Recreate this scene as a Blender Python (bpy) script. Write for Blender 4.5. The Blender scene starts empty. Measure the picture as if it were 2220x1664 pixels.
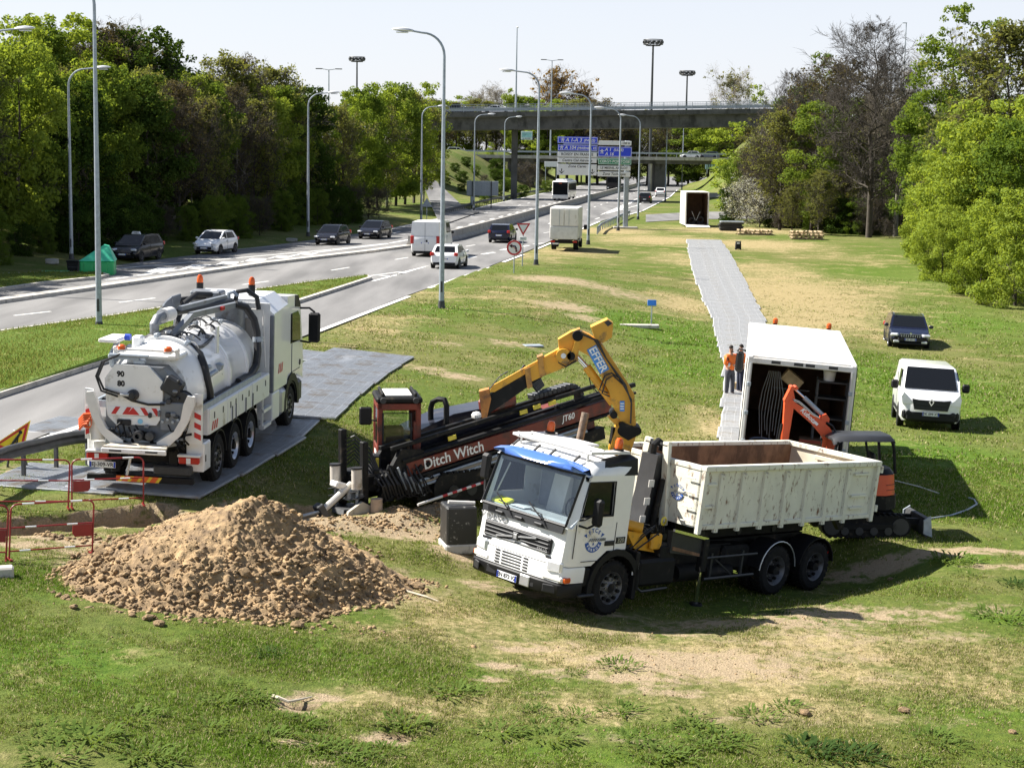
import bpy,bmesh,math,random
import numpy as np
from mathutils import Vector,Matrix,noise as mnoise
rnd = random.Random(7)
scene = bpy.context.scene
COL = scene.collection
PI = math.pi
# ---------------------------------------------------------------- camera, sky, sun, exposure
W_PX,H_PX,F_PX = 2220.0,1664.0,3700.0
CAM_Z,HORIZON,ROLL = 7.0,335.0,0.017
pitch = math.atan((H_PX/2 - HORIZON) /F_PX)
cF = Vector((0,math.cos(pitch),-math.sin(pitch)))
u0 = Vector((0,math.sin(pitch),math.cos(pitch)))
r0 = Vector((1,0,0))
cR = r0*math.cos(ROLL) + u0*math.sin(ROLL)
cU = u0*math.cos(ROLL) - r0*math.sin(ROLL)
camd = bpy.data.cameras.new("camera")
cam = bpy.data.objects.new("camera",camd)
COL.objects.link(cam)
camd.sensor_width = 36.0
camd.lens = F_PX/W_PX*36.0
camd.clip_start = 0.5
camd.clip_end = 6000.0
cam.matrix_world = Matrix((
 (cR.x,cU.x,-cF.x,0),(cR.y,cU.y,-cF.y,0),(cR.z,cU.z,-cF.z,CAM_Z),(0,0,0,1)))
scene.camera = cam
SUN_EL,SUN_AZ = math.radians(47),math.radians(-73)      # azimuth from +Y towards +X
sun_dir = Vector((math.sin(SUN_AZ) *math.cos(SUN_EL),math.cos(SUN_AZ) *math.cos(SUN_EL),math.sin(SUN_EL)))
world = bpy.data.worlds.new("World")
scene.world = world
world.use_nodes = True
wn = world.node_tree.nodes
wl = world.node_tree.links
sky = wn.new("ShaderNodeTexSky")
sky.sky_type = 'NISHITA'
sky.sun_disc = False
sky.sun_elevation = SUN_EL
sky.sun_rotation = SUN_AZ
sky.air_density = 1.0
sky.dust_density = 0.6
sky.ozone_density = 1.0
pale = wn.new("ShaderNodeMix"); pale.data_type = 'RGBA'          # thin haze whitens the sky towards the horizon
wtc = wn.new("ShaderNodeTexCoord"); wsp = wn.new("ShaderNodeSeparateXYZ"); wmr = wn.new("ShaderNodeMapRange")
wl.new(wtc.outputs["Generated"],wsp.inputs[0]); wl.new(wsp.outputs["Z"],wmr.inputs["Value"])
wmr.interpolation_type = 'SMOOTHSTEP'
wmr.inputs["From Min"].default_value = 0.02; wmr.inputs["From Max"].default_value = 0.52
wmr.inputs["To Min"].default_value = 0.72; wmr.inputs["To Max"].default_value = 0.05
wl.new(wmr.outputs["Result"],pale.inputs["Factor"])
pale.inputs["B"].default_value = (7.9,8.05,8.9,1)
wl.new(sky.outputs[0],pale.inputs["A"])
wl.new(pale.outputs["Result"],wn["Background"].inputs[0])
wn["Background"].inputs[1].default_value = 0.05
sund = bpy.data.lights.new("sun",'SUN')
sund.energy = 5.0
sund.angle = math.radians(0.53)
sund.color = (1.0,0.955,0.88)
sun = bpy.data.objects.new("sun",sund)
sun.rotation_euler = sun_dir.to_track_quat('Z','Y').to_euler()
COL.objects.link(sun)
scene.view_settings.view_transform = 'Standard'
scene.view_settings.look = 'None'
scene.view_settings.exposure = 1.32
scene.view_settings.gamma = 1.0
scene.view_settings.use_curve_mapping = False
scene.cycles.max_bounces = 6
scene.cycles.transparent_max_bounces = 12
# ---------------------------------------------------------------- small helpers
from mathutils import Matrix
def sm(a,b,x):
 t = np.clip((np.asarray(x,float) - a) /(b - a),0,1)
 return t*t*(3 - 2*t)
def ray(px,py):
 return cF + cR*((px - W_PX/2) /F_PX) - cU*((py - H_PX/2) /F_PX)
def at(px,py,z=0.0):
 d = ray(px,py)
 return Vector((0,0,CAM_Z)) + d*((z - CAM_Z) /d.z)
def at_y(px,py,Y):
 d = ray(px,py)
 return Vector((0,0,CAM_Z)) + d*(Y/d.y)
# the road's right and left edges as x over y
RE_Y = [10,40.4,66.8,83,107.2,130,161,190,222,305,365,480,700,1000]
RE_X = [-15.2,-11.6,-7.7,-5.5,-1.6,1.6,5.4,10.0,16.5,27.4,34.4,52,90,160]
LE_Y = [10,60,90.4,108.9,132.3,154.5,190.7,236.4,334,480,700]
LE_X = [-48,-33.5,-26.5,-22.6,-16.9,-12.2,-8.0,-4.2,6.5,24,50]
def edge_r(y): return np.interp(y,RE_Y,RE_X)
def edge_l(y): return np.interp(y,LE_Y,LE_X)
FD = [-1,0.0,2,6,13,18,25,36,60,200]
FZ = [-.06,-.05,-.12,-.42,-1.12,-1.28,-1.46,-1.6,-1.3,-1.0]
def g2(x,y,cx,cy,rx,ry): return np.exp(-((x - cx) /rx) ** 2 - ((y - cy) /ry) ** 2)
# the ground under each heavy vehicle follows the plane it stands on: (origin, heading, pitch, roll, x0, x1, half width)
STAND = [((0.991,31.25,-1.249),3.932,.099,-.060,-7.2,1.2,1.3),((-7.672,35.223,-.162),1.477,.018,.020,0,9.4,1.4),
   ((6.76,40.95,-1.38),1.433,0,.067,-.5,10.2,1.4),((13.264,53.52,-1.43),4.545,.060,-.035,-5,0,1.1)]
def stand(x,y,z):
 for (o,h,pi_,ro,x0,x1,w) in STAND:
  R = Matrix.Rotation(h,3,'Z') @ Matrix.Rotation(-pi_,3,'Y') @ Matrix.Rotation(ro,3,'X'); n = R @ Vector((0,0,1))
  zp = o[2] - (n.x*(x - o[0]) + n.y*(y - o[1])) /n.z
  lx = (x - o[0]) *math.cos(h) + (y - o[1]) *math.sin(h); ly = -(x - o[0]) *math.sin(h) + (y - o[1]) *math.cos(h)
  dd = np.hypot(np.maximum(np.maximum(x0 - lx,lx - x1),0),np.maximum(np.abs(ly) - w,0))
  k = 1 - sm(0,2.4,dd); z = z*(1 - k) + (zp - .015) *k
 return z
def ground_np(x,y):
 x = np.asarray(x,float); y = np.asarray(y,float)
 d = (x - edge_r(y)) *0.99
 s = (edge_l(y) - x) *0.97
 fade = 1 - sm(70,150,y)
 right = np.interp(d,FD,FZ) *fade - 0.05*(1 - fade)
 right = right - 0.42*g2(x,y,5.2,36.6,2.6,2.6) - .12*g2(x,y,1.0,32.0,3,3)
 right = right + 0.34*g2(x,y,2.5,92,5.0,14) + .18*g2(x,y,-1.0,76,3.5,8)
 right = right + 0.16*g2(x,y,-1.8,33.2,1.5,.8)
 right = right + 8.0*sm(236,335,y) *sm(3,16,d) *(1 - sm(400,460,y))
 right = right + 5.0*sm(34,60,x) *sm(80,130,y) *(1 - sm(400,460,y))
 left = -0.05 + 5.5*sm(2,34,s) *(1 - sm(190,215,y)) + .25*sm(.4,2.5,s)
 left = left + 7.6*sm(212,338,y) *sm(3,20,s) *(1 - sm(420,470,y))
 right = stand(x,y,right) if np.ndim(x) or (20 < y < 62) else right
 z = np.where(d > 0,right,np.where(s > 0,left,-0.06))
 return z
def ground(x,y):
 return float(ground_np(x,y))
def on(px,py,dz=0.0):
 """the point of the terrain that a pixel of the photograph shows (first crossing along the sight line)"""
 d = ray(px,py); d = d/d.y; y0 = 15.0
 f = lambda y: CAM_Z + d.z*y - ground(d.x*y,y)
 y1 = y0
 while y1 < 900 and f(y1) > 0: y0,y1 = y1,y1*1.02
 for _ in range(24):
  ym = (y0 + y1) /2
  if f(ym) > 0: y0 = ym
  else: y1 = ym
 return Vector((d.x*y1,y1,ground(d.x*y1,y1) + dz))
# ---------------------------------------------------------------- mesh builder
class MB:
 def __init__(self):
  self.v = []; self.f = []; self.mi = []; self.T = None
 def add(self,vs,fs,mi=0):
  o = len(self.v)
  if self.T is not None:
   vs = [self.T @ Vector(p) for p in vs]
  self.v.extend([tuple(p) for p in vs])
  self.f.extend([tuple(i + o for i in f) for f in fs])
  self.mi.extend([mi] *len(fs))
  return self
 def box(self,c,s,bev=0.0,rot=None,mi=0):
  hx,hy,hz = s[0] /2,s[1] /2,s[2] /2
  b = min(bev,hx*.9,hy*.9,hz*.9)
  vs = []
  if b <= 0:
   for sx in (-1,1):
    for sy in (-1,1):
     for sz in (-1,1):
      vs.append(Vector((sx*hx,sy*hy,sz*hz)))
   fs = [(0,1,3,2),(4,6,7,5),(0,4,5,1),(2,3,7,6),(0,2,6,4),(1,5,7,3)]
  else:
   ix = {}
   for sx in (-1,1):
    for sy in (-1,1):
     for sz in (-1,1):
      for a in range(3):
       p = [sx*(hx - b),sy*(hy - b),sz*(hz - b)]
       p[a] = (sx,sy,sz)[a] *(hx,hy,hz)[a]
       ix[(sx,sy,sz,a)] = len(vs); vs.append(Vector(p))
   I = ix
   fs = []
   for a in range(3):
    o1,o2 = (a + 1) % 3,(a + 2) % 3
    for s0 in (-1,1):
     q = []
     for (t1,t2) in ((-1,-1),(1,-1),(1,1),(-1,1)):
      k = [0,0,0]; k[a] = s0; k[o1] = t1; k[o2] = t2
      q.append(I[(k[0],k[1],k[2],a)])
     fs.append(tuple(q) if s0 > 0 else tuple(reversed(q)))
   for a in range(3):                      # edges along axis a
    o1,o2 = (a + 1) % 3,(a + 2) % 3
    for t1 in (-1,1):
     for t2 in (-1,1):
      k0 = [0,0,0]; k0[o1] = t1; k0[o2] = t2
      k1 = list(k0); k0[a] = -1; k1[a] = 1
      q = (I[(*k0,o1)],I[(*k1,o1)],I[(*k1,o2)],I[(*k0,o2)])
      fs.append(q if t1*t2 < 0 else tuple(reversed(q)))
   for sx in (-1,1):
    for sy in (-1,1):
     for sz in (-1,1):
      q = (I[(sx,sy,sz,0)],I[(sx,sy,sz,1)],I[(sx,sy,sz,2)])
      fs.append(q if sx*sy*sz > 0 else tuple(reversed(q)))
  if rot is not None:
   vs = [rot @ p for p in vs]
  c = Vector(c)
  return self.add([p + c for p in vs],fs,mi)
 def beam(self,p0,p1,w,h,up=(0,0,1),bev=0.0,mi=0,w1=None,h1=None):
  """a bar of width w and height h from p0 to p1"""
  p0 = Vector(p0); p1 = Vector(p1); d = (p1 - p0)
  f = d.normalized(); s = f.cross(Vector(up))
  if s.length < 1e-4: s = f.cross(Vector((0,1,0)))
  s.normalize(); u = s.cross(f)
  w1 = w if w1 is None else w1; h1 = h if h1 is None else h1
  vs = []
  for p,a,b in ((p0,w,h),(p1,w1,h1)):
   for (i,j) in ((-1,-1),(1,-1),(1,1),(-1,1)):
    vs.append(p + s*(i*a/2) + u*(j*b/2))
  fs = [(0,3,2,1),(4,5,6,7),(0,1,5,4),(1,2,6,5),(2,3,7,6),(3,0,4,7)]
  return self.add(vs,fs,mi)
 def prism(self,poly,axis,a0,a1,mi=0,top=None):
  n = len(poly); q = top or poly
  def mk(p,a):
   return {'y': (p[0],a,p[1]),'x': (a,p[0],p[1]),'z': (p[0],p[1],a)}[axis]
  vs = [mk(p,a0) for p in poly] + [mk(p,a1) for p in q]
  fs = [tuple(range(n)),tuple(reversed(range(n,2*n)))]
  for i in range(n):
   j = (i + 1) % n
   fs.append((j,i,n + i,n + j))
  return self.add(vs,fs,mi)
 def cyl(self,p0,p1,r0,r1=None,n=12,cap=True,mi=0):
  r1 = r0 if r1 is None else r1
  p0 = Vector(p0); p1 = Vector(p1); f = (p1 - p0).normalized()
  s = f.cross(Vector((0,0,1)))
  if s.length < 1e-3: s = f.cross(Vector((0,1,0)))
  s.normalize(); u = s.cross(f)
  vs = []
  for p,r in ((p0,r0),(p1,r1)):
   for i in range(n):
    a = 2*PI*i/n
    vs.append(p + s*(r*math.cos(a)) + u*(r*math.sin(a)))
  fs = [(i,(i + 1) % n,n + (i + 1) % n,n + i) for i in range(n)]
  if cap: fs += [tuple(reversed(range(n))),tuple(range(n,2*n))]
  return self.add(vs,fs,mi)
 def tube(self,pts,r,n=7,mi=0,r1=None):
  pts = [Vector(p) for p in pts]
  vs = []; fs = []; prev = None
  m = len(pts)
  for k,p in enumerate(pts):
   f = (pts[min(k + 1,m - 1)] - pts[max(k - 1,0)]).normalized()
   if prev is None:
    s = f.cross(Vector((0,0,1)))
    if s.length < 1e-3: s = f.cross(Vector((0,1,0)))
   else:
    s = prev - f*prev.dot(f)
   s.normalize(); prev = s; u = s.cross(f)
   rr = r if r1 is None else r + (r1 - r) *k/(m - 1)
   for i in range(n):
    a = 2*PI*i/n
    vs.append(p + s*(rr*math.cos(a)) + u*(rr*math.sin(a)))
  for k in range(m - 1):
   for i in range(n):
    fs.append((k*n + i,k*n + (i + 1) % n,(k + 1) *n + (i + 1) % n,(k + 1) *n + i))
  fs += [tuple(reversed(range(n))),tuple(range((m - 1) *n,m*n))]
  return self.add(vs,fs,mi)
 def loft(self,rings,cap=True,mi=0,flip=False):
  n = len(rings[0]); vs = [p for r in rings for p in r]; fs = []
  for k in range(len(rings) - 1):
   for i in range(n):
    q = (k*n + i,k*n + (i + 1) % n,(k + 1) *n + (i + 1) % n,(k + 1) *n + i)
    fs.append(tuple(reversed(q)) if flip else q)
  if cap:
   a = tuple(range(n)); b = tuple(range((len(rings) - 1) *n,len(rings) *n))
   fs += [a,tuple(reversed(b))] if flip else [tuple(reversed(a)),b]
  return self.add(vs,fs,mi)
 def lathe(self,prof,c=(0,0,0),axis='y',n=24,mi=0):
  """profile of (radius, offset along axis) pairs, open"""
  vs = []; fs = []
  for (r,h) in prof:
   for i in range(n):
    a = 2*PI*i/n
    x,y = r*math.cos(a),r*math.sin(a)
    p = {'y': (x,h,y),'x': (h,x,y),'z': (x,y,h)}[axis]
    vs.append((p[0] + c[0],p[1] + c[1],p[2] + c[2]))
  for k in range(len(prof) - 1):
   for i in range(n):
    fs.append((k*n + i,k*n + (i + 1) % n,(k + 1) *n + (i + 1) % n,(k + 1) *n + i))
  return self.add(vs,fs,mi)
 def plate(self,q,t=0.006,u0=0,u1=1,v0=0,v1=1,mi=0):
  """a thin plate on the outside of the bilinear patch q (anticlockwise seen from outside)"""
  a,b,c,d = [Vector(p) for p in q]
  def P(u,v): return (a*(1 - u) + b*u) *(1 - v) + (d*(1 - u) + c*u) *v
  qs = [P(u0,v0),P(u1,v0),P(u1,v1),P(u0,v1)]
  nrm = (qs[1] - qs[0]).cross(qs[3] - qs[0]).normalized()
  vs = [p - nrm*t for p in qs] + [p + nrm*t for p in qs]
  return self.add(vs,[(3,2,1,0),(4,5,6,7),(0,1,5,4),(1,2,6,5),(2,3,7,6),(3,0,4,7)],mi)
 def mesh(self,name,mats,smooth=35):
  me = bpy.data.meshes.new(name)
  me.from_pydata(self.v,[],self.f)
  for m in (mats if isinstance(mats,(list,tuple)) else [mats]):
   me.materials.append(m)
  if any(self.mi):
   me.polygons.foreach_set("material_index",self.mi)
  me.update()
  bm = bmesh.new(); bm.from_mesh(me)
  bmesh.ops.recalc_face_normals(bm,faces=bm.faces)
  bm.to_mesh(me); bm.free()
  if smooth:
   me.shade_smooth()
   me.set_sharp_from_angle(angle=math.radians(smooth))
  return me
 def build(self,name,mats,parent=None,smooth=35):
  return link(name,self.mesh(name,mats,smooth),parent)
def link(name,me,parent=None):
 o = bpy.data.objects.new(name,me)
 COL.objects.link(o)
 if parent is not None: o.parent = parent
 return o
def raw_mesh(name,V,F,mats,smooth=False):
 """V (n,3) and F (m,3 or 4) arrays to a mesh"""
 V = np.ascontiguousarray(V,np.float32); F = np.ascontiguousarray(F,np.int32)
 me = bpy.data.meshes.new(name)
 me.vertices.add(len(V)); me.vertices.foreach_set("co",V.ravel())
 k = F.shape[1]
 me.loops.add(F.size); me.loops.foreach_set("vertex_index",F.ravel())
 me.polygons.add(len(F))
 me.polygons.foreach_set("loop_start",np.arange(0,F.size,k,dtype=np.int32))
 me.polygons.foreach_set("loop_total",np.full(len(F),k,np.int32))
 for m in (mats if isinstance(mats,(list,tuple)) else [mats]):
  me.materials.append(m)
 me.update(calc_edges=True)
 if smooth: me.shade_smooth()
 return me
def tag(o,label=None,cat=None,group=None,kind=None):
 if label: o["label"] = label
 if cat: o["category"] = cat
 if group: o["group"] = group
 if kind: o["kind"] = kind
 return o
def basis(fwd,up=(0,0,1)):
 f = Vector(fwd).normalized(); u = Vector(up)
 l = u.cross(f).normalized(); u = f.cross(l)
 return Matrix(((f.x,l.x,u.x),(f.y,l.y,u.y),(f.z,l.z,u.z)))
def pose(o,loc,heading=0.0,pitch_=0.0,roll_=0.0):
 """forward = local +x; heading from +X, pitch nose up, roll left side up"""
 R = Matrix.Rotation(heading,3,'Z') @ Matrix.Rotation(-pitch_,3,'Y') @ Matrix.Rotation(roll_,3,'X')
 o.matrix_world = Matrix.Translation(Vector(loc)) @ R.to_4x4()
 return o
def thing(name,label,cat,loc=(0,0,0),heading=0.0,pitch_=0.0,roll_=0.0,group=None):
 o = bpy.data.objects.new(name,None)
 o.empty_display_size = 0.3
 COL.objects.link(o)
 tag(o,label,cat,group)
 pose(o,loc,heading,pitch_,roll_)
 return o
def kids(o): return [c for c in bpy.data.objects if c.parent is o]
def copy_tree(o,parent=None,table=None):
 if table is None:
  table = {}
  for c in bpy.data.objects:
   if c.parent: table.setdefault(c.parent.name,[]).append(c)
 c = o.copy(); COL.objects.link(c)
 if parent: c.parent = parent
 for ch in table.get(o.name,[]): copy_tree(ch,c,table)
 return c
def text(s,size,mat,parent,loc,R,name="lettering",align='CENTER',extrude=0.002,shear=0.0,xs=1.0,bold=0.0,space=1.0):
 cu = bpy.data.curves.new(name,'FONT')
 cu.body = s; cu.size = size; cu.extrude = extrude; cu.align_x = align; cu.align_y = 'CENTER'
 cu.shear = shear; cu.offset = bold; cu.space_character = space; cu.resolution_u = 3
 cu.materials.append(mat)
 o = bpy.data.objects.new(name,cu); COL.objects.link(o)
 o.parent = parent
 o.matrix_local = Matrix.Translation(Vector(loc)) @ R.to_4x4() @ Matrix.Diagonal((xs,1,1,1))
 return o
def face_rot(right,up):
 r = Vector(right).normalized(); u = Vector(up); u = (u - r*u.dot(r)).normalized(); n = r.cross(u)
 return Matrix(((r.x,u.x,n.x),(r.y,u.y,n.y),(r.z,u.z,n.z)))
# ---------------------------------------------------------------- materials
def new_mat(name):
 m = bpy.data.materials.new(name); m.use_nodes = True
 return m,m.node_tree.nodes,m.node_tree.links,m.node_tree.nodes["Principled BSDF"]
def mat(name,col,rough=0.5,metal=0.0,var=0.12,scale=4.0,dirt=None,dirt_amt=0.5,dirt_scale=3.0,bump=0.0,bscale=60.0,spec=0.5,coat=0.0,streak=False):
 m,N,L,B = new_mat(name)
 B.inputs["Roughness"].default_value = rough
 B.inputs["Metallic"].default_value = metal
 B.inputs["Specular IOR Level"].default_value = spec
 B.inputs["Coat Weight"].default_value = coat
 tc = N.new("ShaderNodeTexCoord")
 nz = N.new("ShaderNodeTexNoise"); nz.inputs["Scale"].default_value = scale; nz.inputs["Detail"].default_value = 6
 L.new(tc.outputs["Object"],nz.inputs["Vector"])
 mp = N.new("ShaderNodeMapRange")
 mp.inputs["From Min"].default_value = 0.3; mp.inputs["From Max"].default_value = 0.7
 mp.inputs["To Min"].default_value = 1 - var; mp.inputs["To Max"].default_value = 1 + var
 L.new(nz.outputs["Fac"],mp.inputs["Value"])
 mx = N.new("ShaderNodeMix"); mx.data_type = 'RGBA'; mx.blend_type = 'MULTIPLY'; mx.inputs["Factor"].default_value = 1
 mx.inputs["A"].default_value = (*col,1)
 L.new(mp.outputs["Result"],mx.inputs["B"])
 out = mx.outputs["Result"]
 if dirt:
  n2 = N.new("ShaderNodeTexNoise"); n2.inputs["Scale"].default_value = dirt_scale; n2.inputs["Detail"].default_value = 9; n2.inputs["Roughness"].default_value = 0.65
  if streak:
   mpg = N.new("ShaderNodeMapping"); mpg.inputs["Scale"].default_value = (1,1,0.55)
   L.new(tc.outputs["Object"],mpg.inputs["Vector"]); L.new(mpg.outputs[0],n2.inputs["Vector"])
  else:
   L.new(tc.outputs["Object"],n2.inputs["Vector"])
  r = N.new("ShaderNodeMapRange"); r.inputs["From Min"].default_value = 0.64 - dirt_amt*0.3; r.inputs["From Max"].default_value = 0.74 - dirt_amt*0.2
  L.new(n2.outputs["Fac"],r.inputs["Value"])
  m2 = N.new("ShaderNodeMix"); m2.data_type = 'RGBA'; m2.inputs["B"].default_value = (*dirt,1)
  L.new(r.outputs["Result"],m2.inputs["Factor"]); L.new(out,m2.inputs["A"]); out = m2.outputs["Result"]
 L.new(out,B.inputs["Base Color"])
 if bump:
  n3 = N.new("ShaderNodeTexNoise"); n3.inputs["Scale"].default_value = bscale; n3.inputs["Detail"].default_value = 4
  L.new(tc.outputs["Object"],n3.inputs["Vector"])
  b = N.new("ShaderNodeBump"); b.inputs["Strength"].default_value = bump; b.inputs["Distance"].default_value = 0.02
  L.new(n3.outputs["Fac"],b.inputs["Height"]); L.new(b.outputs[0],B.inputs["Normal"])
 return m
def glass_mat(name,tint=(0.55,0.62,0.62),gloss=0.12):
 m,N,L,B = new_mat(name)
 N.remove(B)
 out = N["Material Output"]
 t = N.new("ShaderNodeBsdfTransparent"); t.inputs[0].default_value = (*tint,1)
 g = N.new("ShaderNodeBsdfGlossy"); g.inputs["Roughness"].default_value = 0.03
 fr = N.new("ShaderNodeLayerWeight"); fr.inputs[0].default_value = 0.5
 pw = N.new("ShaderNodeMath"); pw.operation = 'POWER'; pw.inputs[1].default_value = 4.0; L.new(fr.outputs["Facing"],pw.inputs[0])
 ad = N.new("ShaderNodeMath"); ad.operation = 'ADD'; ad.inputs[1].default_value = gloss; ad.use_clamp = True
 L.new(pw.outputs[0],ad.inputs[0])
 mx = N.new("ShaderNodeMixShader")
 L.new(ad.outputs[0],mx.inputs[0]); L.new(t.outputs[0],mx.inputs[1]); L.new(g.outputs[0],mx.inputs[2])
 L.new(mx.outputs[0],out.inputs[0])
 return m
SOIL_D = (0.20,0.145,0.085)
M = {}
M['white'] = mat("white_paint",(0.78,0.78,0.76),0.35,var=0.03,dirt=(0.45,0.42,0.36),dirt_amt=0.12,dirt_scale=2.2,coat=.3)
M['white_clean'] = mat("clean_white_paint",(0.80,0.80,0.80),0.25,var=0.02,coat=.5)
M['cream'] = mat("worn_cream_paint",(0.68,0.67,0.57),0.55,var=0.08,scale=2.5,dirt=(0.15,0.058,0.024),dirt_amt=0.30,dirt_scale=9.0,bump=.15,bscale=25,streak=True)
M['rust'] = mat("rusty_inside",(0.22,0.125,0.068),0.85,var=0.3,scale=3,dirt=(0.10,0.055,0.03),dirt_amt=0.6,dirt_scale=2.5,bump=.3,streak=True)
M['rustlight'] = mat("cream_inside_stained",(0.62,0.55,0.42),0.7,var=0.15,scale=3,dirt=(0.22,0.13,0.07),dirt_amt=0.2,dirt_scale=3.5,streak=True)
M['boxwhite'] = mat("box_body_white",(0.72,0.70,0.66),0.5,var=0.05,scale=6,dirt=(0.42,0.38,0.32),dirt_amt=0.2,dirt_scale=1.5,streak=True)
M['black'] = mat("black_plastic",(0.010,0.010,0.011),0.55,var=0.2,spec=0.25)
M['frame'] = mat("black_chassis",(0.010,0.010,0.010),0.6,var=0.3,dirt=(0.06,0.048,0.034),dirt_amt=0.22,dirt_scale=4,spec=0.2)
M['dark'] = mat("dark_grey_metal",(0.032,0.033,0.035),0.5,0.2,var=0.2)
M['grey'] = mat("grey_paint",(0.17,0.185,0.205),0.45,0.1,var=0.12,dirt=(0.09,0.08,0.07),dirt_amt=0.25)
M['steel'] = mat("bare_steel",(0.5,0.5,0.5),0.3,0.9,var=0.1)
M['chrome'] = mat("chrome_rod",(0.75,0.75,0.75),0.12,1.0,var=0.02)
M['alu'] = mat("aluminium",(0.55,0.56,0.57),0.4,0.7,var=0.1)
M['galv'] = mat("galvanised_steel",(0.33,0.37,0.41),0.5,0.35,var=0.15,scale=8)
M['galv_d'] = mat("weathered_galvanised_rail",(0.06,0.062,0.065),0.6,0.3,var=0.25,scale=5)
M['tyre'] = mat("tyre_rubber",(0.013,0.0125,0.012),0.85,var=0.25,scale=8,dirt=(0.06,0.05,0.036),dirt_amt=0.25,dirt_scale=6,bump=.3,bscale=40,spec=0.2)
M['rim'] = mat("wheel_rim",(0.13,0.13,0.135),0.45,0.5,var=0.15,dirt=(0.08,0.065,0.05),dirt_amt=0.4,dirt_scale=6)
M['rimalu'] = mat("alloy_rim",(0.62,0.63,0.64),0.3,0.7,var=0.05)
M['glass'] = mat("dark_car_glass",(0.008,0.009,0.011),0.05,var=0.0,spec=0.25)
M['glass_clear'] = glass_mat("clear_glass",(0.90,0.94,0.95),0.06)
M['glass_dim'] = glass_mat("tinted_glass",(0.35,0.40,0.40),0.08)
M['lamp'] = mat("headlamp_lens",(0.72,0.74,0.76),0.1,0.3,var=0.1,spec=.8)
M['tail'] = mat("red_tail_lamp",(0.45,0.02,0.015),0.2,var=0.05)
M['amber'] = mat("amber_beacon",(0.62,0.10,0.012),0.25,var=0.1)
M['plate'] = mat("number_plate_white",(0.75,0.76,0.76),0.4,var=0.02)
M['plate_blue'] = mat("number_plate_blue",(0.02,0.06,0.45),0.4,var=0.02)
M['ink'] = mat("black_lettering",(0.01,0.01,0.012),0.6,var=0)
M['inkwhite'] = mat("white_lettering",(0.82,0.82,0.8),0.5,var=0)
M['blue'] = mat("blue_marking",(0.02,0.09,0.36),0.45,var=0.02)
M['bluevisor'] = mat("translucent_blue_visor",(0.07,0.16,0.50),0.12,var=0.05,spec=.7)
M['yellow'] = mat("crane_yellow",(0.66,0.33,0.025),0.45,var=0.06,dirt=(0.16,0.10,0.04),dirt_amt=0.3,dirt_scale=3.5)
M['red'] = mat("drill_red",(0.17,0.026,0.012),0.55,var=0.15,dirt=(0.05,0.025,0.018),dirt_amt=0.55,dirt_scale=2.2)
M['orange'] = mat("excavator_orange",(0.66,0.085,0.02),0.4,var=0.05,dirt=(0.3,0.09,0.04),dirt_amt=0.2)
M['sticker'] = mat("yellow_sticker",(0.65,0.52,0.05),0.5,var=0.15)
M['tan'] = mat("tan_seat",(0.24,0.16,0.085),0.8,var=0.15)
M['hose'] = mat("black_hose",(0.014,0.014,0.015),0.55,var=0.1)
M['carblack'] = mat("black_car_paint",(0.012,0.011,0.014),0.22,var=0,coat=.15,spec=.35)
M['carnavy'] = mat("navy_car_paint",(0.008,0.010,0.026),0.2,var=0,coat=.3,spec=.4)
M['wood'] = mat("pale_wood",(0.42,0.32,0.19),0.75,var=0.25,scale=6)
M['plywood'] = mat("plywood_brown",(0.16,0.09,0.05),0.75,var=0.2,scale=3)
M['redrail'] = mat("red_barrier_paint",(0.24,0.014,0.018),0.45,var=0.12)
M['green'] = mat("green_plastic",(0.015,0.40,0.12),0.4,var=0.06)
M['concrete'] = mat("concrete",(0.36,0.34,0.31),0.9,var=0.2,scale=1.5,bump=.2)
M['kerb'] = mat("pale_concrete_kerb",(0.46,0.43,0.38),0.9,var=0.18,scale=2.0,dirt=(0.16,0.15,0.13),dirt_amt=0.25)
M['paintline'] = mat("road_paint",(0.72,0.71,0.68),0.7,var=0.08,scale=5,dirt=(0.32,0.31,0.30),dirt_amt=0.28,dirt_scale=3)
M['hazred'] = mat("reflective_red",(0.50,0.02,0.02),0.4,var=0.05)
M['hazyel'] = mat("reflective_yellow",(0.75,0.55,0.03),0.4,var=0.05)
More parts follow.
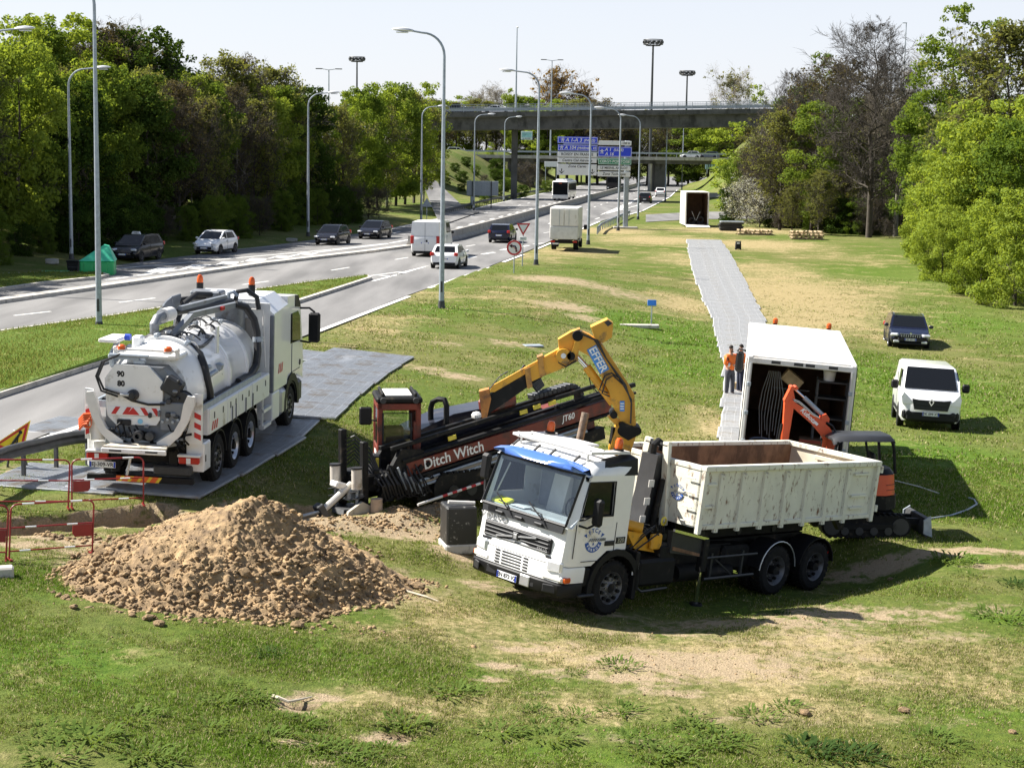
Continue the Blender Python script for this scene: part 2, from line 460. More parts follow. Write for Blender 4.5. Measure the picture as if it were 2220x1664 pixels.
# ---------------------------------------------------------------- ground material
BARE = []      # (x, y, rx, ry, strength): bare soil; LUSH the same for fresh green grass; DRY for straw
LUSH = []; DRY = []
def blob(lst,px,py,rx,ry,s=1.0):
 p = on(px,py); lst.append((p.x,p.y,rx,ry,s))
for (px,py,rx,ry,s) in [
 (700,1140,1.6,.8,1.3),(860,1150,1.3,.9,1.2),(950,1120,.8,.6,1.2),(1000,1200,.8,.7,.9),(520,1230,3.2,1.8,1.2),
 (150,1170,1.4,.35,1.0),(60,1180,.8,.3,.8),(1060,1270,.8,.6,.6),
 (1500,1440,2.2,1.0,.9),(1250,1400,1.6,.6,.5),(1400,1375,2.2,.6,.55),(1750,1420,2.0,.6,.5),(1650,1470,1.8,.6,.45),(1100,1400,1.2,.5,.4),(1850,1380,2.2,.7,.5),(2050,1380,1.4,.5,.45),(1330,1540,1.4,.4,.4),(1150,1500,1.0,.3,.35),(1560,1420,1.2,.5,.8),(1380,1470,1.1,.5,.7),(1280,1460,1.4,.5,.6),(1450,1500,1.0,.35,.6),
 (1620,1350,2.6,.7,.7),(1820,1330,2.4,.8,.7),(1980,1330,1.6,.5,.6),(1700,1390,2.2,.5,.5),(1950,1215,2.2,.5,.9),(2090,1195,1.8,.4,.9),(2180,1230,1.2,.4,.6),
 (2130,1320,1.6,.7,.45),(1650,1560,1.8,.5,.45),(1900,1470,2,.6,.4),(2000,1560,2,.6,.35),(1350,1600,1.5,.4,.4),
 (620,1515,.28,.12,1.2),(640,1535,.3,.14,1.0),(645,1610,.35,.13,1.1),(850,1590,.4,.12,.9),(800,1640,.7,.2,.6),(700,1655,.5,.2,.6),
 (1180,1290,1.2,.5,.7),(1300,1330,1.3,.4,.6),
 (930,800,1.2,1.0,.55),(860,790,.8,1.0,.5),(990,815,1.2,.9,.75),(1110,745,1.4,1.2,.6),(1180,760,.8,.8,.5),
 (1200,605,3.2,3.5,.75),(1290,620,2.6,3.0,.6),(1360,640,2.0,3.0,.6),(1230,665,2.0,2.2,.75),(1270,690,1.2,1.6,.7),(970,745,1.2,1.2,.5),
 (720,790,.8,.8,.4),(40,1020,.9,1.0,.6),(110,1010,.8,.8,.5)]:
 blob(BARE,px,py,rx,ry,s)
for (px,py,rx,ry,s) in [
 (1320,500,5,9,.8),(1430,520,6,9,.75),(1600,500,8,8,.8),(1640,530,6,8,.8),(1720,640,5,14,.9),(1760,690,4,8,.8),(1680,590,4,10,.6),(1470,560,3,10,.5),(1480,660,2.2,7,.7),
 (1230,545,4,8,.6),(1130,555,3,7,.5),(1760,620,8,10,.5),(1850,560,6,9,.35),(1560,930,.9,2.0,.8),(1530,900,1.0,2.0,.5),(800,700,2.5,5,.55),(760,720,2,4,.4),
 (1440,960,2,3,.4),(1500,1430,4.5,1.8,.55),(1900,1400,4,1.6,.5),(1200,1420,3,1.4,.45),(1650,1530,3.5,1.0,.4),(2050,1500,3,1.2,.4),(900,1380,2.5,.8,.35),(1050,1560,2.5,.7,.35),(1100,640,3,8,.35),(930,640,2,6,.4),(1100,1350,2.5,1.2,.5),(1000,1390,2,.8,.35),(1700,1450,3,1.2,.5),(2100,1420,2.4,1,.4),(1240,1540,2,.7,.4)]:
 blob(DRY,px,py,rx,ry,s)
for (px,py,rx,ry,s) in [
 (2000,830,4,8,.6),(2050,1000,3,4,.7),(2150,1100,2.5,2.5,.6),(1400,700,3,3.5,1.0),(1500,740,3,4,.9),(1500,800,2.0,4,.6),(1890,800,3,6,.5),(2100,700,4,8,.5),(1950,600,6,10,.4),
 (60,1420,3,2,.5),(300,1500,3,1.4,.5),(700,1430,3,1.2,.45),(1000,1450,2,.8,.3),(60,1250,1.6,1,.7),(120,1040,1,1.2,.9),(300,1040,1,1,.8),(1250,1640,2,.5,.5),
 (1430,1590,1.6,.6,.5),(2150,1530,2,1,.5),(500,1620,2,.6,.5),(960,670,1.2,2.0,.7),(2080,1210,.8,.4,.9),(2170,1340,.7,.5,.9),(100,780,4,7,.6)]:
 blob(LUSH,px,py,rx,ry,s)
def field(lst,x,y):
 r = np.zeros_like(x)
 for (cx,cy,rx,ry,s) in lst:
  r = np.maximum(r,s*np.exp(-(((x - cx) /rx) ** 2 + ((y - cy) /ry) ** 2) *0.9))
 return r
def grass_ground(name,blades=False):
 m,N,L,B = new_mat(name)
 B.inputs["Roughness"].default_value = 0.95
 B.inputs["Specular IOR Level"].default_value = 0.15
 geo = N.new("ShaderNodeNewGeometry")
 def noise(scale,det=6,rough=.6,dim=None):
  n = N.new("ShaderNodeTexNoise"); n.inputs["Scale"].default_value = scale; n.inputs["Detail"].default_value = det; n.inputs["Roughness"].default_value = rough
  L.new(geo.outputs["Position"],n.inputs["Vector"]); return n.outputs["Fac"]
 def rng(v,a,b,c=0.0,d=1.0):
  r = N.new("ShaderNodeMapRange"); r.inputs["From Min"].default_value = a; r.inputs["From Max"].default_value = b; r.inputs["To Min"].default_value = c; r.inputs["To Max"].default_value = d
  L.new(v,r.inputs["Value"]); return r.outputs["Result"]
 def mix(f,a,b):
  x = N.new("ShaderNodeMix"); x.data_type = 'RGBA'
  if isinstance(f,float): x.inputs["Factor"].default_value = f
  else: L.new(f,x.inputs["Factor"])
  for k,v in (("A",a),("B",b)):
   if isinstance(v,tuple): x.inputs[k].default_value = (*v,1)
   else: L.new(v,x.inputs[k])
  return x.outputs["Result"]
 def math_(op,a,b):
  x = N.new("ShaderNodeMath"); x.operation = op; x.use_clamp = True
  for i,v in enumerate((a,b)):
   if isinstance(v,float): x.inputs[i].default_value = v
   else: L.new(v,x.inputs[i])
  return x.outputs[0]
 def attr(n):
  a = N.new("ShaderNodeAttribute"); a.attribute_name = n; return a.outputs["Fac"]
 big = noise(0.11,5); mid = noise(0.55,8,.65); fine = noise(6.0,6,.7); tiny = noise(28.0,3,.7)
 green = mix(rng(fine,.35,.65),(0.060,0.095,0.012),(0.115,0.150,0.024))
 olive = mix(rng(fine,.3,.7),(0.095,0.105,0.026),(0.185,0.180,0.060))
 base = mix(rng(math_('ADD',rng(big,.38,.62,0,.6),rng(mid,.35,.7,0,.6)),.35,.8),green,olive)
 lushc = mix(rng(fine,.35,.65),(0.050,0.105,0.008),(0.110,0.175,0.018))
 base = mix(rng(math_('MULTIPLY',attr("lush"),rng(mid,.25,.6,.5,1.4)),.15,.6),base,lushc)
 straw = mix(rng(fine,.35,.65),(0.25,0.19,0.085),(0.38,0.31,0.16))
 dry = math_('ADD',attr("dry"),rng(mid,.50,.74,0,.55))
 base = mix(rng(math_('MULTIPLY',dry,rng(fine,.25,.65,.35,1.5)),.25,.75),base,straw)
 soil = mix(rng(tiny,.3,.7),(0.27,0.20,0.12),(0.42,0.33,0.215))
 soil = mix(rng(fine,.6,.75),soil,(0.17,0.12,0.07))
 bare = math_('ADD',attr("bare"),rng(noise(1.3,9,.7),.60,.80,0,.42))
 base = mix(rng(math_('MULTIPLY',bare,rng(noise(3.2,9,.7),.3,.62,.2,1.6)),.34,.72),base,soil)
 base = mix(rng(noise(2.2,9,.75),.66,.76,0,.35),base,(0.05,0.045,0.02))
 base = mix(attr("damp_shade"),base,mix(rng(fine,.35,.65),(0.055,0.036,0.019),(0.13,0.088,0.048)))  # dark soil colour: damp earth with the trench's shade painted in
 L.new(base,B.inputs["Base Color"])
 b = N.new("ShaderNodeBump"); b.inputs["Strength"].default_value = 0.9; b.inputs["Distance"].default_value = 0.07
 ad = N.new("ShaderNodeMath"); ad.operation = 'MULTIPLY_ADD'; ad.inputs[1].default_value = .6
 L.new(tiny,ad.inputs[0]); L.new(fine,ad.inputs[2])
 L.new(ad.outputs[0],b.inputs["Height"]); L.new(b.outputs[0],B.inputs["Normal"])
 return m
M['ground'] = grass_ground("grass_and_soil")
# ---------------------------------------------------------------- terrain sheet
def spaced(a,b,s0,growth,smax=1e9):
 r = [a]; s = s0
 while r[-1] < b:
  r.append(r[-1] + s); s = min(s*growth,smax)
 return r
ys = list(np.arange(10,21,1.0)) + list(np.arange(21,46,0.17)) + spaced(46,420,.3,1.02,4) [1:] + spaced(425,4200,8,1.25)
xr = spaced(12,110,.35,1.06,3.5) + spaced(115,2400,8,1.3)
xs = [-v for v in reversed(xr)] + list(np.arange(-11.83,11.9,0.17)) + xr
xs = np.array(xs); ysn = np.array(ys)
GX,GY = np.meshgrid(xs,ysn)
GZ = ground_np(GX,GY)
tr_pts = [on(-40,1150),on(60,1140),on(180,1128),on(330,1112)]
tr_pts2 = [on(540,1112),on(610,1112),on(690,1116)]
def seg_dist(x,y,pts):
 best = np.full(x.shape,1e9)
 for a,b in zip(pts[:-1],pts[1:]):
  ax,ay,bx,by = a.x,a.y,b.x,b.y
  L2 = (bx - ax) ** 2 + (by - ay) ** 2
  t = np.clip(((x - ax) *(bx - ax) + (y - ay) *(by - ay)) /L2,0,1)
  best = np.minimum(best,np.hypot(x - ax - t*(bx - ax),y - ay - t*(by - ay)))
 return best
near = (GY > 20) & (GY < 47) & (np.abs(GX) < 14.5)
nz1 = np.zeros_like(GX)
for i,j in zip(*np.nonzero(near)):
 x,y = GX[i,j],GY[i,j]
 nz1[i,j] = mnoise.noise((x*.8,y*.8,1.3)) *.05 + mnoise.noise((x*2.3,y*2.3,7.1)) *.028 + mnoise.noise((x*5,y*5,2.2)) *.016
onfield = (GX - edge_r(GY)) > .6
GZ = GZ + np.where(onfield,nz1,0)
nz2 = np.zeros_like(GX)
for i,j in zip(*np.nonzero((GY > 30) & (GY < 38) & (GX < -1) & (GX > -14.5))):
 nz2[i,j] = mnoise.noise((GX[i,j] *3.1,GY[i,j] *3.1,5.5))
td = np.minimum(seg_dist(GX,GY,tr_pts),seg_dist(GX,GY,tr_pts2)) + nz1*3 + nz2*.16
GZ = GZ - np.where(onfield | (GY < 40),(0.95 + nz2*.3) *(1 - sm(.40,.62,td)),0)
bare = field(BARE,GX,GY); lush = field(LUSH,GX,GY); dry = field(DRY,GX,GY)
bare = np.maximum(bare,1.2*(1 - sm(.35,.95,td)))
damp_shade = 1 - sm(.36,.60,td)  # trench mask: damp dug soil plus shade painted into its colour
for (px,py,r,h) in [(655,1526,.24,.10),(700,1510,.5,.03),(868,1588,.34,.10),(830,1600,.5,.05),(1080,1440,.5,.04),(1125,1405,.5,.04),(1060,1465,.4,.03)]:
 p = on(px,py); w_ = g2(GX,GY,p.x,p.y,r,r*.45); GZ = GZ - h*w_; damp_shade = np.maximum(damp_shade,.8*(w_ > .62) *(h > .06)); bare = np.maximum(bare,w_*.9*(h > .025))  # deeper dents get the same painted dark soil
# churned earth around the drill and the heap
for (px,py,r,h) in [(640,1150,.8,.10),(760,1140,1.0,.16),(880,1130,.8,.20),(955,1115,.5,.22),(700,1180,.8,.1)]:
 p = on(px,py); GZ += h*g2(GX,GY,p.x,p.y,r,r*.7) *(1 + nz1*14)
nx_,ny_ = len(xs),len(ysn)
V = np.stack([GX.ravel(),GY.ravel(),GZ.ravel()],1)
ii,jj = np.meshgrid(np.arange(ny_ - 1),np.arange(nx_ - 1),indexing='ij')
q = (ii*nx_ + jj).ravel()
F = np.stack([q,q + 1,q + nx_ + 1,q + nx_],1)
gm = raw_mesh("ground",V,F,M['ground'],True)
for nme,arr in (("bare",bare),("lush",lush),("dry",dry),("damp_shade",damp_shade)):
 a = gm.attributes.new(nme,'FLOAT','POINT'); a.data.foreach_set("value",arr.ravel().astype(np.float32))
ground_o = tag(link("ground",gm),kind='structure',label="grassy field with worn bare patches between the road and the trees")
# ---------------------------------------------------------------- roads
def asphalt_mat(name,c,c2):
 m,N,L,B = new_mat(name)
 B.inputs["Roughness"].default_value = 0.85
 geo = N.new("ShaderNodeNewGeometry")
 mp = N.new("ShaderNodeMapping"); mp.inputs["Rotation"].default_value = (0,0,.15); mp.inputs["Scale"].default_value = (1,.12,1)
 L.new(geo.outputs["Position"],mp.inputs["Vector"])
 a = N.new("ShaderNodeTexNoise"); a.inputs["Scale"].default_value = .55; a.inputs["Detail"].default_value = 8
 L.new(mp.outputs[0],a.inputs["Vector"])
 b = N.new("ShaderNodeTexNoise"); b.inputs["Scale"].default_value = 40; b.inputs["Detail"].default_value = 3
 L.new(geo.outputs["Position"],b.inputs["Vector"])
 r = N.new("ShaderNodeMapRange"); r.inputs["From Min"].default_value = .35; r.inputs["From Max"].default_value = .65
 L.new(a.outputs["Fac"],r.inputs["Value"])
 x = N.new("ShaderNodeMix"); x.data_type = 'RGBA'; x.inputs["A"].default_value = (*c,1); x.inputs["B"].default_value = (*c2,1)
 L.new(r.outputs["Result"],x.inputs["Factor"])
 y = N.new("ShaderNodeMix"); y.data_type = 'RGBA'; y.blend_type = 'MULTIPLY'; y.inputs["Factor"].default_value = 1
 r2 = N.new("ShaderNodeMapRange"); r2.inputs["From Min"].default_value = .3; r2.inputs["From Max"].default_value = .7; r2.inputs["To Min"].default_value = .82; r2.inputs["To Max"].default_value = 1.18
 L.new(b.outputs["Fac"],r2.inputs["Value"]); L.new(r2.outputs["Result"],y.inputs["B"]); L.new(x.outputs["Result"],y.inputs["A"])
 L.new(y.outputs["Result"],B.inputs["Base Color"])
 return m
M['asphalt'] = asphalt_mat("worn_grey_asphalt",(0.105,0.102,0.099),(0.195,0.189,0.183))
def strip(name,left,right,mt,z=0.0,kind='structure',label=None):
 V = []; F = []
 for a,b in zip(left,right):
  V += [(a[0],a[1],a[2] if len(a) > 2 else z),(b[0],b[1],b[2] if len(b) > 2 else z)]
 for k in range(len(left) - 1): F.append((2*k,2*k + 1,2*k + 3,2*k + 2))
 me = bpy.data.meshes.new(name); me.from_pydata(V,[],F); me.materials.append(mt)
 return tag(link(name,me),label,kind=kind)
yy = spaced(10,620,2.5,1.03,10)
strip("road",[(edge_l(y),y) for y in yy],[(edge_r(y),y) for y in yy],M['asphalt'],0.0,label="grey dual carriageway and its slip roads")
MARK = MB()
def poly_mark(pts,z=0.006):
 n = len(pts); MARK.add([(p[0],p[1],z) for p in pts],[tuple(range(n))])
def line_w(pts,w=0.18,z=0.006):
 for a,b in zip(pts[:-1],pts[1:]):
  a = Vector((a[0],a[1])); b = Vector((b[0],b[1])); d = (b - a).normalized(); s = Vector((-d.y,d.x)) *w/2
  MARK.add([(*(a - s),z),(*(b - s),z),(*(b + s),z),(*(a + s),z)],[(0,1,2,3)])
def line(px,w=0.18,z=0.006): line_w([at(*p) for p in px],w,z)
def offs(fn,o,y):
 return (fn(y) + o,y)
# long dashes along the right edge
for a,b in [((-10,985),(191,918)),((687,719),(887,642)),((930,624),(1064,579)),((1091,568),(1134,552)),((1160,541),(1215,518)),((1240,505),(1300,480)),((1345,470),(1390,458))]:
 line([a,b],.26)
line([(1393,457),(1452,427),(1468,412)],.2)
for a,b in [((258,655.6),(336,646)),((526,617),(582,609.6)),((718,586),(757.5,579.5)),((857,562.6),(885,558)),((30,684),(110,675)),((1179,505),(1192,503)),((1010,534),(1030,531)),((1250,488),(1262,485)),((1290,475),(1300,472))]:
 line([a,b],.16)
for a,b in [((1045,551),(1072,547)),((1086,542),(1146,532)),((1157,529),(1178,527)),((1010,560),(1031,556))]:
 line([a,b],.34)
# tip of the grass island
poly_mark([at(863,596),at(931,576),at(875,592)][::1]);
poly_mark([at(866,591),at(932,575),at(874,593.5),at(858,598)])
line([(772,602),(868,589)],.16); line([(808,609),(875,592)],.2); line([(823,597),(850,599)],.3)
# chevrons before the underpass
poly_mark([at(1304.5,466),at(1386,429),at(1345,455)]); line([(1304,466),(1388,428)],.3); line([(1304,466),(1380,446),(1420,425)],.2)
line([(1345,447),(1372,447)],.5,.007)
# hatched strip on the far carriageway
line([(250,582.5),(700,542.7),(840,527.5)],.22); line([(228,607),(418,580.6),(700,545.5),(842,528.5)],.2)
for q in [((312,592),(343,579.5)),((393,582.5),(418,573.5)),((466,574),(484,567)),((528,567),(545,560)),((585,559),(604,554)),((642,552),(655,548))]:
 a,b = at(*q[0]),at(*q[1]); d = Vector((1.1,.25)); poly_mark([(a.x,a.y),(a.x + d.x,a.y + d.y),(b.x + d.x,b.y + d.y),(b.x,b.y)])
line([(338,555),(680,526)],.12); line([(845,527),(985,502)],.25)
def bar_x(y): return np.interp(y,[125,139.9,172.3,217.8,323,400],[-8.6,-4.9,-.7,4.9,18.0,28.0])
for y in np.arange(148,330,7.5):
 line_w([(bar_x(y) - 3.6,y),(bar_x(y + 3) - 3.6,y + 3)],.32)
for y in np.arange(150,330,11):
 line_w([(bar_x(y) - 7.0,y),(bar_x(y + 3) - 7.0,y + 3)],.18)
for y in np.arange(152,400,12):
 line_w([(edge_l(y) + .5,y),(edge_l(y + 12) + .5,y + 12)],.2)
 if y > 175: line_w([(bar_x(y) + 3.7,y),(bar_x(y + 3) + 3.7,y + 3)],.18)
for y in np.arange(136,330,8):
 line_w([(bar_x(y) - .9,y),(bar_x(y + 8) - .9,y + 8)],.2)
tag(MARK.build("road_markings",M['paintline'],smooth=None),"white painted lane lines on the carriageways",kind='structure')
def kerb_along(name,pts,w,h,mt,label=None):
 mb = MB()
 pts = [Vector((p[0],p[1],0)) for p in pts]
 rings = []
 for k,p in enumerate(pts):
  d = (pts[min(k + 1,len(pts) - 1)] - pts[max(k - 1,0)]).normalized(); s = Vector((-d.y,d.x,0))
  rings.append([p - s*w/2 + Vector((0,0,-.04)),p + s*w/2 + Vector((0,0,-.04)),p + s*w/2 + Vector((0,0,h)),p - s*(w/2 - .03) + Vector((0,0,h)),p - s*w/2 + Vector((0,0,h - .03))])
 mb.loft(rings)
 return tag(mb.build(name,mt,smooth=20),label,kind='structure')
def dens(pts,step=2.0):
 r = []
 for a,b in zip(pts[:-1],pts[1:]):
  a = Vector((a[0],a[1],0)); b = Vector((b[0],b[1],0)); n = max(1,int((b - a).length/step))
  for k in range(n): r.append(a.lerp(b,k/n))
 r.append(Vector((pts[-1][0],pts[-1][1],0)))
 return r
# low median strip and kerbed islands
kerb_along("median_kerb",dens([at(-60,664),at(300,613),at(560,575),at(800,547),at(905,533)]),.75,.17,M['kerb'],"pale concrete strip kerb between the carriageways")
def island(name,outline,label):
 """kerbed island: kerb ring as one piece, grass top as another"""
 pts = dens(outline + [outline[0]],1.5)[:-1]
 n = len(pts); c = sum(pts,Vector()) /n
 mb = MB(); rings = []
 inn = []
 for k,p in enumerate(pts):
  d = (pts[(k + 1) % n] - pts[k - 1]).normalized(); s = Vector((-d.y,d.x,0))
  if s.dot(c - p) < 0: s = -s
  rings.append([p + Vector((0,0,-.04)),p + Vector((0,0,.15)),p + s*.22 + Vector((0,0,.16)),p + s*.22 + Vector((0,0,-.04))]); inn.append(p + s*.22)
 rings.append(rings[0]); mb.loft(rings,cap=False)
 tag(mb.build("kerb",M['kerb'],smooth=20),"pale kerb stones around the " + label,kind='structure')
 bm = bmesh.new()
 f = bm.faces.new([bm.verts.new((p.x,p.y,.13)) for p in inn])
 bmesh.ops.triangulate(bm,faces=[f])
 bmesh.ops.subdivide_edges(bm,edges=bm.edges,cuts=3,use_grid_fill=True)
 for v in bm.verts:
  v.co.z += .05 + .05*mnoise.noise(v.co*.6) if (v.co - c).length < 1e9 and not v.is_boundary else 0
 me = bpy.data.meshes.new(name); bm.to_mesh(me); bm.free(); me.materials.append(M['ground'])
 for nme,val in (("bare",0.0),("lush",.45),("dry",0.12)):
  a = me.attributes.new(nme,'FLOAT','POINT'); a.data.foreach_set("value",np.full(len(me.vertices),val,np.float32))
 tag(link(name,me),"grass top of the " + label,kind='structure')
 return inn
isl1 = island("grass_island",[at(-60,882),at(100,830),at(232,787),at(420,727),at(650,657),at(740,628),at(806,606),at(798,601),at(690,613),at(560,631),at(390,665),at(250,688),at(-60,732)],"long island beside the slip road")
isl2 = island("grass_island",[at(-60,640),at(100,617),at(215,605),at(237,600),at(215,594),at(80,594),at(-60,601)],"small island under the green recycling container")
# access lane behind the brown container and the path up the bank
lane = [(1400,473),(1450,470),(1520,467),(1590,466),(1680,465)]
strip("access_lane",[(lambda p: (p.x,p.y,p.z + .05))(on(x,y - 7)) for x,y in lane],[(lambda p: (p.x,p.y,p.z + .05))(on(x,y + 9)) for x,y in lane],M['asphalt'],label="narrow access lane crossing behind the brown container")
pth = [((955,492),(1040,462)),((940,460),(1010,455)),((930,435),(985,432)),((922,412),(962,410)),((916,396),(945,394)),((912,384),(936,383))]
strip("path",[(lambda p: (p.x,p.y,p.z + .16))(on(*a)) for a,b in pth],[(lambda p: (p.x,p.y,p.z + .16))(on(*b)) for a,b in pth],M['asphalt'],label="narrow tarmac path climbing the bank left of the road")
# concrete median barrier
def jersey(pts,name,label):
 mb = MB(); rings = []
 for k,p in enumerate(pts):
  d = (pts[min(k + 1,len(pts) - 1)] - pts[max(k - 1,0)]).normalized(); s = Vector((-d.y,d.x,0))
  rings.append([p + s*a + Vector((0,0,z)) for a,z in ((.32,-.03),(.32,.1),(.14,.35),(.11,.85),(-.11,.85),(-.14,.35),(-.32,.1),(-.32,-.03))])
 mb.loft(rings)
 return tag(mb.build(name,M['concrete'],smooth=20),label,"road barrier")
jersey(dens([(bar_x(y),y) for y in np.arange(128,401,4)],4),"concrete_barrier","long low concrete median barrier between the two carriageways")
# ---------------------------------------------------------------- trees
def leaf_mat(name,c1,c2,trans=0.45):
 m,N,L,B = new_mat(name)
 N.remove(B)
 out = N["Material Output"]
 oi = N.new("ShaderNodeObjectInfo"); geo = N.new("ShaderNodeNewGeometry")
 n = N.new("ShaderNodeTexNoise"); n.inputs["Scale"].default_value = .9; n.inputs["Detail"].default_value = 5
 L.new(geo.outputs["Position"],n.inputs["Vector"])
 r = N.new("ShaderNodeMapRange"); r.inputs["From Min"].default_value = .32; r.inputs["From Max"].default_value = .68
 L.new(n.outputs["Fac"],r.inputs["Value"])
 ad = N.new("ShaderNodeMath"); ad.operation = 'MULTIPLY_ADD'; ad.inputs[1].default_value = .6; ad.use_clamp = True
 L.new(oi.outputs["Random"],ad.inputs[0])
 hl = N.new("ShaderNodeMath"); hl.operation = 'MULTIPLY'; hl.inputs[1].default_value = .55; L.new(r.outputs["Result"],hl.inputs[0]); L.new(hl.outputs[0],ad.inputs[2])
 x = N.new("ShaderNodeMix"); x.data_type = 'RGBA'; x.inputs["A"].default_value = (*c1,1); x.inputs["B"].default_value = (*c2,1)
 L.new(ad.outputs[0],x.inputs["Factor"])
 d = N.new("ShaderNodeBsdfDiffuse"); t = N.new("ShaderNodeBsdfTranslucent")
 L.new(x.outputs["Result"],d.inputs[0])
 tm = N.new("ShaderNodeMix"); tm.data_type = 'RGBA'; tm.blend_type = 'MULTIPLY'; tm.inputs["Factor"].default_value = 1; tm.inputs["B"].default_value = (1.35,1.25,.6,1)
 L.new(x.outputs["Result"],tm.inputs["A"]); L.new(tm.outputs["Result"],t.inputs[0])
 mx = N.new("ShaderNodeMixShader"); mx.inputs[0].default_value = trans
 L.new(d.outputs[0],mx.inputs[1]); L.new(t.outputs[0],mx.inputs[2]); L.new(mx.outputs[0],out.inputs[0])
 return m
LM = {
 'bright': leaf_mat("spring_leaves_bright",(0.145,0.205,0.030),(0.250,0.315,0.058)),
 'mid': leaf_mat("leaves_mid_green",(0.080,0.135,0.022),(0.145,0.200,0.040)),
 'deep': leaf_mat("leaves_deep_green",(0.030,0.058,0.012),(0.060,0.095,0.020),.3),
 'bud': leaf_mat("budding_olive_leaves",(0.130,0.140,0.042),(0.200,0.215,0.068),.4),
 'brownbud': leaf_mat("brown_buds",(0.085,0.072,0.038),(0.135,0.115,0.058),.25),
 'russet': leaf_mat("russet_young_leaves",(0.22,0.13,0.04),(0.32,0.22,0.08),.35),
 'blossom': leaf_mat("white_blossom",(0.50,0.51,0.45),(0.66,0.66,0.60),.3),
 'pale': leaf_mat("pale_grey_green_leaves",(0.17,0.18,0.09),(0.25,0.25,0.14),.35),
}
M['bark'] = mat("brown_bark",(0.055,0.045,0.034),0.95,var=0.35,scale=5)
M['barkgrey'] = mat("grey_bark",(0.16,0.145,0.12),0.95,var=0.35,scale=5)
M['birch'] = mat("pale_birch_bark",(0.36,0.34,0.27),0.9,var=0.3,scale=4,dirt=(.05,.045,.04),dirt_amt=.3,dirt_scale=6)
M['twig'] = mat("thin_twigs",(0.060,0.050,0.040),0.95,var=0.2)
M['twigpale'] = mat("pale_twigs",(0.22,0.19,0.14),0.95,var=0.2)
def leaves(rs,centers,radii,n_each,size,flat=0.5,up=0.35):
 P = [];
 for c,r in zip(centers,radii):
  k = max(6,int(n_each*(r ** 2)))
  d = rs.normal(size=(k,3)); d /= np.linalg.norm(d,axis=1)[:,None]
  rr = r*(rs.random(k) ** .45)[:,None]
  P.append(np.concatenate([c + d*rr*np.array([1,1,.75]),d],1))
 P = np.concatenate(P); pos = P[:,:3]; out = P[:,3:]
 n = len(pos)
 nrm = out*.7 + rs.normal(size=(n,3)) *.7 + np.array([0,0,up]); nrm /= np.linalg.norm(nrm,axis=1)[:,None]
 t = np.cross(nrm,rs.normal(size=(n,3))); t /= np.linalg.norm(t,axis=1)[:,None]
 b = np.cross(nrm,t)
 s = size*(.55 + .9*rs.random(n))[:,None]
 V = np.empty((n,4,3))
 V[:,0] = pos - t*s*.75; V[:,1] = pos - b*s*flat + nrm*s*.12; V[:,2] = pos + t*s*.75; V[:,3] = pos + b*s*flat + nrm*s*.12
 F = np.arange(n*4).reshape(n,4)
 return V.reshape(-1,3),F
def seg_mesh(segs,n=3):
 """tapered n-sided segments: (p0, p1, r0, r1) -> arrays"""
 A = np.array([[*s[0],*s[1],s[2],s[3]] for s in segs],float)
 p0,p1,r0_,r1_ = A[:,:3],A[:,3:6],A[:,6],A[:,7]
 f = p1 - p0; f /= np.linalg.norm(f,axis=1)[:,None] + 1e-9
 ref = np.where(np.abs(f[:,2:3]) > .9,np.array([[0,1.,0]]),np.array([[0,0,1.]]))
 s = np.cross(f,ref); s /= np.linalg.norm(s,axis=1)[:,None]; u = np.cross(s,f)
 V = np.empty((len(A),2*n,3))
 for i in range(n):
  a = 2*PI*i/n; d = s*math.cos(a) + u*math.sin(a)
  V[:,i] = p0 + d*r0_[:,None]; V[:,n + i] = p1 + d*r1_[:,None]
 o = (np.arange(len(A)) *2*n)[:,None]
 F = np.concatenate([o + np.array([i,(i + 1) % n,n + (i + 1) % n,n + i]) for i in range(n)])
 return V.reshape(-1,3),F
def skeleton(seed,H,spread,trunk_r,first=0.25,n_limb=22,up=0.55,levels=3,twig_n=6,fork=False,droop=0.0):
 r = random.Random(seed)
 big = []; small = []; tips = []
 pts = [Vector((0,0,-0.3))]
 for k in range(1,11):
  pts.append(Vector((r.gauss(0,.012) *H*k/10,r.gauss(0,.012) *H*k/10,H*.96*k/10)))
 for k in range(10):
  big.append((pts[k],pts[k + 1],trunk_r*(1 - k/10.4),trunk_r*(1 - (k + 1) /10.4)))
 def grow(p,d,L,rad,lev):
  n = 4 if lev < 2 else 2
  q = p; seg = L/n
  for k in range(n):
   d = (d + Vector((r.gauss(0,.16),r.gauss(0,.16),r.gauss(0,.12) + .06 - droop*.1))).normalized()
   e = q + d*seg
   (big if lev == 0 or rad > .03 else small).append((q,e,rad*(1 - k/n*.7),rad*(1 - (k + 1) /n*.7)))
   q = e
   if lev < levels - 1:
    for _ in range(2 if lev == 0 else 1 + (r.random() < .5)):
     a = r.random() *2*PI
     sd = d.cross(Vector((math.cos(a),math.sin(a),.3))).normalized()
     grow(q,(d*.75 + sd*.75 + Vector((0,0,.1))).normalized(),L*r.uniform(.38,.6),rad*.5,lev + 1)
  tips.append(q)
  if lev >= levels - 1:
   for _ in range(twig_n):
    dd = (d + Vector((r.gauss(0,.6),r.gauss(0,.6),r.gauss(0,.45)))).normalized()
    q0 = p.lerp(q,r.random()); q1 = q0 + dd*L*r.uniform(.35,.8)
    small.append((q0,q1,.010,.004))
 for k in range(n_limb):
  t = first + (1 - first) *((k + r.random()) /n_limb)
  idx = min(9,int(t*10)); p = pts[idx].lerp(pts[idx + 1],t*10 - idx)
  a = k*2.4 + r.random()
  env = math.sin(PI*min(1,(t - first) /(1 - first) *.82 + .18)) ** .6
  L = spread*env*r.uniform(.75,1.1)
  d = Vector((math.cos(a),math.sin(a),up + t*.5)).normalized()
  grow(p,d,L,trunk_r*.42*(1.1 - t),0)
 return big,small,tips
PROTO = {}
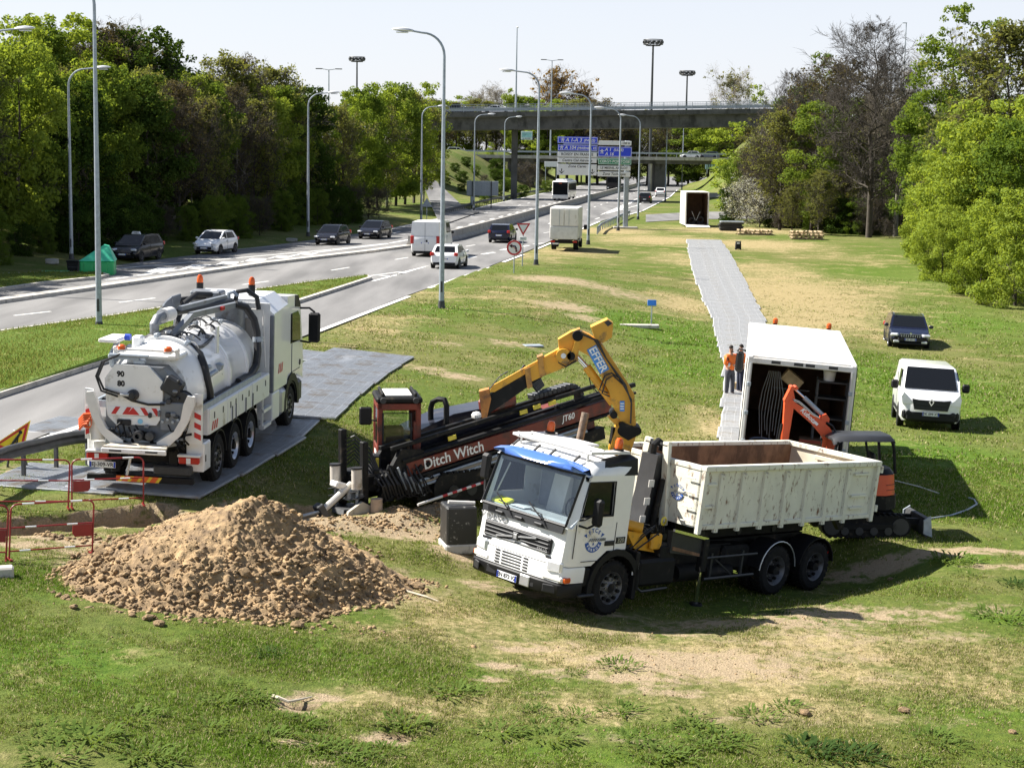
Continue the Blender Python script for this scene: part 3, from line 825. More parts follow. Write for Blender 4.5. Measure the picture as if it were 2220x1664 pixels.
def proto(key,trunk_arr,crown_arr,trunk_mat,crown_mat):
 t = raw_mesh("trunk",*trunk_arr,trunk_mat,True)
 c = raw_mesh("crown",*crown_arr,crown_mat)
 PROTO[key] = (t,c)
def merge(*arrs):
 V = []; F = []; o = 0
 for v,f in arrs:
  V.append(v); F.append(f + o); o += len(v)
 return np.concatenate(V),np.concatenate(F)
def leafy(key,seed,H,R,base,lm,n_cl=70,n_each=150,size=.2,trunk_r=.16,bark='bark',shape=1.0,rcl=(.55,1.1),twigs=False):
 rs = np.random.default_rng(seed)
 big,small,tips = skeleton(seed,H*.94,R*.85,trunk_r,base*.8,14,.7,2,3)
 cs = []; rad = []
 for k in range(n_cl):
  t = rs.random(); z = H*(base + (1 - base) *t)
  env = R*(math.sin(PI*min(1,(t*.86 + .10))) ** (.55*shape))
  a = rs.random() *2*PI; rr = env*math.sqrt(rs.random()) *.9
  cs.append(np.array([rr*math.cos(a),rr*math.sin(a),min(z,H - .4)])); rad.append(rs.uniform(*rcl) *(.65 if t > .85 else 1))
 tt = seg_mesh(big + (small if twigs else small[:200]),5 if not twigs else 4)
 proto(key,tt,leaves(rs,cs,rad,n_each*1.55,size*.76),M[bark],LM[lm])
def barey(key,seed,H,R,first,twigm='twig',bark='bark',n_limb=26,levels=3,trunk_r=.2,up=.55,buds=None,nb=4000,twig_n=6,size=.10):
 rs = np.random.default_rng(seed)
 big,small,tips = skeleton(seed,H,R,trunk_r,first,n_limb,up,levels,twig_n)
 if buds:
  ends = np.array([s[1] for s in small]); pick = ends[rs.integers(0,len(ends),nb)] + rs.normal(size=(nb,3)) *.12
  cr = leaves(rs,pick,np.full(nb,.25),0.1,size)
  cr = leaves(rs,list(pick[::6]),[.35] *len(pick[::6]),48,size)
  # twigs belong to the trunk piece, young leaves are the crown
  proto(key,seg_mesh(big + small,3),cr,M[bark],LM[buds])
  t = PROTO[key][0]; t.materials.append(M['twig'] if buds != 'pale' else M['twigpale']); nb_ = len(big); ns_ = nb_ + len(small)
  mi = np.zeros(len(t.polygons),np.int32)
  for q_ in range(3): mi[q_*ns_ + nb_:(q_ + 1) *ns_] = 1
  t.polygons.foreach_set("material_index",mi)
 else:
  proto(key,seg_mesh(big,5),seg_mesh(small,3),M[bark],M[twigm])
leafy('bright1',1,12,3.2,.10,'bright',85,170,.19)
leafy('bright2',2,13,3.0,.14,'bright',75,160,.19,bark='birch')
leafy('mid1',3,12,3.3,.10,'mid',90,170,.2)
leafy('mid2',4,13,2.9,.14,'mid',80,170,.19)
leafy('deep1',5,11,3.2,.05,'deep',90,170,.2)
leafy('bush',6,9,4.2,.0,'bright',150,190,.17,trunk_r=.12,shape=.6,rcl=(.45,.95))
leafy('bushmid',7,9,4.0,.0,'mid',140,190,.17,trunk_r=.12,shape=.6,rcl=(.45,.95))
leafy('bushdeep',8,5,2.6,.0,'deep',70,170,.17,trunk_r=.09,shape=.6,rcl=(.5,.9))
leafy('tallmid',9,18,3.4,.16,'mid',95,120,.2,trunk_r=.22,rcl=(.5,.95),twigs=True)
leafy('column',10,9,1.5,.02,'bright',60,190,.16,trunk_r=.08,shape=.5,rcl=(.4,.7))
barey('bud1',11,12,3.2,.12,buds='bud',nb=7800,bark='bark',size=.13)
barey('bud2',12,13,3.2,.14,buds='bud',nb=7200,bark='bark',size=.14)
barey('brown1',13,12,3.4,.12,buds='brownbud',nb=6000,n_limb=34,size=.12)
barey('brown2',14,13,3.2,.15,buds='brownbud',nb=3000,n_limb=30,bark='barkgrey')
barey('bare1',15,17,3.9,.16,n_limb=46,trunk_r=.26,twig_n=8,up=.28)
barey('bare2',16,12,3.6,.2,twigm='twigpale',bark='barkgrey',n_limb=26,twig_n=8,up=.8)
barey('russet',17,14,4.6,.2,buds='russet',nb=2600,bark='barkgrey',up=.8,size=.22)
barey('poplar',18,15,5.4,.08,buds='pale',nb=2400,bark='barkgrey',up=.95,n_limb=30,size=.2)
barey('blossom',19,4.5,2.6,.02,buds='blossom',nb=5200,bark='twig' if 'twig' in M else 'bark',n_limb=26,trunk_r=.08,up=.8,size=.075)
barey('birch',20,13,2.6,.35,buds='bright',nb=6200,bark='birch',trunk_r=.13,up=.6,size=.13)
barey('shrubbrown',21,4.5,2.6,.02,buds='brownbud',nb=1800,n_limb=26,trunk_r=.07,up=.7,size=.08)
TREE_N = [0]
def tree(kind,x,y,H,label,group=None,cat='tree',name='tree',wide=1.0,z=None,rz=None):
 t,c = PROTO[kind]
 h0 = max(v.co.z for v in c.vertices) if kind not in HT else HT[kind]
 HT[kind] = h0
 k = H/h0
 zz = ground(x,y) if z is None else z
 root = thing(name,label,cat,(x,y,zz - .05),0,group=group)
 root.rotation_euler = (rnd.gauss(0,.02),rnd.gauss(0,.02),rnd.random() *6.28 if rz is None else rz)
 s = k*wide
 root.scale = (s,s,k)
 link("trunk",t,root); link("crown",c,root)
 return root
HT = {}
def tree_px(kind,px,Y,top,label,**kw):
 b = at_y(px,top,Y)
 z = ground(b.x,Y)
 return tree(kind,b.x,Y,b.z - z,label,**kw)
KL = {'bright': 'leafy tree with bright spring green leaves','mid': 'leafy mid green tree','deep': 'dark green dense tree','bud': 'olive budding tree with thin twigs',
  'brown': 'brown tree still in bud','birch': 'slender birch with pale trunk','bare': 'bare grey-brown tree','tall': 'tall leafy mid green tree','bush': 'bushy bright green tree','column': 'narrow green tree','poplar': 'pale wide tree','russet': 'russet tree','shrub': 'brown twiggy shrub','blossom': 'shrub'}
def kl(kind):
 for k in sorted(KL,key=len,reverse=True):
  if kind.startswith(k): return KL[k]
# --- wood along the left of the road
rw = random.Random(21)
front = ['bud2','bud1','brown2','bud2','mid1','bud1','birch','bright1','mid1','deep1','bright2','mid2','deep1','bud2','brown1','bud1','mid1','brown2','bud1','bright1','mid2','bright2','deep1','mid1','bud2','mid2']
y = 84.0; k = 0
while y < 178:
 s = rw.uniform(8.2,10.0)
 x = edge_l(y) - s
 kd = front[k % len(front)]
 tree(kd,x,y,rw.uniform(12.4,14.2) *(1 if y < 108 else .88),kl(kd) + " in the left wood's front row","front row of trees in the left wood",wide=rw.uniform(.85,1.05))
 y += rw.uniform(2.9,4.0); k += 1
back = ['bright1','bud1','mid2','bud2','mid1','bright2','bud1','brown2','bright1','bright2','mid2']
k = 0
for s0,h0,h1,y0,y1,st in ((12.5,12.5,14.5,86,182,4.2),(17.5,12,14,90,186,4.8),(24,11,13,94,190,6.0),(31,11,13.5,104,186,6.0)):
 y = y0
 while y < y1:
  x = edge_l(y) - s0 - rw.uniform(-1.4,1.4)
  kd = back[(k*7 + int(rw.random() *3)) % len(back)]
  tree(kd,x,y,rw.uniform(h0,h1) *(1 if y < 112 else .86),kl(kd) + " behind the left wood's front row","trees deeper in the left wood",wide=rw.uniform(.9,1.15))
  y += st*rw.uniform(.8,1.2); k += 1
# the higher dark group at the back left
for px,Y,top,kd in [(20,128,25,'bright2'),(75,132,35,'mid1'),(130,135,22,'bright1'),(185,138,40,'bright2'),(235,140,40,'brown1'),(275,142,52,'brown2'),(320,140,55,'deep1'),(350,144,82,'deep1'),(265,150,25,'bare2'),(480,150,105,'bud2'),(520,155,112,'brown2'),(590,158,125,'bud1')]:
 tree_px(kd,px,Y,top,kl(kd) + " tall at the left wood's back",group="tall trees at the back of the left wood",wide=1.15)
# slim pale trunks in the shade of the front row
for px,Y in [(275,126),(325,129),(62,112),(40,113),(412,137)]:
 tree_px('birch',px,Y,150 if px > 200 else 300,"slender birch whose pale trunk shows against the dark wood",group="birches at the edge of the left wood",wide=.75)
# undergrowth at the foot of the wood
y = 86
while y < 178:
 kd = rw.choice(['bushdeep','bushmid','shrubbrown','bushdeep'])
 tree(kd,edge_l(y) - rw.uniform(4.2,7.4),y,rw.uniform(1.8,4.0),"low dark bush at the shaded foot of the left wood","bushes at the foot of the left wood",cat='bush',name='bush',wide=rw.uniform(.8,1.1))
 y += rw.uniform(1.8,2.8)
# --- trees on the right
for px,Y,top,kd,wd,lb in [
 (1905,158,28,'bare1',1.05,"tall bare tree with a dark trunk standing highest among the right-hand trees"),
 (1720,185,140,'bare1',.9,"bare twiggy tree left of the tall bare one"),
 (1960,160,95,'bare2',1.0,"bare tree just right of the tall bare one"),
 (1830,178,120,'brown1',1.2,"brown budding tree behind the left limbs of the tall bare tree"),
 (1770,190,110,'tallmid',.8,"tree whose green top peeks out between the bare trees"),
 (1660,200,290,'brown2',1.15,"low brown tree over the end of the white blossom"),
 (1700,172,225,'bud1',1.1,"olive tree above the stacked timber"),
 (1770,168,215,'mid2',1.15,"leafy tree above the right timber stack"),
 (1840,175,265,'bud2',1.15,"wide olive tree directly left of the dark tall trunk"),
 (1780,162,360,'bud1',1.2,"low olive tree behind the dark green bush"),
 (1720,164,400,'bud2',1.3,"low leafing tree right of the white blossom shrub"),
 (1955,168,290,'mid1',1.0,"leafy tree between the tall trunk and the bright bushes"),
 (2070,138,5,'tallmid',1.0,"tallest leafy tree reaching the top of the picture"),
 (2150,134,35,'tallmid',1.1,"tall leafy tree second from the right edge"),
 (2210,128,25,'bud2',1.2,"tall olive tree at the right edge behind the bushes"),
 (2020,144,190,'mid2',1.1,"leafy tree below and left of the tallest one"),
 (2110,128,200,'bud1',1.2,"olive tree in front of the two tall leafy ones"),
 (2190,118,205,'bush',1.0,"high bright bush at the right edge of the picture"),
 (2110,116,300,'bush',1.0,"broad bright bush in the middle of the sunny thicket"),
 (2060,124,330,'bush',.95,"bright bush in the upper left of the sunny thicket"),
 (2010,130,400,'bush',.8,"bright bush at the left end of the sunny thicket"),
 (2050,112,440,'bush',.9,"lower bright bush leaning over the lawn at the front left of the thicket"),
 (2135,103,440,'bush',1.0,"low bright bush at the front of the thicket"),
 (2215,98,400,'bush',1.0,"front bush of the thicket cut by the right edge"),
 (2250,112,250,'bushmid',1.0,"green bush beyond the right edge of the thicket"),
 (1833,166,425,'bushdeep',1.25,"dark green rounded bush left of the tall trunk"),
 (1868,164,470,'bushdeep',1.0,"small dark bush at the foot of the tall trunk"),
 (1592,235,262,'column',1.5,"bright ivy-green column beside the bridge end"),
 (1610,222,330,'bushmid',.9,"green bush on the bank under the bridge end"),
 (1622,190,372,'blossom',1.5,"greyish white blossoming shrub higher on the bank"),
 (1650,178,398,'blossom',1.6,"white blossoming shrub at the end of the access lane"),
 (1685,182,440,'shrubbrown',1.3,"brown shrub right of the white blossom"),
 (1930,158,470,'shrubbrown',1.0,"bare shrub at the foot of the bright thicket"),
 (1590,195,400,'bushdeep',.8,"dark bush left of the white blossom")]:
 isb = kd.startswith(('bush','blossom','shrub'))
 tree_px(kd,px,Y,top,lb,cat='bush' if isb else 'tree',name='bush' if isb else 'tree',wide=wd)
for k in range(16):
 Y = 150 + k*9; px = 1700 + (k*83) % 560
 kd = ['brown1','bud1','mid2','brown2','mid1'][k % 5]
 tree_px(kd,px,max(Y,150) + 30,250 - (k % 4) *22,kl(kd) + " deep in the right-hand wood",group="trees deep in the right-hand wood",wide=1.2)
# --- far trees behind the bridges
for px,Y,top,kd,wd,lb in [
 (1583,430,142,'poplar',1.0,"round pale tree alone above the right end of the bridge"),
 (1640,440,180,'column',1.0,"slim upright tree beside the round pale one"),
 (1215,440,142,'russet',1.0,"wide russet tree above the middle of the bridge"),
 (1265,440,175,'russet',.8,"lower russet tree right of the wide russet one"),
 (1075,440,172,'bare2',1.1,"bare rounded tree above the left part of the bridge"),
 (1040,450,180,'bare2',1.0,"bare tree left of the rounded bare one"),
 (1113,420,190,'bright1',.8,"light green tree beside the tall mast lamp")]:
 tree_px(kd,px,Y,top,lb,wide=wd)
far = ['bud1','brown1','brown2','bud2','mid1','bud1','bright1','brown1']
for k,px in enumerate(range(880,1640,22)):
 kd = far[(k*5) % 8]
 top = (205 if px < 1320 else 236) + (k*37) % 17
 tree_px(kd,px,415 + (k*13) % 30,top,"hazy " + kl(kd) + " behind the lower bridge",group="far trees behind the lower bridge",wide=1.5)
for k,px in enumerate(range(760,935,20)):
 kd = ['bright2','mid1','bright1','bud1'][k % 4]
 tree_px(kd,px,195 + k*5,195 - (k % 3) *10,kl(kd) + " where the left wood meets the bridge",group="trees where the left wood meets the bridge",wide=1.0)
for px,py,H,kd,lb in [(1062,352,4.2,'column',"narrow young tree on the bank under the bridge"),(1075,378,3.2,'bushdeep',"dark bush on the bank right of the narrow young tree"),(1095,400,3,'bushmid',"green bush halfway up the bank"),(1000,395,2,'bushdeep',"low bush on the middle of the bank"),(1150,415,6,'shrubbrown',"brown bramble beside the bridge pillar"),(1170,408,5,'shrubbrown',"brown bramble nearer the underpass"),(1130,428,2.2,'bushdeep',"dark bush at the foot of the bridge pillar"),(1050,440,1.8,'bushmid',"small bush below the billboard"),(1185,418,2.4,'bushmid',"bush at the mouth of the underpass"),(1095,415,2.2,'bushdeep',"bush right of the billboard")]:
 p = on(px,py); tree(kd,p.x,p.y,H,lb,cat='bush',name='bush',wide=1.2)
# undergrowth under the right-hand trees, bushes on the bank below the bridge
for k in range(30):
 px = 1690 + k*9.2; Y = 172 + (k*7) % 22 - k*.45; H = 1.6 + ((k*5) % 7) *.5
 x = at_y(px,480,Y).x
 tree(['shrubbrown','bushdeep','shrubbrown','bushmid'][k % 4],x,Y,H,"low tangled bush at the foot of the right-hand bare trees","bushes under the right-hand trees",cat='bush',name='bush',wide=1.2)
for k in range(14):
 px = 1650 + k*24; Y = 196 + (k*11) % 26
 tree_px(['brown1','bud2','brown2','bud1','mid1'][k % 5],px,Y,300 - (k*41) % 95,kl(['brown1','bud2','brown2','bud1','mid1'][k % 5]) + " in the thick of the right-hand wood",group="trees thick behind the right-hand bare trees",wide=1.25)
for k,(px,py,H) in enumerate([(985,372,1.6),(1030,380,2.0),(1050,398,1.8),(1075,392,2.4),(1110,372,2.2),(1120,392,2.6),(1000,415,1.3),(970,400,1.2),(1040,415,1.4),(1080,425,1.4),(1100,408,2.0),(955,378,1.8),(1140,380,2.4),(940,365,2.6),(1165,390,2.6),(1010,360,1.8)]):
 p = on(px,py); tree(['bushdeep','bushmid','shrubbrown'][k % 3],p.x,p.y,H,"low shrub on the grassy bank below the bridges","shrubs on the bank below the bridges",cat='bush',name='bush',wide=1.3)
# ---------------------------------------------------------------- bridges
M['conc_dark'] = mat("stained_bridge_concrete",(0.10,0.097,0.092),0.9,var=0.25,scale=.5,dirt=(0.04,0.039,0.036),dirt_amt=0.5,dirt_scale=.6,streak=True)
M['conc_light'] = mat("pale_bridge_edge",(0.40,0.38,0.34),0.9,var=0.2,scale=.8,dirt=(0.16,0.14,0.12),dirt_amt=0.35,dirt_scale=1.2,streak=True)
def sweep(mb,a,b,prof):
 """profile of (dy, dz) points swept from a to b (points at the profile's origin)"""
 mb.loft([[a + Vector((0,p[0],p[1])) for p in prof],[b + Vector((0,p[0],p[1])) for p in prof]])
def bridge(name,label,Y,l,r,top_l,top_r,girder,fascia,width,rail_h,post_step):
 a = at_y(l,top_l,Y); b = at_y(r,top_r,Y)
 root = thing(name,label,"bridge",(a + b) /2)
 o = root.location.copy()
 A,Bp = a - o,b - o
 def part(n,m,fn,sm_=20):
  mb = MB(); fn(mb); return mb.build(n,m,root,sm_)
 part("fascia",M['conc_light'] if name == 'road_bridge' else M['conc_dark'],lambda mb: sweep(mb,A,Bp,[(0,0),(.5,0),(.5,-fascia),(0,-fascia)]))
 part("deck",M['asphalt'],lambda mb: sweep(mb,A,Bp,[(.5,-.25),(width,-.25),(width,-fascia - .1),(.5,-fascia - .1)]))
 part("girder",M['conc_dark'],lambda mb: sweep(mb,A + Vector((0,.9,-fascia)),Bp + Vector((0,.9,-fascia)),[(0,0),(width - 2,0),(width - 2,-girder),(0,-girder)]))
 n = int((Bp - A).length/post_step)
 def rails(mb):
  for h in ([rail_h] if rail_h < .9 else [rail_h,rail_h*.55]):
   mb.beam(A + Vector((0,.12,h)),Bp + Vector((0,.12,h)),.08,.32 if rail_h < .9 else .07)
   mb.beam(A + Vector((0,width - .3,h)),Bp + Vector((0,width - .3,h)),.08,.32 if rail_h < .9 else .07)
 part("guard_rail",M['galv'],rails)
 pm = MB().box((0,0,rail_h/2),(.09,.09,rail_h)).mesh("post",M['galv'])
 for k in range(n + 1):
  q = A.lerp(Bp,k/n); link("post",pm,root).location = q + Vector((0,.16,0))
 return root,A,Bp,o
ub,uA,uB,uo = bridge("flyover_bridge","high grey concrete flyover crossing above the whole road",270,850,1780,245,234,2.0,.75,12,1.15,2.2)
mb = MB(); sweep(mb,uA + Vector((0,.55,.35)),uB + Vector((0,.55,.35)),[(0,.22),(.12,.22),(.12,-.22),(0,-.22)]); mb.build("crash_barrier",M['galv'],ub,20)
bars = MB()
nb = 260
for k in range(nb):
 q = uA.lerp(uB,k/nb); bars.box(q + Vector((0,.12,.58)),(.03,.03,1.1))
o = bars.build("railing_bars",M['galv'],ub,None); o["kind"] = "stuff"
p = on(1116,431); pc = at_y(1116,300,276)
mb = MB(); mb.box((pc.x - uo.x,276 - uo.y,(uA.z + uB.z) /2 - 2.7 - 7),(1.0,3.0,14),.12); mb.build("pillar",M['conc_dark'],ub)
lb,lA,lB,lo = bridge("road_bridge","lower flat road bridge behind and beneath the flyover",350,905,1640,333.5,343,.75,.65,12,.75,4.0)
c1 = at_y(1409,380,351.5) - lo; c2 = at_y(1428,380,356) - lo; c3 = at_y(1150,380,356) - lo
MB().cyl((c1.x,c1.y,-1),(c1.x,c1.y,-11),.42,n=14).build("pillar",M['conc_light'],lb)
MB().box((c1.x,c1.y,-9.2),(1.3,1.3,2.4),.1).build("pillar_base",M['concrete'],lb)
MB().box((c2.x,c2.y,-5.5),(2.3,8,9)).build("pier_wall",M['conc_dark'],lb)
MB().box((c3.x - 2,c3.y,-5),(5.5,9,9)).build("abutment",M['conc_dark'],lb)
def sign_panel(parent,px0,py0,px1,py1,Y,m,border=None,name="panel"):
 a = at_y(px0,py0,Y); b = at_y(px1,py1,Y)
 c = (a + b) /2
 o = MB().box((0,0,0),(b.x - a.x,.06,a.z - b.z),.015).build(name,m,parent)
 o.location = c - parent.location
 if border:
  w,h = b.x - a.x,a.z - b.z; mb = MB()
  for s in (-1,1):
   mb.box((0,-.034,s*(h/2 - .05)),(w - .04,.006,.04)); mb.box((s*(w/2 - .05),-.034,0),(.04,.006,h - .12))
  mb.build("border",border,o)
 return o,b.x - a.x,a.z - b.z
FV = face_rot((1,0,0),(0,0,1))
M['signblue'] = mat("sign_blue",(0.012,0.05,0.70),0.45,var=.03)
M['signgreen'] = mat("sign_green",(0.01,0.25,0.12),0.45,var=.03)
M['signwhite'] = mat("sign_white",(0.74,0.75,0.76),0.45,var=.03)
M['signred'] = mat("sign_red",(0.50,0.025,0.03),0.4,var=.03)
M['signyellow'] = mat("sign_yellow",(0.80,0.58,0.02),0.4,var=.03)
SY = 169.0
gp = on(1345,488)
sg = thing("direction_sign","stacked blue, white and green motorway direction boards with destinations on one post","road sign",(gp.x,SY,gp.z))
def G(px,py): return (px/8.508 + 1140,py/8.508 + 280)
def board(x0,y0,x1,y1,m,border,lines,icon=False):
 a = G(x0,y0); b = G(x1,y1)
 o,w,h = sign_panel(sg,*a,*b,SY,m,border)
 for (s,fx,fz,sz,sh,ink) in lines:
  text(s,sz,ink,o,(w*(fx - .5),-.036,h*(fz - .5)),FV,align='CENTER',shear=sh,bold=.006)
 if icon is not None and icon is not False:
  ix,sz = icon; mb = MB(); cx = w*(ix - .5)
  for sx in (-1,1):
   mb.prism([(cx + sx*.06*sz,-.22*sz),(cx + sx*.14*sz,-.22*sz),(cx + sx*.06*sz,.24*sz),(cx + sx*.02*sz,.24*sz)],'y',-.04,-.032)
  mb.box((cx,-.037,.08*sz),(.46*sz,.008,.06*sz)); mb.box((cx,-.037,-.02*sz),(.2*sz,.008,.05*sz))
  mb.build("motorway_symbol",M['inkwhite'],o)
 return o,w,h
I,Wk = M['ink'],M['inkwhite']
board(590,140,1325,270,M['signblue'],M['signwhite'],[("A 1-A 3",.40,.5,.50,.2,Wk),("(PARIS)",.79,.47,.36,.2,Wk)],(.125,.9))
board(595,284,1320,406,M['signblue'],M['signwhite'],[("A 104",.31,.5,.46,.2,Wk),("(MARNE L V)",.72,.45,.33,.2,Wk)],(.09,.85))
board(590,420,1305,516,M['signwhite'],None,[("ROISSY EN FRANCE",.5,.5,.36,0,I)])
board(588,530,1305,626,M['signwhite'],None,[("Centre Cial Aéroville",.5,.5,.34,.2,I)])
o,w,h = board(582,640,1303,856,M['signwhite'],None,[("Zone Cargo",.5,.80,.36,.2,I)])
for fx in (.11,.89):
 mb = MB(); cx = w*(fx - .5)
 mb.box((cx,-.037,-.05),(.09,.01,.26)); mb.prism([(cx - .30,-.10),(cx,-.42),(cx + .30,-.10),(cx,-.27)],'y',-.042,-.032)
 mb.build("arrow",I,o)
board(1343,214,1948,302,M['signwhite'],None,[("150 m",.84,.5,.30,0,I)])
board(1338,320,1952,516,M['signblue'],M['signwhite'],[("A 1",.29,.70,.44,.2,Wk),("(LILLE)",.60,.68,.34,.2,Wk),("A 16",.33,.27,.44,.2,Wk)],(.11,.95))
board(1335,540,1945,660,M['signgreen'],M['signwhite'],[("CERGY-PONTOISE",.5,.5,.36,0,Wk)])
board(1325,670,1930,766,M['signwhite'],None,[("LE MESNIL AMELOT",.5,.5,.31,0,I)])
board(1325,780,1925,880,M['signwhite'],None,[("Zone Technique",.5,.5,.34,.2,I)])
top = at_y(1345,305,SY).z - gp.z
MB().box((0,.25,top/2),(.48,.34,top),.04).build("post",M['galv'],sg)
arm = MB()
for py in (312,345,375):
 a = at_y(1222,py,SY + .18) - sg.location; b = at_y(1352,py,SY + .18) - sg.location; arm.beam(a,b,.14,.14)
arm.build("arm",M['galv'],sg)
MB().box((0,.25,.06),(2.4,1.3,.22),.03).build("footing",M['concrete'],sg)
# blank panel and signal box by the underpass
q = at_y(1195,356,348); s = thing("sign_panel","blank white panel hung at the mouth of the underpass","sign",(q.x,348,ground(q.x,348)))
MB().box((0,0,q.z - s.location.z),(2.7,.12,1.05),.02).build("panel",M['signwhite'],s)
for sx in (-1,1): MB().cyl((sx*1.1,.1,0),(sx*1.1,.1,q.z - s.location.z),.06).build("post",M['galv'],s)
q = at_y(1142,294,267); s = thing("sign_panel","small pale green notice board beside the top of the bridge pillar","sign",(q.x,267,q.z))
MB().box((0,0,0),(1.75,.1,1.3),.02).build("panel",mat("pale_green_sheet",(.50,.62,.58),.5),s)
MB().box((0,-.054,.1),(1.5,.01,.75)).build("picture",mat("teal_print",(.25,.50,.48),.5,var=.4,scale=2),s)
text("A SAVOIR",.26,I,s,(0,-.056,-.46),FV)
MB().box((-.2,.6,.2),(.08,1.4,.08)).build("bracket",M['galv_d'],s)
q = at_y(1550,358,365); s = thing("sign_panel","light blue panel with dark strokes beside the far right road","sign",(q.x,365,ground(q.x,365)))
z = q.z - s.location.z
MB().box((0,0,z),(4.1,.1,1.7),.02).build("panel",mat("light_blue_panel",(.42,.60,.72),.5),s)
for k,(x,h) in enumerate(((-1.35,.8),(-.95,.9),(-.3,.8),(.1,1.0))): MB().box((x,-.06,z - .1),(.13,.02,h)).build("stroke",M['ink'],s)
for sx in (-1,1): MB().cyl((sx*1.6,.1,0),(sx*1.6,.1,z),.07).build("post",M['galv'],s)
# billboard seen from the back
q = on(1047,452); Yb = q.y
s = thing("billboard","grey ribbed back of a billboard on posts on the grassy bank","billboard",q)
a = at_y(1012,392,Yb) - q; b = at_y(1080,425,Yb) - q
bw,bh = b.x - a.x,a.z - b.z; cx,cz = (a.x + b.x) /2,(a.z + b.z) /2
MB().box((cx,0,cz),(bw,.1,bh),.02).build("panel",M['galv'],s)
slat = MB().box((0,0,0),(bw - .1,.05,bh/12*.55)).mesh("slat",M['galv'])
for k in range(12): link("slat",slat,s).location = (cx,-.07,cz - bh/2 + bh*(k + .5) /12)
for sx in (-.32,.28): MB().box((cx + sx*bw,-.16,(cz + bh/2) /2 - .3),(.12,.14,cz + bh/2 + .6)).build("post",M['dark'],s)
q = on(1027,452); s = thing("control_cabinet","small grey cabinet strapped to the lamp post by the path","cabinet",q)
MB().box((-.2,-.3,1.0),(.5,.35,1.1),.04).build("body",M['galv'],s); MB().box((-.2,-.49,1.0),(.42,.03,1.0),.01).build("door",M['galv'],s); MB().box((-.2,-.3,.25),(.1,.1,.5)).build("leg",M['dark'],s)
q = on(925,482); s = thing("warning_sign","back of a small triangular warning sign at the edge of the left wood","road sign",q)
MB().prism([(-.55,1.6),(.55,1.6),(0,2.5)],'y',-.03,.03).build("panel",M['galv'],s); MB().cyl((0,.06,0),(0,.06,2.2),.035).build("post",M['galv'],s)
# ---------------------------------------------------------------- lamps and masts
def lamp(px,py,top,side,label,arm=1.5,group="street lamps along the road",base=None):
 q = on(px,py) if base is None else base
 H = max(11.0,at_y(px,top,q.y).z - q.z)
 root = thing("street_lamp",label,"street lamp",q,group=group)
 MB().cyl((0,0,0),(0,0,.02),.24,n=14).cyl((0,0,0),(0,0,.35),.17,.14,n=14).build("base",M['galv_d'],root)
 pole = MB(); pts = [(0,0,.02),(0,0,H*.5),(0,0,H - 1.1)]
 pole.cyl((0,0,.02),(0,0,H - 1.2),.125,.065,n=12)
 pole.build("pole",M['galv'],root)
 MB().box((0,-.125,1.0),(.1,.03,.5),.01).build("hatch",M['galv_d'],root)
 c = []
 for k in range(9):
  a = k/8*PI/2
  c.append((side*(1.0 - 1.0*math.cos(a)),0,H - 1.2 + 1.0*math.sin(a)))
 c.append((side*(arm + .2),0,H - .12))
 MB().tube(c,.062,8,r1=.045).build("arm",M['galv'],root)
 hd = MB(); rings = []
 for t,w,h in ((0,.05,.05),(.15,.13,.10),(.5,.17,.13),(.85,.13,.08),(1.0,.04,.03)):
  x = side*(arm + .1 + t*.95); z = H - .12 + .05*t
  rings.append([(x,w*math.cos(a*PI/4),z + h*math.sin(a*PI/4) *(1 if math.sin(a*PI/4) > 0 else .6)) for a in range(8)])
 hd.loft(rings); head = hd.build("lamp_head",mat_alu_head,root)
 MB().box((side*(arm + .6),0,H - .20),(.55,.2,.05),.02).build("lens",M['plate'],head)
 return root
mat_alu_head = mat("pale_lamp_head",(0.58,0.59,0.60),0.45,0.2,var=.05)
lamp(957,668,62,-1,"tallest-looking lamp post on the lawn edge, nearest on the right side of the road",1.3)
lamp(1162,574,150,-1,"second lamp post on the lawn edge, just right of the give-way sign")
lamp(1275,530,200,-1,"lamp post beside the grey-white box lorry's right side")
lamp(1340,500,232,-1,"lamp post in front of the stacked direction boards")
lamp(1383,476,248,-1,"lamp post just right of the direction board post")
lamp(1442,437,254,-1,"lamp post left of the brown container, by the lane with the two far cars")
lamp(1478,415,264,-1,"farthest right-hand lamp post, near the pier of the lower bridge")
lamp(155,562,142,1,"lamp post before the dark wood above the green container")
lamp(668,512,197,1,"lamp post before the dark wood beside the small black hatchback")
lamp(913,482,227,1,"lamp post at the end of the left wood, under the bridge's left end")
lamp(1027,456,245,1,"lamp post standing beside the grey billboard")
lamp(1092,438,251,1,"lamp post between the billboard and the bridge pillar")
lamp(215,716,-60,-1,"thick lamp post on the grass island whose top leaves the picture",1.4)
lamp(-24,640,56,1,"lamp post beyond the left edge whose head reaches into the picture",1.4)
def twin_lamp(px,top,Y,H_,label,spread=1.2,base=None):
 t = at_y(px,top,Y); zb = ground(t.x,Y) if base is None else base
 root = thing("street_lamp",label,"street lamp",(t.x,Y,zb))
 H = t.z - zb
 MB().cyl((0,0,0),(0,0,H),.16,.09,n=10).build("pole",M['galv'],root)
 for s in (-1,1):
  MB().beam((0,0,H),(s*spread,0,H + .18),.1,.1).build("arm",M['galv'],root)
  MB().box((s*(spread + .5),0,H + .2),(1.2,.4,.16),.05).build("lamp_head",M['dark'],root)
twin_lamp(1197,132,352,0,"tall twin-headed lamp on the lower bridge, rising above the flyover",base=lA.z + lo.z)
twin_lamp(713,152,300,0,"twin-headed lamp peeking over the trees of the left wood")
q = at_y(1118,245,271); root = thing("street_lamp","slim single mast lamp standing on the edge of the flyover","street lamp",q)
H = at_y(1125,60,271).z - q.z
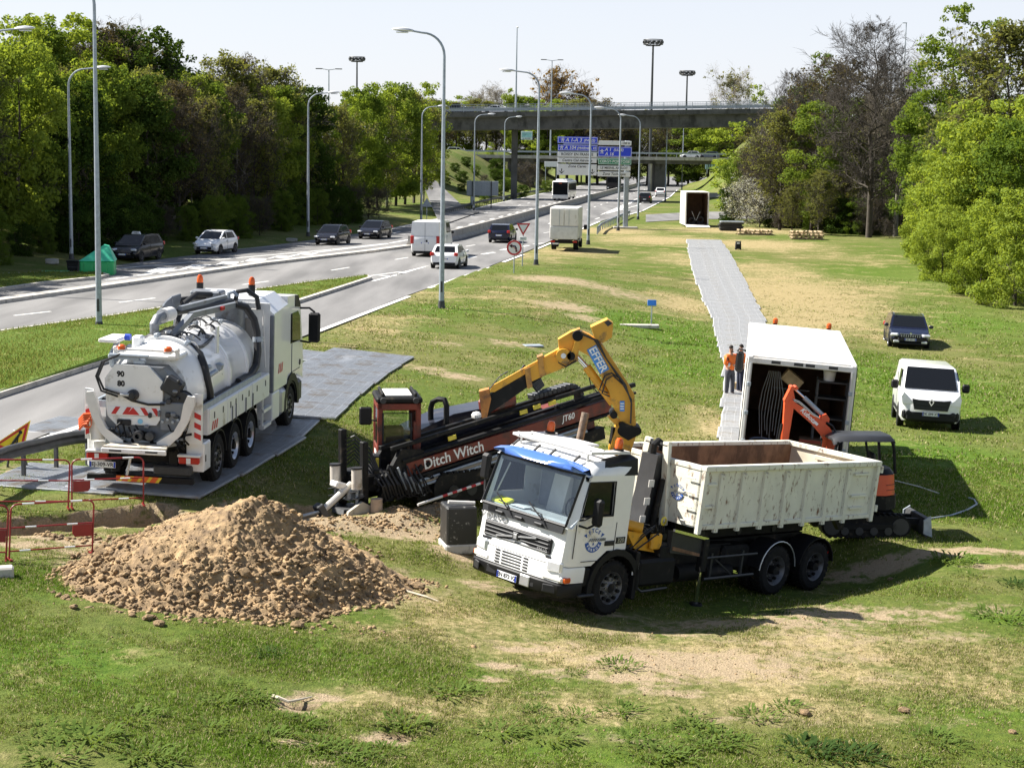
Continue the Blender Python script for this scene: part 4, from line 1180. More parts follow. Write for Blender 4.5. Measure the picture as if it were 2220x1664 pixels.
MB().cyl((0,0,-.4),(0,0,H),.17,.07,n=10).build("pole",M['galv'],root); MB().box((.1,-.3,H),(.28,.7,.14),.05).build("lamp_head",mat_alu_head,root)
def high_mast(px,top,Y,label):
 t = at_y(px,top,Y); zb = ground(t.x,Y)
 root = thing("floodlight_mast",label,"floodlight mast",(t.x,Y,zb),group="high floodlight masts on the horizon")
 H = t.z - zb; MB().cyl((0,0,0),(0,0,H),.38,.2,n=10).build("mast",M['galv_d'],root)
 w = 2.1
 for h,rr in ((.15,w),(1.1,w*1.0),(-.1,w*.75)):
  mb = MB(); pts = [(rr*math.cos(a*PI/12),rr*math.sin(a*PI/12),H + h) for a in range(25)]; mb.tube(pts,.09,5); mb.build("ring",M['dark'],root)
 lm = MB().box((0,0,0),(.75,.35,.6),.08).mesh("floodlight",M['dark'])
 sp = MB()
 for k in range(12):
  a = k*PI/6; o = link("floodlight",lm,root); o.location = (w*math.cos(a),w*math.sin(a),H + .62); o.rotation_euler = (0,0,a + PI/2)
  sp.beam((0,0,H - .1),(w*math.cos(a),w*math.sin(a),H + .15),.06,.06)
 sp.build("spokes",M['dark'],root)
high_mast(1416,98,380,"tallest floodlight mast, above the flyover right of centre")
high_mast(1490,163,480,"lower floodlight mast right of the tallest one")
high_mast(774,133,470,"floodlight mast behind the left wood")
q = at_y(1965,50,250); root = thing("street_lamp","thin pole showing above the bare trees on the right","street lamp",(q.x,250,ground(q.x,250)))
MB().cyl((0,0,0),(0,0,q.z - root.location.z),.12,.06,n=8).build("pole",M['galv'],root); MB().box((-.25,0,q.z - root.location.z),(.7,.25,.12),.04).build("lamp_head",M['galv'],root)
# ---------------------------------------------------------------- road signs on the verge
q = on(1114,592); k = q.y/F_PX
s = thing("prohibition_sign","round red-rimmed white sign with a struck-through turning arrow on a short post","road sign",q)
zc = at_y(1114,537,q.y).z - q.z; R = 16.5*k
MB().cyl((0,.02,zc),(0,-.02,zc),R,n=36).build("panel",M['signwhite'],s)
mb = MB(); ring = []
for a in range(37):
 t = a/36*2*PI; ring.append([(R*r*math.cos(t),y_,zc + R*r*math.sin(t)) for r,y_ in ((1.0,-.03),(.76,-.03),(.76,-.018),(1.0,-.018))])
mb.loft(ring,cap=False); mb.build("rim",M['signred'],s)
mb = MB(); mb.tube([(.12,-.03,zc - R*.55),(.12,-.03,zc - .02),(.05,-.03,zc + .10),(-.12,-.03,zc + .10)],.045,5); mb.prism([(-.12,zc + .22),(-.30,zc + .10),(-.12,zc - .02)],'y',-.04,-.02); mb.build("arrow",M['ink'],s)
MB().beam((-R*.6,-.036,zc + R*.6),(R*.6,-.036,zc - R*.6),.012,.10,up=(0,-1,0)).build("slash",M['signred'],s)
MB().cyl((0,.05,0),(0,.05,zc + .2),.035).build("post",M['galv'],s)
q = on(1129,577); k = q.y/F_PX
s = thing("give_way_sign","white triangle sign with red edge, point down, above a small white plate","road sign",q)
a = at_y(1120,484,q.y) - q; b = at_y(1150,484,q.y) - q; c = at_y(1134,511,q.y) - q
cc = (a + b + c) /3
def tri(f,y0,y1,m,n):
 P = [cc + (p - cc) *f for p in (a,b,c)]; MB().prism([(p.x,p.z) for p in P],'y',y0,y1).build(n,m,s)
tri(1.0,-.02,.02,M['signred'],"rim"); tri(.62,-.028,-.021,M['signwhite'],"panel")
zp = at_y(1131,517,q.y).z - q.z
o = MB().box((c.x,0,zp),(.45,.03,.22),.01).build("plate",M['signwhite'],s)
text("50 m",.13,I,o,(c.x,-.018,zp),FV)
MB().cyl((cc.x*.8,.05,0),(cc.x,.05,cc.z + .2),.035).build("post",M['galv'],s)
# works sign at the left edge
q = on(40,1030); Yw = q.y + .6
s = thing("works_sign","yellow triangular roadworks sign with red edge showing a digging figure","road sign",(q.x,Yw,ground(q.x,Yw)))
P3 = [at_y(66,911,Yw) - s.location,at_y(47,992,Yw) - s.location,at_y(-17,966,Yw) - s.location]
ctr = sum(P3,Vector()) /3
def tri2(f,y0,y1,m,n):
 P = [ctr + (p - ctr) *f for p in P3]; return MB().prism([(p.x,p.z) for p in P],'y',y0,y1).build(n,m,s)
tri2(1.0,-.015,.02,M['hazyel'],"panel"); tri2(.90,-.02,-.0155,M['hazred'],"rim"); tri2(.66,-.026,-.0205,M['signyellow'],"face")
mb = MB(); cx,cz = ctr.x + .02,ctr.z
mb.tube([(cx + .10,-.032,cz + .17),(cx + .03,-.032,cz + .08),(cx - .05,-.032,cz - .03)],.032,5)
mb.tube([(cx - .05,-.032,cz - .03),(cx - .02,-.032,cz - .10),(cx - .05,-.032,cz - .19)],.022,5); mb.tube([(cx - .05,-.032,cz - .03),(cx - .12,-.032,cz - .10),(cx - .16,-.032,cz - .19)],.022,5)
mb.tube([(cx + .06,-.032,cz + .10),(cx + .04,-.032,cz - .02),(cx + .09,-.032,cz - .08)],.018,5); mb.tube([(cx - .02,-.032,cz + .02),(cx + .14,-.032,cz - .16)],.012,5)
mb.lathe([(.0,-.03),(.042,-.034),(.042,-.026)],(cx + .12,0,cz + .21),'y',10); mb.prism([(cx + .08,cz - .20),(cx + .24,cz - .20),(cx + .17,cz - .10)],'y',-.036,-.026)
mb.build("digging_figure",M['ink'],s)
for sx in (-.25,.2): MB().beam((ctr.x + sx,.25,0),(ctr.x + sx*.4,.03,ctr.z),.04,.04).build("leg",M['galv_d'],s)
# ---------------------------------------------------------------- guard rails
def wbeam(name,label,pts,m,post_every,h=.62,blade=False):
 """W-profile rail along pts (top-centre points on the ground line), posts as own parts"""
 root = thing(name,label,"guard rail",pts[0]); o = root.location.copy()
 P = [p - o for p in pts]
 prof = [(-.03,.155),(.03,.12),(.045,.06),(-.02,.0),(.045,-.06),(.03,-.12),(-.03,-.155),(-.05,-.15),(-.05,.15)]
 mb = MB(); rings = []
 for k,p in enumerate(P):
  d = (P[min(k + 1,len(P) - 1)] - P[max(k - 1,0)]); d.z = 0; d.normalize(); s = Vector((d.y,-d.x,0))
  rings.append([p + s*a + Vector((0,0,h + z)) for a,z in prof])
 mb.loft(rings); mb.build("rail",m,root,50)
 pm = MB().box((0,0,(h + .1) /2 - .1),(.06,.10,h + .3),.01).mesh("post",m)
 acc = 0; last = None
 for k,p in enumerate(P):
  if last is None or (p - last).length >= post_every or k == len(P) - 1:
   last = p; q = link("post",pm,root); d = (P[min(k + 1,len(P) - 1)] - P[max(k - 1,0)]); q.rotation_euler = (0,0,math.atan2(d.y,d.x)); s = Vector((d.y,-d.x,0)).normalized(); q.location = p - s*.1
 return root
def dens3(pts,step):
 r = []
 for a,b in zip(pts[:-1],pts[1:]):
  n = max(1,int((b - a).length/step))
  for k in range(n): r.append(a.lerp(b,k/n))
 r.append(pts[-1]); return r
wbeam("guard_rail","dark weathered guard rail curling round behind the red barriers at the left",[on(x,y) for x,y in ((-60,1090),(-20,1068),(20,1050),(60,1038),(95,1030),(130,1020),(165,1013),(193,1010))],M['galv_d'],1.0,.68)
wbeam("guard_rail","dark guard rail along the far left road edge below the billboard",[Vector((edge_l(y) - .35,y,ground(edge_l(y) - .35,y))) for y in np.arange(192,330,2.0)],M['galv_d'],2.0)
wbeam("guard_rail","short pale guard rail left of the direction board post",dens3([on(1297,508),on(1304,500),on(1318,493),on(1345,480),on(1366,470)],2.0),M['galv'],2.0)
wbeam("guard_rail","grey guard rail beside the far right road beyond the lower bridge",[Vector((edge_r(y) - 12,y,0)) for y in np.arange(372,480,4.0)],M['galv'],4.0)
# ---------------------------------------------------------------- red and white barriers round the trench
def barrier(a,b,label,plate):
 d = b - a; L = Vector((d.x,d.y,0)).length; h = 1.0
 root = thing("safety_barrier",label,"barrier",a,math.atan2(d.y,d.x),group="red and white barriers round the trench")
 root.rotation_euler.y = -math.atan2(d.z,L)
 r = .12; pts = [(0,0,0),(0,0,h - r)] + [(r - r*math.cos(t*PI/8),0,h - r + r*math.sin(t*PI/8)) for t in range(1,5)] + [(L - r + r*math.sin(t*PI/8),0,h - r + r*math.cos(t*PI/8)) for t in range(0,5)] + [(L,0,0)]
 MB().tube(pts,.017,8).build("frame",M['redrail'],root)
 for z in (.58,.16):
  rl = MB().cyl((0,0,z),(L,0,z),.014,n=8).build("rail",M['redrail'],root)
  for t in ((.24,.74) if z > .3 else (.18,.72)): MB().cyl((L*t - .10,0,z),(L*t + .10,0,z),.016,n=8).build("white_band",M['signwhite'],rl)
 for t in (.2,.78): MB().cyl((L*t - .11,0,h),(L*t + .11,0,h),.0185,n=8).build("white_band",M['signwhite'],root)
 x0,x1 = (.02,.02 + L*.24) if plate == 'l' else (L - .02 - L*.24,L - .02)
 MB().prism([(x0,.56),(x1,.56),(x1,.40),(x1 - .05 if plate == 'l' else x1,.34),(x0 if plate == 'l' else x0 + .05,.34),(x0,.40)],'y',-.006,.006).build("plate",M['redrail'],root)
 for x in (0,L): MB().beam((x,-.14,.02),(x,.14,.02),.03,.03).build("foot",M['redrail'],root)
barrier(on(-72,1104),on(148,1103),"red and white barrier cut by the left edge, beside the guard rail",'l')
barrier(on(156,1102),on(311,1095),"red and white barrier right behind the white tanker's rear",'l')
barrier(on(20,1214),on(200,1200),"red and white barrier nearest the heap, in front of the trench",'r')
barrier(on(-150,1212),on(13,1216),"red and white barrier at the lower left of which only the end shows",'r')
# ---------------------------------------------------------------- things on the verge and by the lane
q = on(213,596); s = thing("recycling_container","green plastic recycling container with a peaked lid on the small grass island","recycling container",q,math.radians(8))
w,dp,h = 1.85,1.5,.82
MB().box((0,0,h/2),(w,dp,h),.06).build("body",M['green'],s)
rb = MB();
V8 = [(-w/2 - .05,-dp/2 - .05,h),(w/2 + .05,-dp/2 - .05,h),(w/2 + .05,dp/2 + .05,h),(-w/2 - .05,dp/2 + .05,h),(.35,-.25,h + .88),(.62,-.25,h + .82),(.62,.3,h + .82),(.35,.3,h + .88)]
rb.add(V8,[(3,2,1,0),(4,5,6,7),(0,1,5,4),(1,2,6,5),(2,3,7,6),(3,0,4,7)]); rb.build("lid",mat("sunlit_green_lid",(.06,.50,.30),.4),s)  # lid a lighter green than the body: sunlight painted into its colour
for x in (-.45,.3): MB().box((x,-dp/2 - .03,h*.5),(.5,.06,h*.72),.03).build("front_panel",M['green'],s)
MB().box((-.2,-dp/2 - .04,h*.42),(.3,.08,.1),.02).build("handle",M['green'],s)
for x in (-1,1): MB().box((x*w*.42,0,.03),(.15,dp + .1,.08)).build("foot",M['green'],s)
q = on(160,592); s = thing("litter_bin","small black bin between the lamp post and the green recycling container","bin",q)
MB().prism([(-.26,0),(.26,0),(.32,.62),(-.32,.62)],'y',-.28,.28).build("body",M['black'],s); MB().box((0,0,.68),(.72,.64,.1),.03).build("lid",M['black'],s); MB().box((0,-.3,.35),(.5,.05,.08),.02).build("rim",M['dark'],s)
q = on(120,594); s = thing("green_sheet","flat green plastic sheet lying on the small grass island","sheet",q); MB().box((0,0,.17),(1.5,.5,.03),.01,rot=Matrix.Rotation(.2,3,'Z')).build("sheet",M['green'],s)
for px,py,w,h,lb in ((113,572,.85,.38,"pale broken stone block at the wood's edge left of the lamp post"),(632,524,1.0,.36,"pale concrete block on the kerb beside the lamp post before the wood")):
 q = on(px,py); bm = bmesh.new(); bmesh.ops.create_icosphere(bm,subdivisions=2,radius=.5)
 for v in bm.verts:
  v.co.x = max(-.42,min(.42,v.co.x*1.3)) ; v.co.z = max(-.4,min(.4,v.co.z*1.3)); v.co.y = max(-.4,min(.4,v.co.y*1.2)); v.co += Vector((mnoise.noise(v.co*3 + Vector((px,0,0))),) *3) *.08
  v.co = Vector((v.co.x*w,v.co.y*.6,(v.co.z + .4) *h))
 me = bpy.data.meshes.new("stone_block"); bm.to_mesh(me); bm.free(); me.materials.append(M['concrete']); o = link("stone_block",me); o.location = q; tag(o,lb,"stone block")
q = on(8,1252); o = MB().box((0,0,.1),(.34,.26,.2),.03,rot=Matrix.Rotation(.3,3,'Z')).build("stone_block",M['kerb']); o.location = q; tag(o,"small white block on the grass at the left edge below the barriers","stone block")
# blue marker on its slab
q = on(1412,706); s = thing("marker_post","short post with a blue marker plate standing on a concrete strip","marker post",q)
k = q.y/F_PX
MB().cyl((0,0,0),(0,0,50*k),.03).build("post",M['galv'],s); MB().box((0,-.02,50*k),(19*k,.06,13*k),.01,rot=Matrix.Rotation(-.35,3,'X')).build("plate",mat("blue_plate",(.03,.17,.55),.4),s)
q = on(1386,709); o = MB().box((0,0,.05),(84*k,.5,.16),.02).build("concrete_strip",M['kerb']); o.location = q; tag(o,"pale flat concrete strip under the blue marker post","concrete strip")
q = on(1155,750); o = MB().box((0,0,.02),(.75,.6,.06),.01,rot=Matrix.Rotation(.3,3,'Z')).build("metal_plate",M['galv']); o.location = q; tag(o,"grey metal cover plate lying flat on the lawn above the crane","metal plate")
# brown open container with its ramp
q = on(1510,492); s = thing("storage_container","open brown-lined storage container with its pale ramp let down","container",q); k = q.y/F_PX
w,h,L = 51*k,70*k,5.5
for sx in (-1,1): MB().box((sx*(w/2 - .05),L/2,h/2 + .15),(.1,L,h),.02).build("side_wall",M['boxwhite'],s); MB().box((sx*(w/2 - .106),L/2,h/2 + .15),(.01,L - .1,h - .1)).build("lining",M['plywood'],s); MB().box((sx*(w/2 - .06),-.06,h/2 + .15),(.14,.12,h + .02),.02).build("corner_post",M['boxwhite'],s)
MB().box((0,L/2,h + .2),(w,L,.12),.02).build("roof",M['boxwhite'],s); MB().box((0,L,h/2 + .15),(w - .2,.1,h)).build("back_wall",M['plywood'],s); MB().box((0,L/2,.16),(w - .2,L,.1)).build("floor",M['plywood'],s)
for sx in (-1,1):
 MB().box((sx*w/4,-1.0,.14),(w/2 - .03,2.0,.06),.01,rot=Matrix.Rotation(.09,3,'X')).build("ramp",M['boxwhite'],s)
for j,(x,y_,z,r) in enumerate(((-.4,1.2,.55,.35),(.5,1.4,.6,.38),(.0,2.2,.5,.3))):
 t = thing("hose_coil",["black coiled hose inside the brown container on the left","black coiled hose inside the brown container on the right","black coiled hose deep inside the brown container"][j],"hose coil",q + Vector((x,y_,z - .3)))
 MB().lathe([(r,-.1),(r*1.1,0),(r,.1),(r*.6,.1),(r*.5,0),(r*.6,-.1),(r,-.1)],(0,0,r),'y',18).build("coil",M['hose'],t)
t = thing("pale_board","two pale crossed boards standing inside the brown container","boards",q + Vector((0,1.0,.55)))
for sx in (-1,1): MB().beam((sx*.05,0,.1),(sx*.42,0,1.0),.03,.18,up=(0,1,0)).build("board",M['boxwhite'],t)
q = on(1550,428); o = MB().box((0,0,.35),(2.6,1.0,.75),.05).build("concrete_block",M['concrete']); o.location = q; tag(o,"grey concrete block behind the brown container","concrete block")
# stack of dark mats, timber stacks, generator
q = on(1584,500); k = q.y/F_PX; s0 = q
for j in range(6):
 o = MB().box((0,0,0),(50*k,1.3,.13),.02).build("ground_mat",M['galv'] if j == 5 else M['dark']); o.location = q + Vector((rnd.gauss(0,.05),rnd.gauss(0,.04),.09 + j*.155)); tag(o,["bottom mat","second mat from the ground","third mat from the ground","fourth mat from the ground","mat just under the top one","pale topmost mat"][j] + " of the dark stack right of the brown container","ground mat","mats stacked beside the brown container")
def timber_stack(px,py,wpx,rows,label,deep):
 q = on(px,py); k = q.y/F_PX; s = thing("timber_stack",label,"timber stack",q)
 L = wpx*k; n = int(L/.42)
 bm = MB().box((0,0,0),(.16,deep,.12),.01).mesh("plank",M['wood']); bc = MB().box((0,0,0),(L,.14,.10),.01).mesh("bearer",M['wood'])
 for r in range(rows):
  for yy_ in (-deep*.35,deep*.35): link("bearer",bc,s).location = (rnd.gauss(0,.08),yy_,.06 + r*.26)
  for j in range(n):
   o = link("plank",bm,s); o.location = (-L/2 + (j + .5) *L/n + rnd.gauss(0,.03),rnd.gauss(0,.1),.18 + r*.26); o.rotation_euler = (0,rnd.gauss(0,.06),rnd.gauss(0,.08))
timber_stack(1636,509,78,2,"low pile of pale timber planks right of the dark mat stack",1.7)
timber_stack(1748,519,72,3,"higher orange-brown timber stack in front of the bare trees",1.6)
q = on(1600,541); k = q.y/F_PX; s = thing("generator","small black machine standing alone beside the far end of the mat track","generator",q)
MB().box((0,0,12*k/2 + .05),(12*k,.45,12*k),.04).build("body",M['black'],s); MB().box((0,0,15.5*k),(11*k,.4,5*k),.03).build("tank",M['dark'],s)
MB().box((-.02,-.235,14*k),(.2,.02,.12)).build("label",M['plate'],s)
for sx in (-1,1): MB().cyl((sx*5*k,-.2,.06),(sx*5*k,.2,.06),.06,n=10).build("wheel",M['tyre'],s); MB().cyl((sx*5.3*k,0,.1),(sx*5.3*k,0,19*k),.025,n=6).build("handle",M['black'],s)
# ---------------------------------------------------------------- road vehicles
def wheel_mesh(r,w,rim,hub_in=.02,spokes=0,dual=False):
 """axis = local y, outside towards -y; two meshes: tyre, rim"""
 t = MB().lathe([(r*.60,-w/2 + .01),(r*.66,-w/2),(r*.90,-w/2),(r*.98,-w/2 + .03),(r,-w/2 + .06),(r,w/2 - .06),(r*.98,w/2 - .03),(r*.90,w/2),(r*.6,w/2)],n=28)
 if r > .45:
  for k in range(28):
   a = 2*PI*k/28; R = Matrix.Rotation(-a,3,'Y')
   for sy in (-1,1): t.box(R @ Vector((r + .004,sy*w*.24,0)),(.02,w*.34,r*.13),rot=R)
 tm = t.mesh("tyre",M['tyre'])
 q = MB().lathe([(.001,-w/2 + .05 + hub_in),(r*.16,-w/2 + .05 + hub_in),(r*.2,-w/2 + .07 + hub_in),(r*.40,-w/2 + .10 + hub_in),(r*.52,-w/2 + .05),(r*.6,-w/2 + .005),(r*.62,-w/2 + .02),(r*.58,w/2 - .03),(.001,w/2 - .03)],n=28)
 rm = q.mesh("rim",rim)
 return tm,rm
CARW = {}
def put_wheel(parent,loc,r,w,side,rim,steer=0.0,bolts=None,hub_in=.02):
 key = (r,w,rim.name,hub_in)
 if key not in CARW: CARW[key] = wheel_mesh(r,w,rim,hub_in)
 tm,rm = CARW[key]
 wt = link("wheel",tm,parent); wt.location = loc; wt.rotation_euler = (0,0,steer + (PI if side > 0 else 0))
 rr = link("rim",rm,wt)
 if r > .45:
  b = MB()
  for k in range(10):
   a = 2*PI*k/10; b.cyl((r*.30*math.cos(a),-w/2 + .045 + hub_in,r*.30*math.sin(a)),(r*.30*math.cos(a),-w/2 + .10 + hub_in,r*.30*math.sin(a)),.018,n=6)
   a += .31; b.cyl((r*.46*math.cos(a),-w/2 + .02 + hub_in*.5,r*.46*math.sin(a)),(r*.46*math.cos(a),-w/2 + .08 + hub_in*.5,r*.46*math.sin(a)),.035,n=8,mi=1)
  b.cyl((0,-w/2 + .0,0),(0,-w/2 + .09 + hub_in,0),r*.17,n=14,mi=1)
  b.build("hub_bolts",[M['steel'],M['frame']],wt)
 else:
  b = MB()
  for k in range(5):
   a = 2*PI*(k + .5) /5; b.beam((r*.16*math.cos(a),-w/2 + .035,r*.16*math.sin(a)),(r*.52*math.cos(a),-w/2 + .03,r*.52*math.sin(a)),.02,.085,up=(0,1,0)) if False else b.box(Vector((r*.34*math.cos(a),-w/2 + .055,r*.34*math.sin(a))),(r*.34,.02,r*.16),rot=Matrix.Rotation(-a,3,'Y'))
  b.build("spokes",M['ink'],wt)
 return wt
def plate(parent,s,loc,R,w=.52,h=.11,name="number_plate"):
 o = MB().box((0,0,0),(w,h,.012)).build(name,M['plate'],parent); o.matrix_local = Matrix.Translation(Vector(loc)) @ R.to_4x4()
 for sx in (-1,1): MB().box((sx*(w/2 - .022),0,.0065),(.04,h - .01,.004)).build("blue_band",M['plate_blue'],o)
 if s: text(s,h*.88,M['ink'],o,(0,0,.0075),Matrix.Identity(3),bold=.002)
 return o
def car(label,loc,heading,paint,L=4.2,W=1.75,H=1.48,hood=.9,belt=.92,style='hatch',wb=2.55,fo=.85,r=.31,cat='car',pitch_=0,roll_=0,name='car',rim=None,plate_f=None,plate_r=None,group=None,hz=.72,wsx=1.0,rwx=.55,roofx=None):
 """origin on the ground below the front bumper; forward = +x, car extends to -L"""
 root = thing(name,label,cat,loc,heading,pitch_,roll_,group)
 w = W/2
 hood_e = -hood                                   # base of the windscreen
 tail = {'hatch': -L + .16,'van': -L + .04,'mpv': -L + .1,'estate': -L + .08,'suv': -L + .12,'pickup': -L*.60}[style]
 st = [(0.0,.42,.55,.80),(-.10,.28,.62,.90),(-.35,.20,hz + .02,.97),(hood_e*.75 - .1,.19,(hz + belt) /2 + .02,1.0),(hood_e - .1,.19,belt,1.0),(-L*.5,.19,belt + .02,1.0),(-L + .45,.2,belt + .03,1.0),(-L + .12,.26,belt + .02,.96),(-L,.40,belt - .12,.88)]
 if style == 'pickup':
  st = [(0.0,.5,.75,.84),(-.10,.35,.9,.92),(-.4,.32,hz + .1,.98),(hood_e - .1,.32,belt,1.0),(-L*.5,.32,belt,1.0),(-L + .1,.36,belt,1.0),(-L,.45,belt - .02,.97)]
 rings = []
 for (x,zb,zt,f) in st:
  ww = w*f
  half = [(ww*.86,zb),(ww*.985,zb + .12),(ww,zb + (zt - zb) *.5),(ww*.985,zt - .07),(ww*.93,zt)]
  rings.append([(x,y_,z) for y_,z in half] + [(x,-y_,z) for y_,z in reversed(half)])
 b = MB(); b.loft(rings,flip=True)
 body = b.build("body",paint,root,40)
 # cabin
 zb = belt - .03; zr = H
 wt = w*(.80 if style not in ('van',) else .90); wbt = w*.965
 rx0 = (hood_e - wsx) if roofx is None else roofx
 rx1 = (tail - rwx*-1) if style != 'van' else tail + .06
 bx = tail if style in ('hatch','mpv','estate','suv','van') else tail
 if style == 'pickup': rx1 = tail + .12
 mid = (rx0 + rx1) /2
 cab = MB()
 prof = [(hood_e,zb,wbt),(rx0,zr - .05,wt),(mid,zr,wt),(rx1,zr - .06,wt),(bx,zb,wbt)]
 # side view ring pairs: left and right outlines
 Lf = [(x,ww,z) for x,z,ww in [(p[0],p[1],p[2]) for p in prof]]; Rt = [(x,-y_,z) for x,y_,z in Lf]
 n = len(Lf); vs = Lf + Rt
 fs = [tuple(range(n)),tuple(reversed(range(n,2*n)))] + [(i + 1,i,n + i,n + i + 1) for i in range(n - 1)]
 cab.add(vs,fs); cab.build("cabin",paint,root,30)
 def quad4(a,bq,c,d): return [a,bq,c,d]
 T,Bm = prof[1],prof[0]
 MB().plate([(Bm[0],Bm[2],Bm[1]),(Bm[0],-Bm[2],Bm[1]),(T[0],-T[2],T[1]),(T[0],T[2],T[1])],.008,.06,.94,.10,.95).build("windscreen",M['glass'],root,None)
 T,Bm = prof[3],prof[4]
 if style != 'van':
  MB().plate([(Bm[0],-Bm[2],Bm[1]),(Bm[0],Bm[2],Bm[1]),(T[0],T[2],T[1]),(T[0],-T[2],T[1])],.008,.10,.90,.22,.92).build("rear_window",M['glass'],root,None)
 segs = [(hood_e - .30,rx0 - .10,mid + .1),]
 for s in (1,-1):
  def side(x,t):   # point on the side at height fraction t
   ww = wbt + (wt - wbt) *t; return (x,s*ww,zb + (zr - .05 - zb) *t)
  def pane(xb0,xt0,xb1,xt1,nm="side_window"):
   q = [side(xb0,.14),side(xb1,.14),side(xt1,.86),side(xt0,.86)]
   if s > 0: q = [q[1],q[0],q[3],q[2]]
   MB().plate(q,.01).build(nm,M['glass'],root,None)
  bp = hood_e - wsx*.62 - (mid*0) ; B_ = -L*.50
  pane(hood_e - wsx*.30 - .02,rx0 - .02,B_ + .05,B_ + .03)
  if style not in ('van','pickup'):
   ce = bx + (.42 if style == 'hatch' else .75); pane(B_ - .05,B_ - .05,bx + .42,rx1 + .22)
  elif style == 'pickup': pane(B_ - .04,B_ - .04,bx + .12,rx1 + .06)
  # mirror
  MB().box((hood_e - .32,s*(w + .10),belt + .07),(.12,.2,.15),.04).build("mirror",M['black'] if style in ('van','pickup') else paint,root)
  # lamps
  MB().box((-.20,s*w*.74,hz - .10 if style != 'pickup' else .82),(.38,.36,.15),.05,rot=Matrix.Rotation(s*.30,3,'Z')).build("headlight",M['lamp'],root)
  zt = belt - .02 if style != 'van' else 1.15
  MB().box((-L + .06,s*w*.86,zt),(.16,.24,.22 if style != 'van' else .55),.04).build("tail_light",M['tail'],root)
  # sill and arches
  MB().box((-L*.5,s*(w - .03),.26),(wb - .75,.08,.12),.02).build("sill",M['black'],root)
  for ax in (-fo,-fo - wb):
   MB().lathe([(.001,-.02),(r + .065,-.02),(r + .065,.02),(.001,.02)],(ax,s*(w - .015),r + .02),'y',24).build("wheel_arch",M['ink'],root)
   put_wheel(root,(ax,s*(w - .085),r),r,.20,s,rim or M['rimalu'])
  for xd in (B_,):
   MB().box((xd,s*(w - .004),(belt + .3) /2),(.012,.016,belt - .38)).build("door_gap",M['ink'],root)
  MB().box((B_ + .16,s*(w + .004),belt - .14),(.16,.03,.03),.008).build("door_handle",M['black'],root)
 MB().box((-.02,0,.42),(.12,W*.62,.14),.03).build("grille",M['ink'],root)
 MB().box((-.06,0,.26),(.2,W*.80,.12),.04).build("bumper",M['black'],root)
 MB().box((-L + .05,0,.32),(.16,W*.80,.18),.04).build("rear_bumper",M['black'],root)
 RF = face_rot((0,1,0),(0,0,1)); RR = face_rot((0,-1,0),(0,0,1))
 plate(root,plate_f,(.05,0,.44),RF); plate(root,plate_r,(-L - .035,0,.62 if style != 'van' else .95),RR)
 if style == 'pickup':
  for s in (1,-1): MB().box((-L*.8,s*(w - .06),belt + .04),(L*.38,.1,.12),.03).build("bed_side",paint,root)
  for s in (1,-1): MB().tube([(tail - .1,s*w*.8,belt),(tail - .1,s*w*.75,H + .02),(tail - .9,s*w*.78,belt + .1)],.04,6).build("roll_bar",M['chrome'],root)
  MB().box((tail - .05,0,H + .02),(.08,W*.75,.08),.02).build("beacon_bar",M['plate'],root)
 return root
def road_heading(px0,py0,px1,py1):
 a,b = at(px0,py0),at(px1,py1); return math.atan2(b.y - a.y,b.x - a.x)
hL = math.radians(83)      # the road's own direction, away from the camera
towards = hL + PI
def G0(px,py): p = at(px,py); return Vector((p.x,p.y,0))
def fwd(p,h,d): return Vector((p.x + math.cos(h) *d,p.y + math.sin(h) *d,p.z))
# coming towards the camera, on the left carriageway (front bumper at the lower left of each)
for (px,py,kw,lb) in [
 (243,566,dict(paint=M['carblack'],L=4.35,W=1.80,H=1.64,style='mpv',hood=.75,belt=1.0,hz=.82,rwx=.5),"black taxi people carrier with a white roof sign passing the green container"),
 (421,551,dict(paint=M['white_clean'],L=4.08,W=1.73,H=1.56,style='hatch',hood=.78,belt=.98,hz=.80),"white electric hatchback passing in front of the left wood"),
 (683,531,dict(paint=M['carblack'],L=4.03,W=1.69,H=1.49,style='hatch',hood=.80,belt=.92),"small black hatchback beside the lamp post before the wood"),
 (778,518,dict(paint=M['carblack'],L=4.25,W=1.77,H=1.46,style='hatch',hood=.88,belt=.90),"black hatchback following the small black one, farther up the road")]:
 h = math.radians(257)
 p = fwd(G0(px,py),h + PI/2,.7)
 c = car(lb,p,h,plate_f="",**kw)
 if 'taxi' in lb:
  o = MB().prism([(-.30,0),(.30,0),(.22,.16),(-.22,.16)],'x',-.08,.08).build("roof_sign",M['signwhite'],c); o.location = (-2.0,0,1.62)
  text("TAXI",.11,M['ink'],o,(.085,0,.075),face_rot((0,1,0),(0,0,1)))
# going away, on the near carriageway
hA = math.radians(82)
def away(px,py,L,lb,**kw):
 """px, py = the middle of the rear bumper on the ground"""
 p = fwd(G0(px,py),hA,L)
 return car(lb,p,hA,L=L,**kw)
away(962,583,4.06,"white hatchback driving away along the lawn edge, nearest car on the road",paint=M['white_clean'],W=1.73,H=1.45,style='hatch',hood=.82,plate_r="CL-731-KE")
away(1081,527,4.33,"dark navy hatchback driving away beside the median barrier",paint=M['carnavy'],W=1.79,H=1.49,style='hatch',hood=.85,plate_r="")
away(1397,441,4.5,"dark car driving away towards the lower bridge, behind a lamp post",paint=M['carblack'],W=1.85,H=1.62,style='suv',hood=.9,belt=1.0,plate_r="")
away(1431,427,4.5,"white car driving away just ahead of the dark one near the pier",paint=M['white_clean'],W=1.85,H=1.65,style='suv',hood=.9,belt=1.0,plate_r="")
v = away(921,557,5.4,"tall white panel van with black rear bumper driving away",paint=M['white'],W=2.05,H=2.42,style='van',hood=.75,belt=1.45,hz=1.0,wsx=.6,wb=3.45,fo=.95,r=.34,cat='van',name='panel_van',plate_r="")
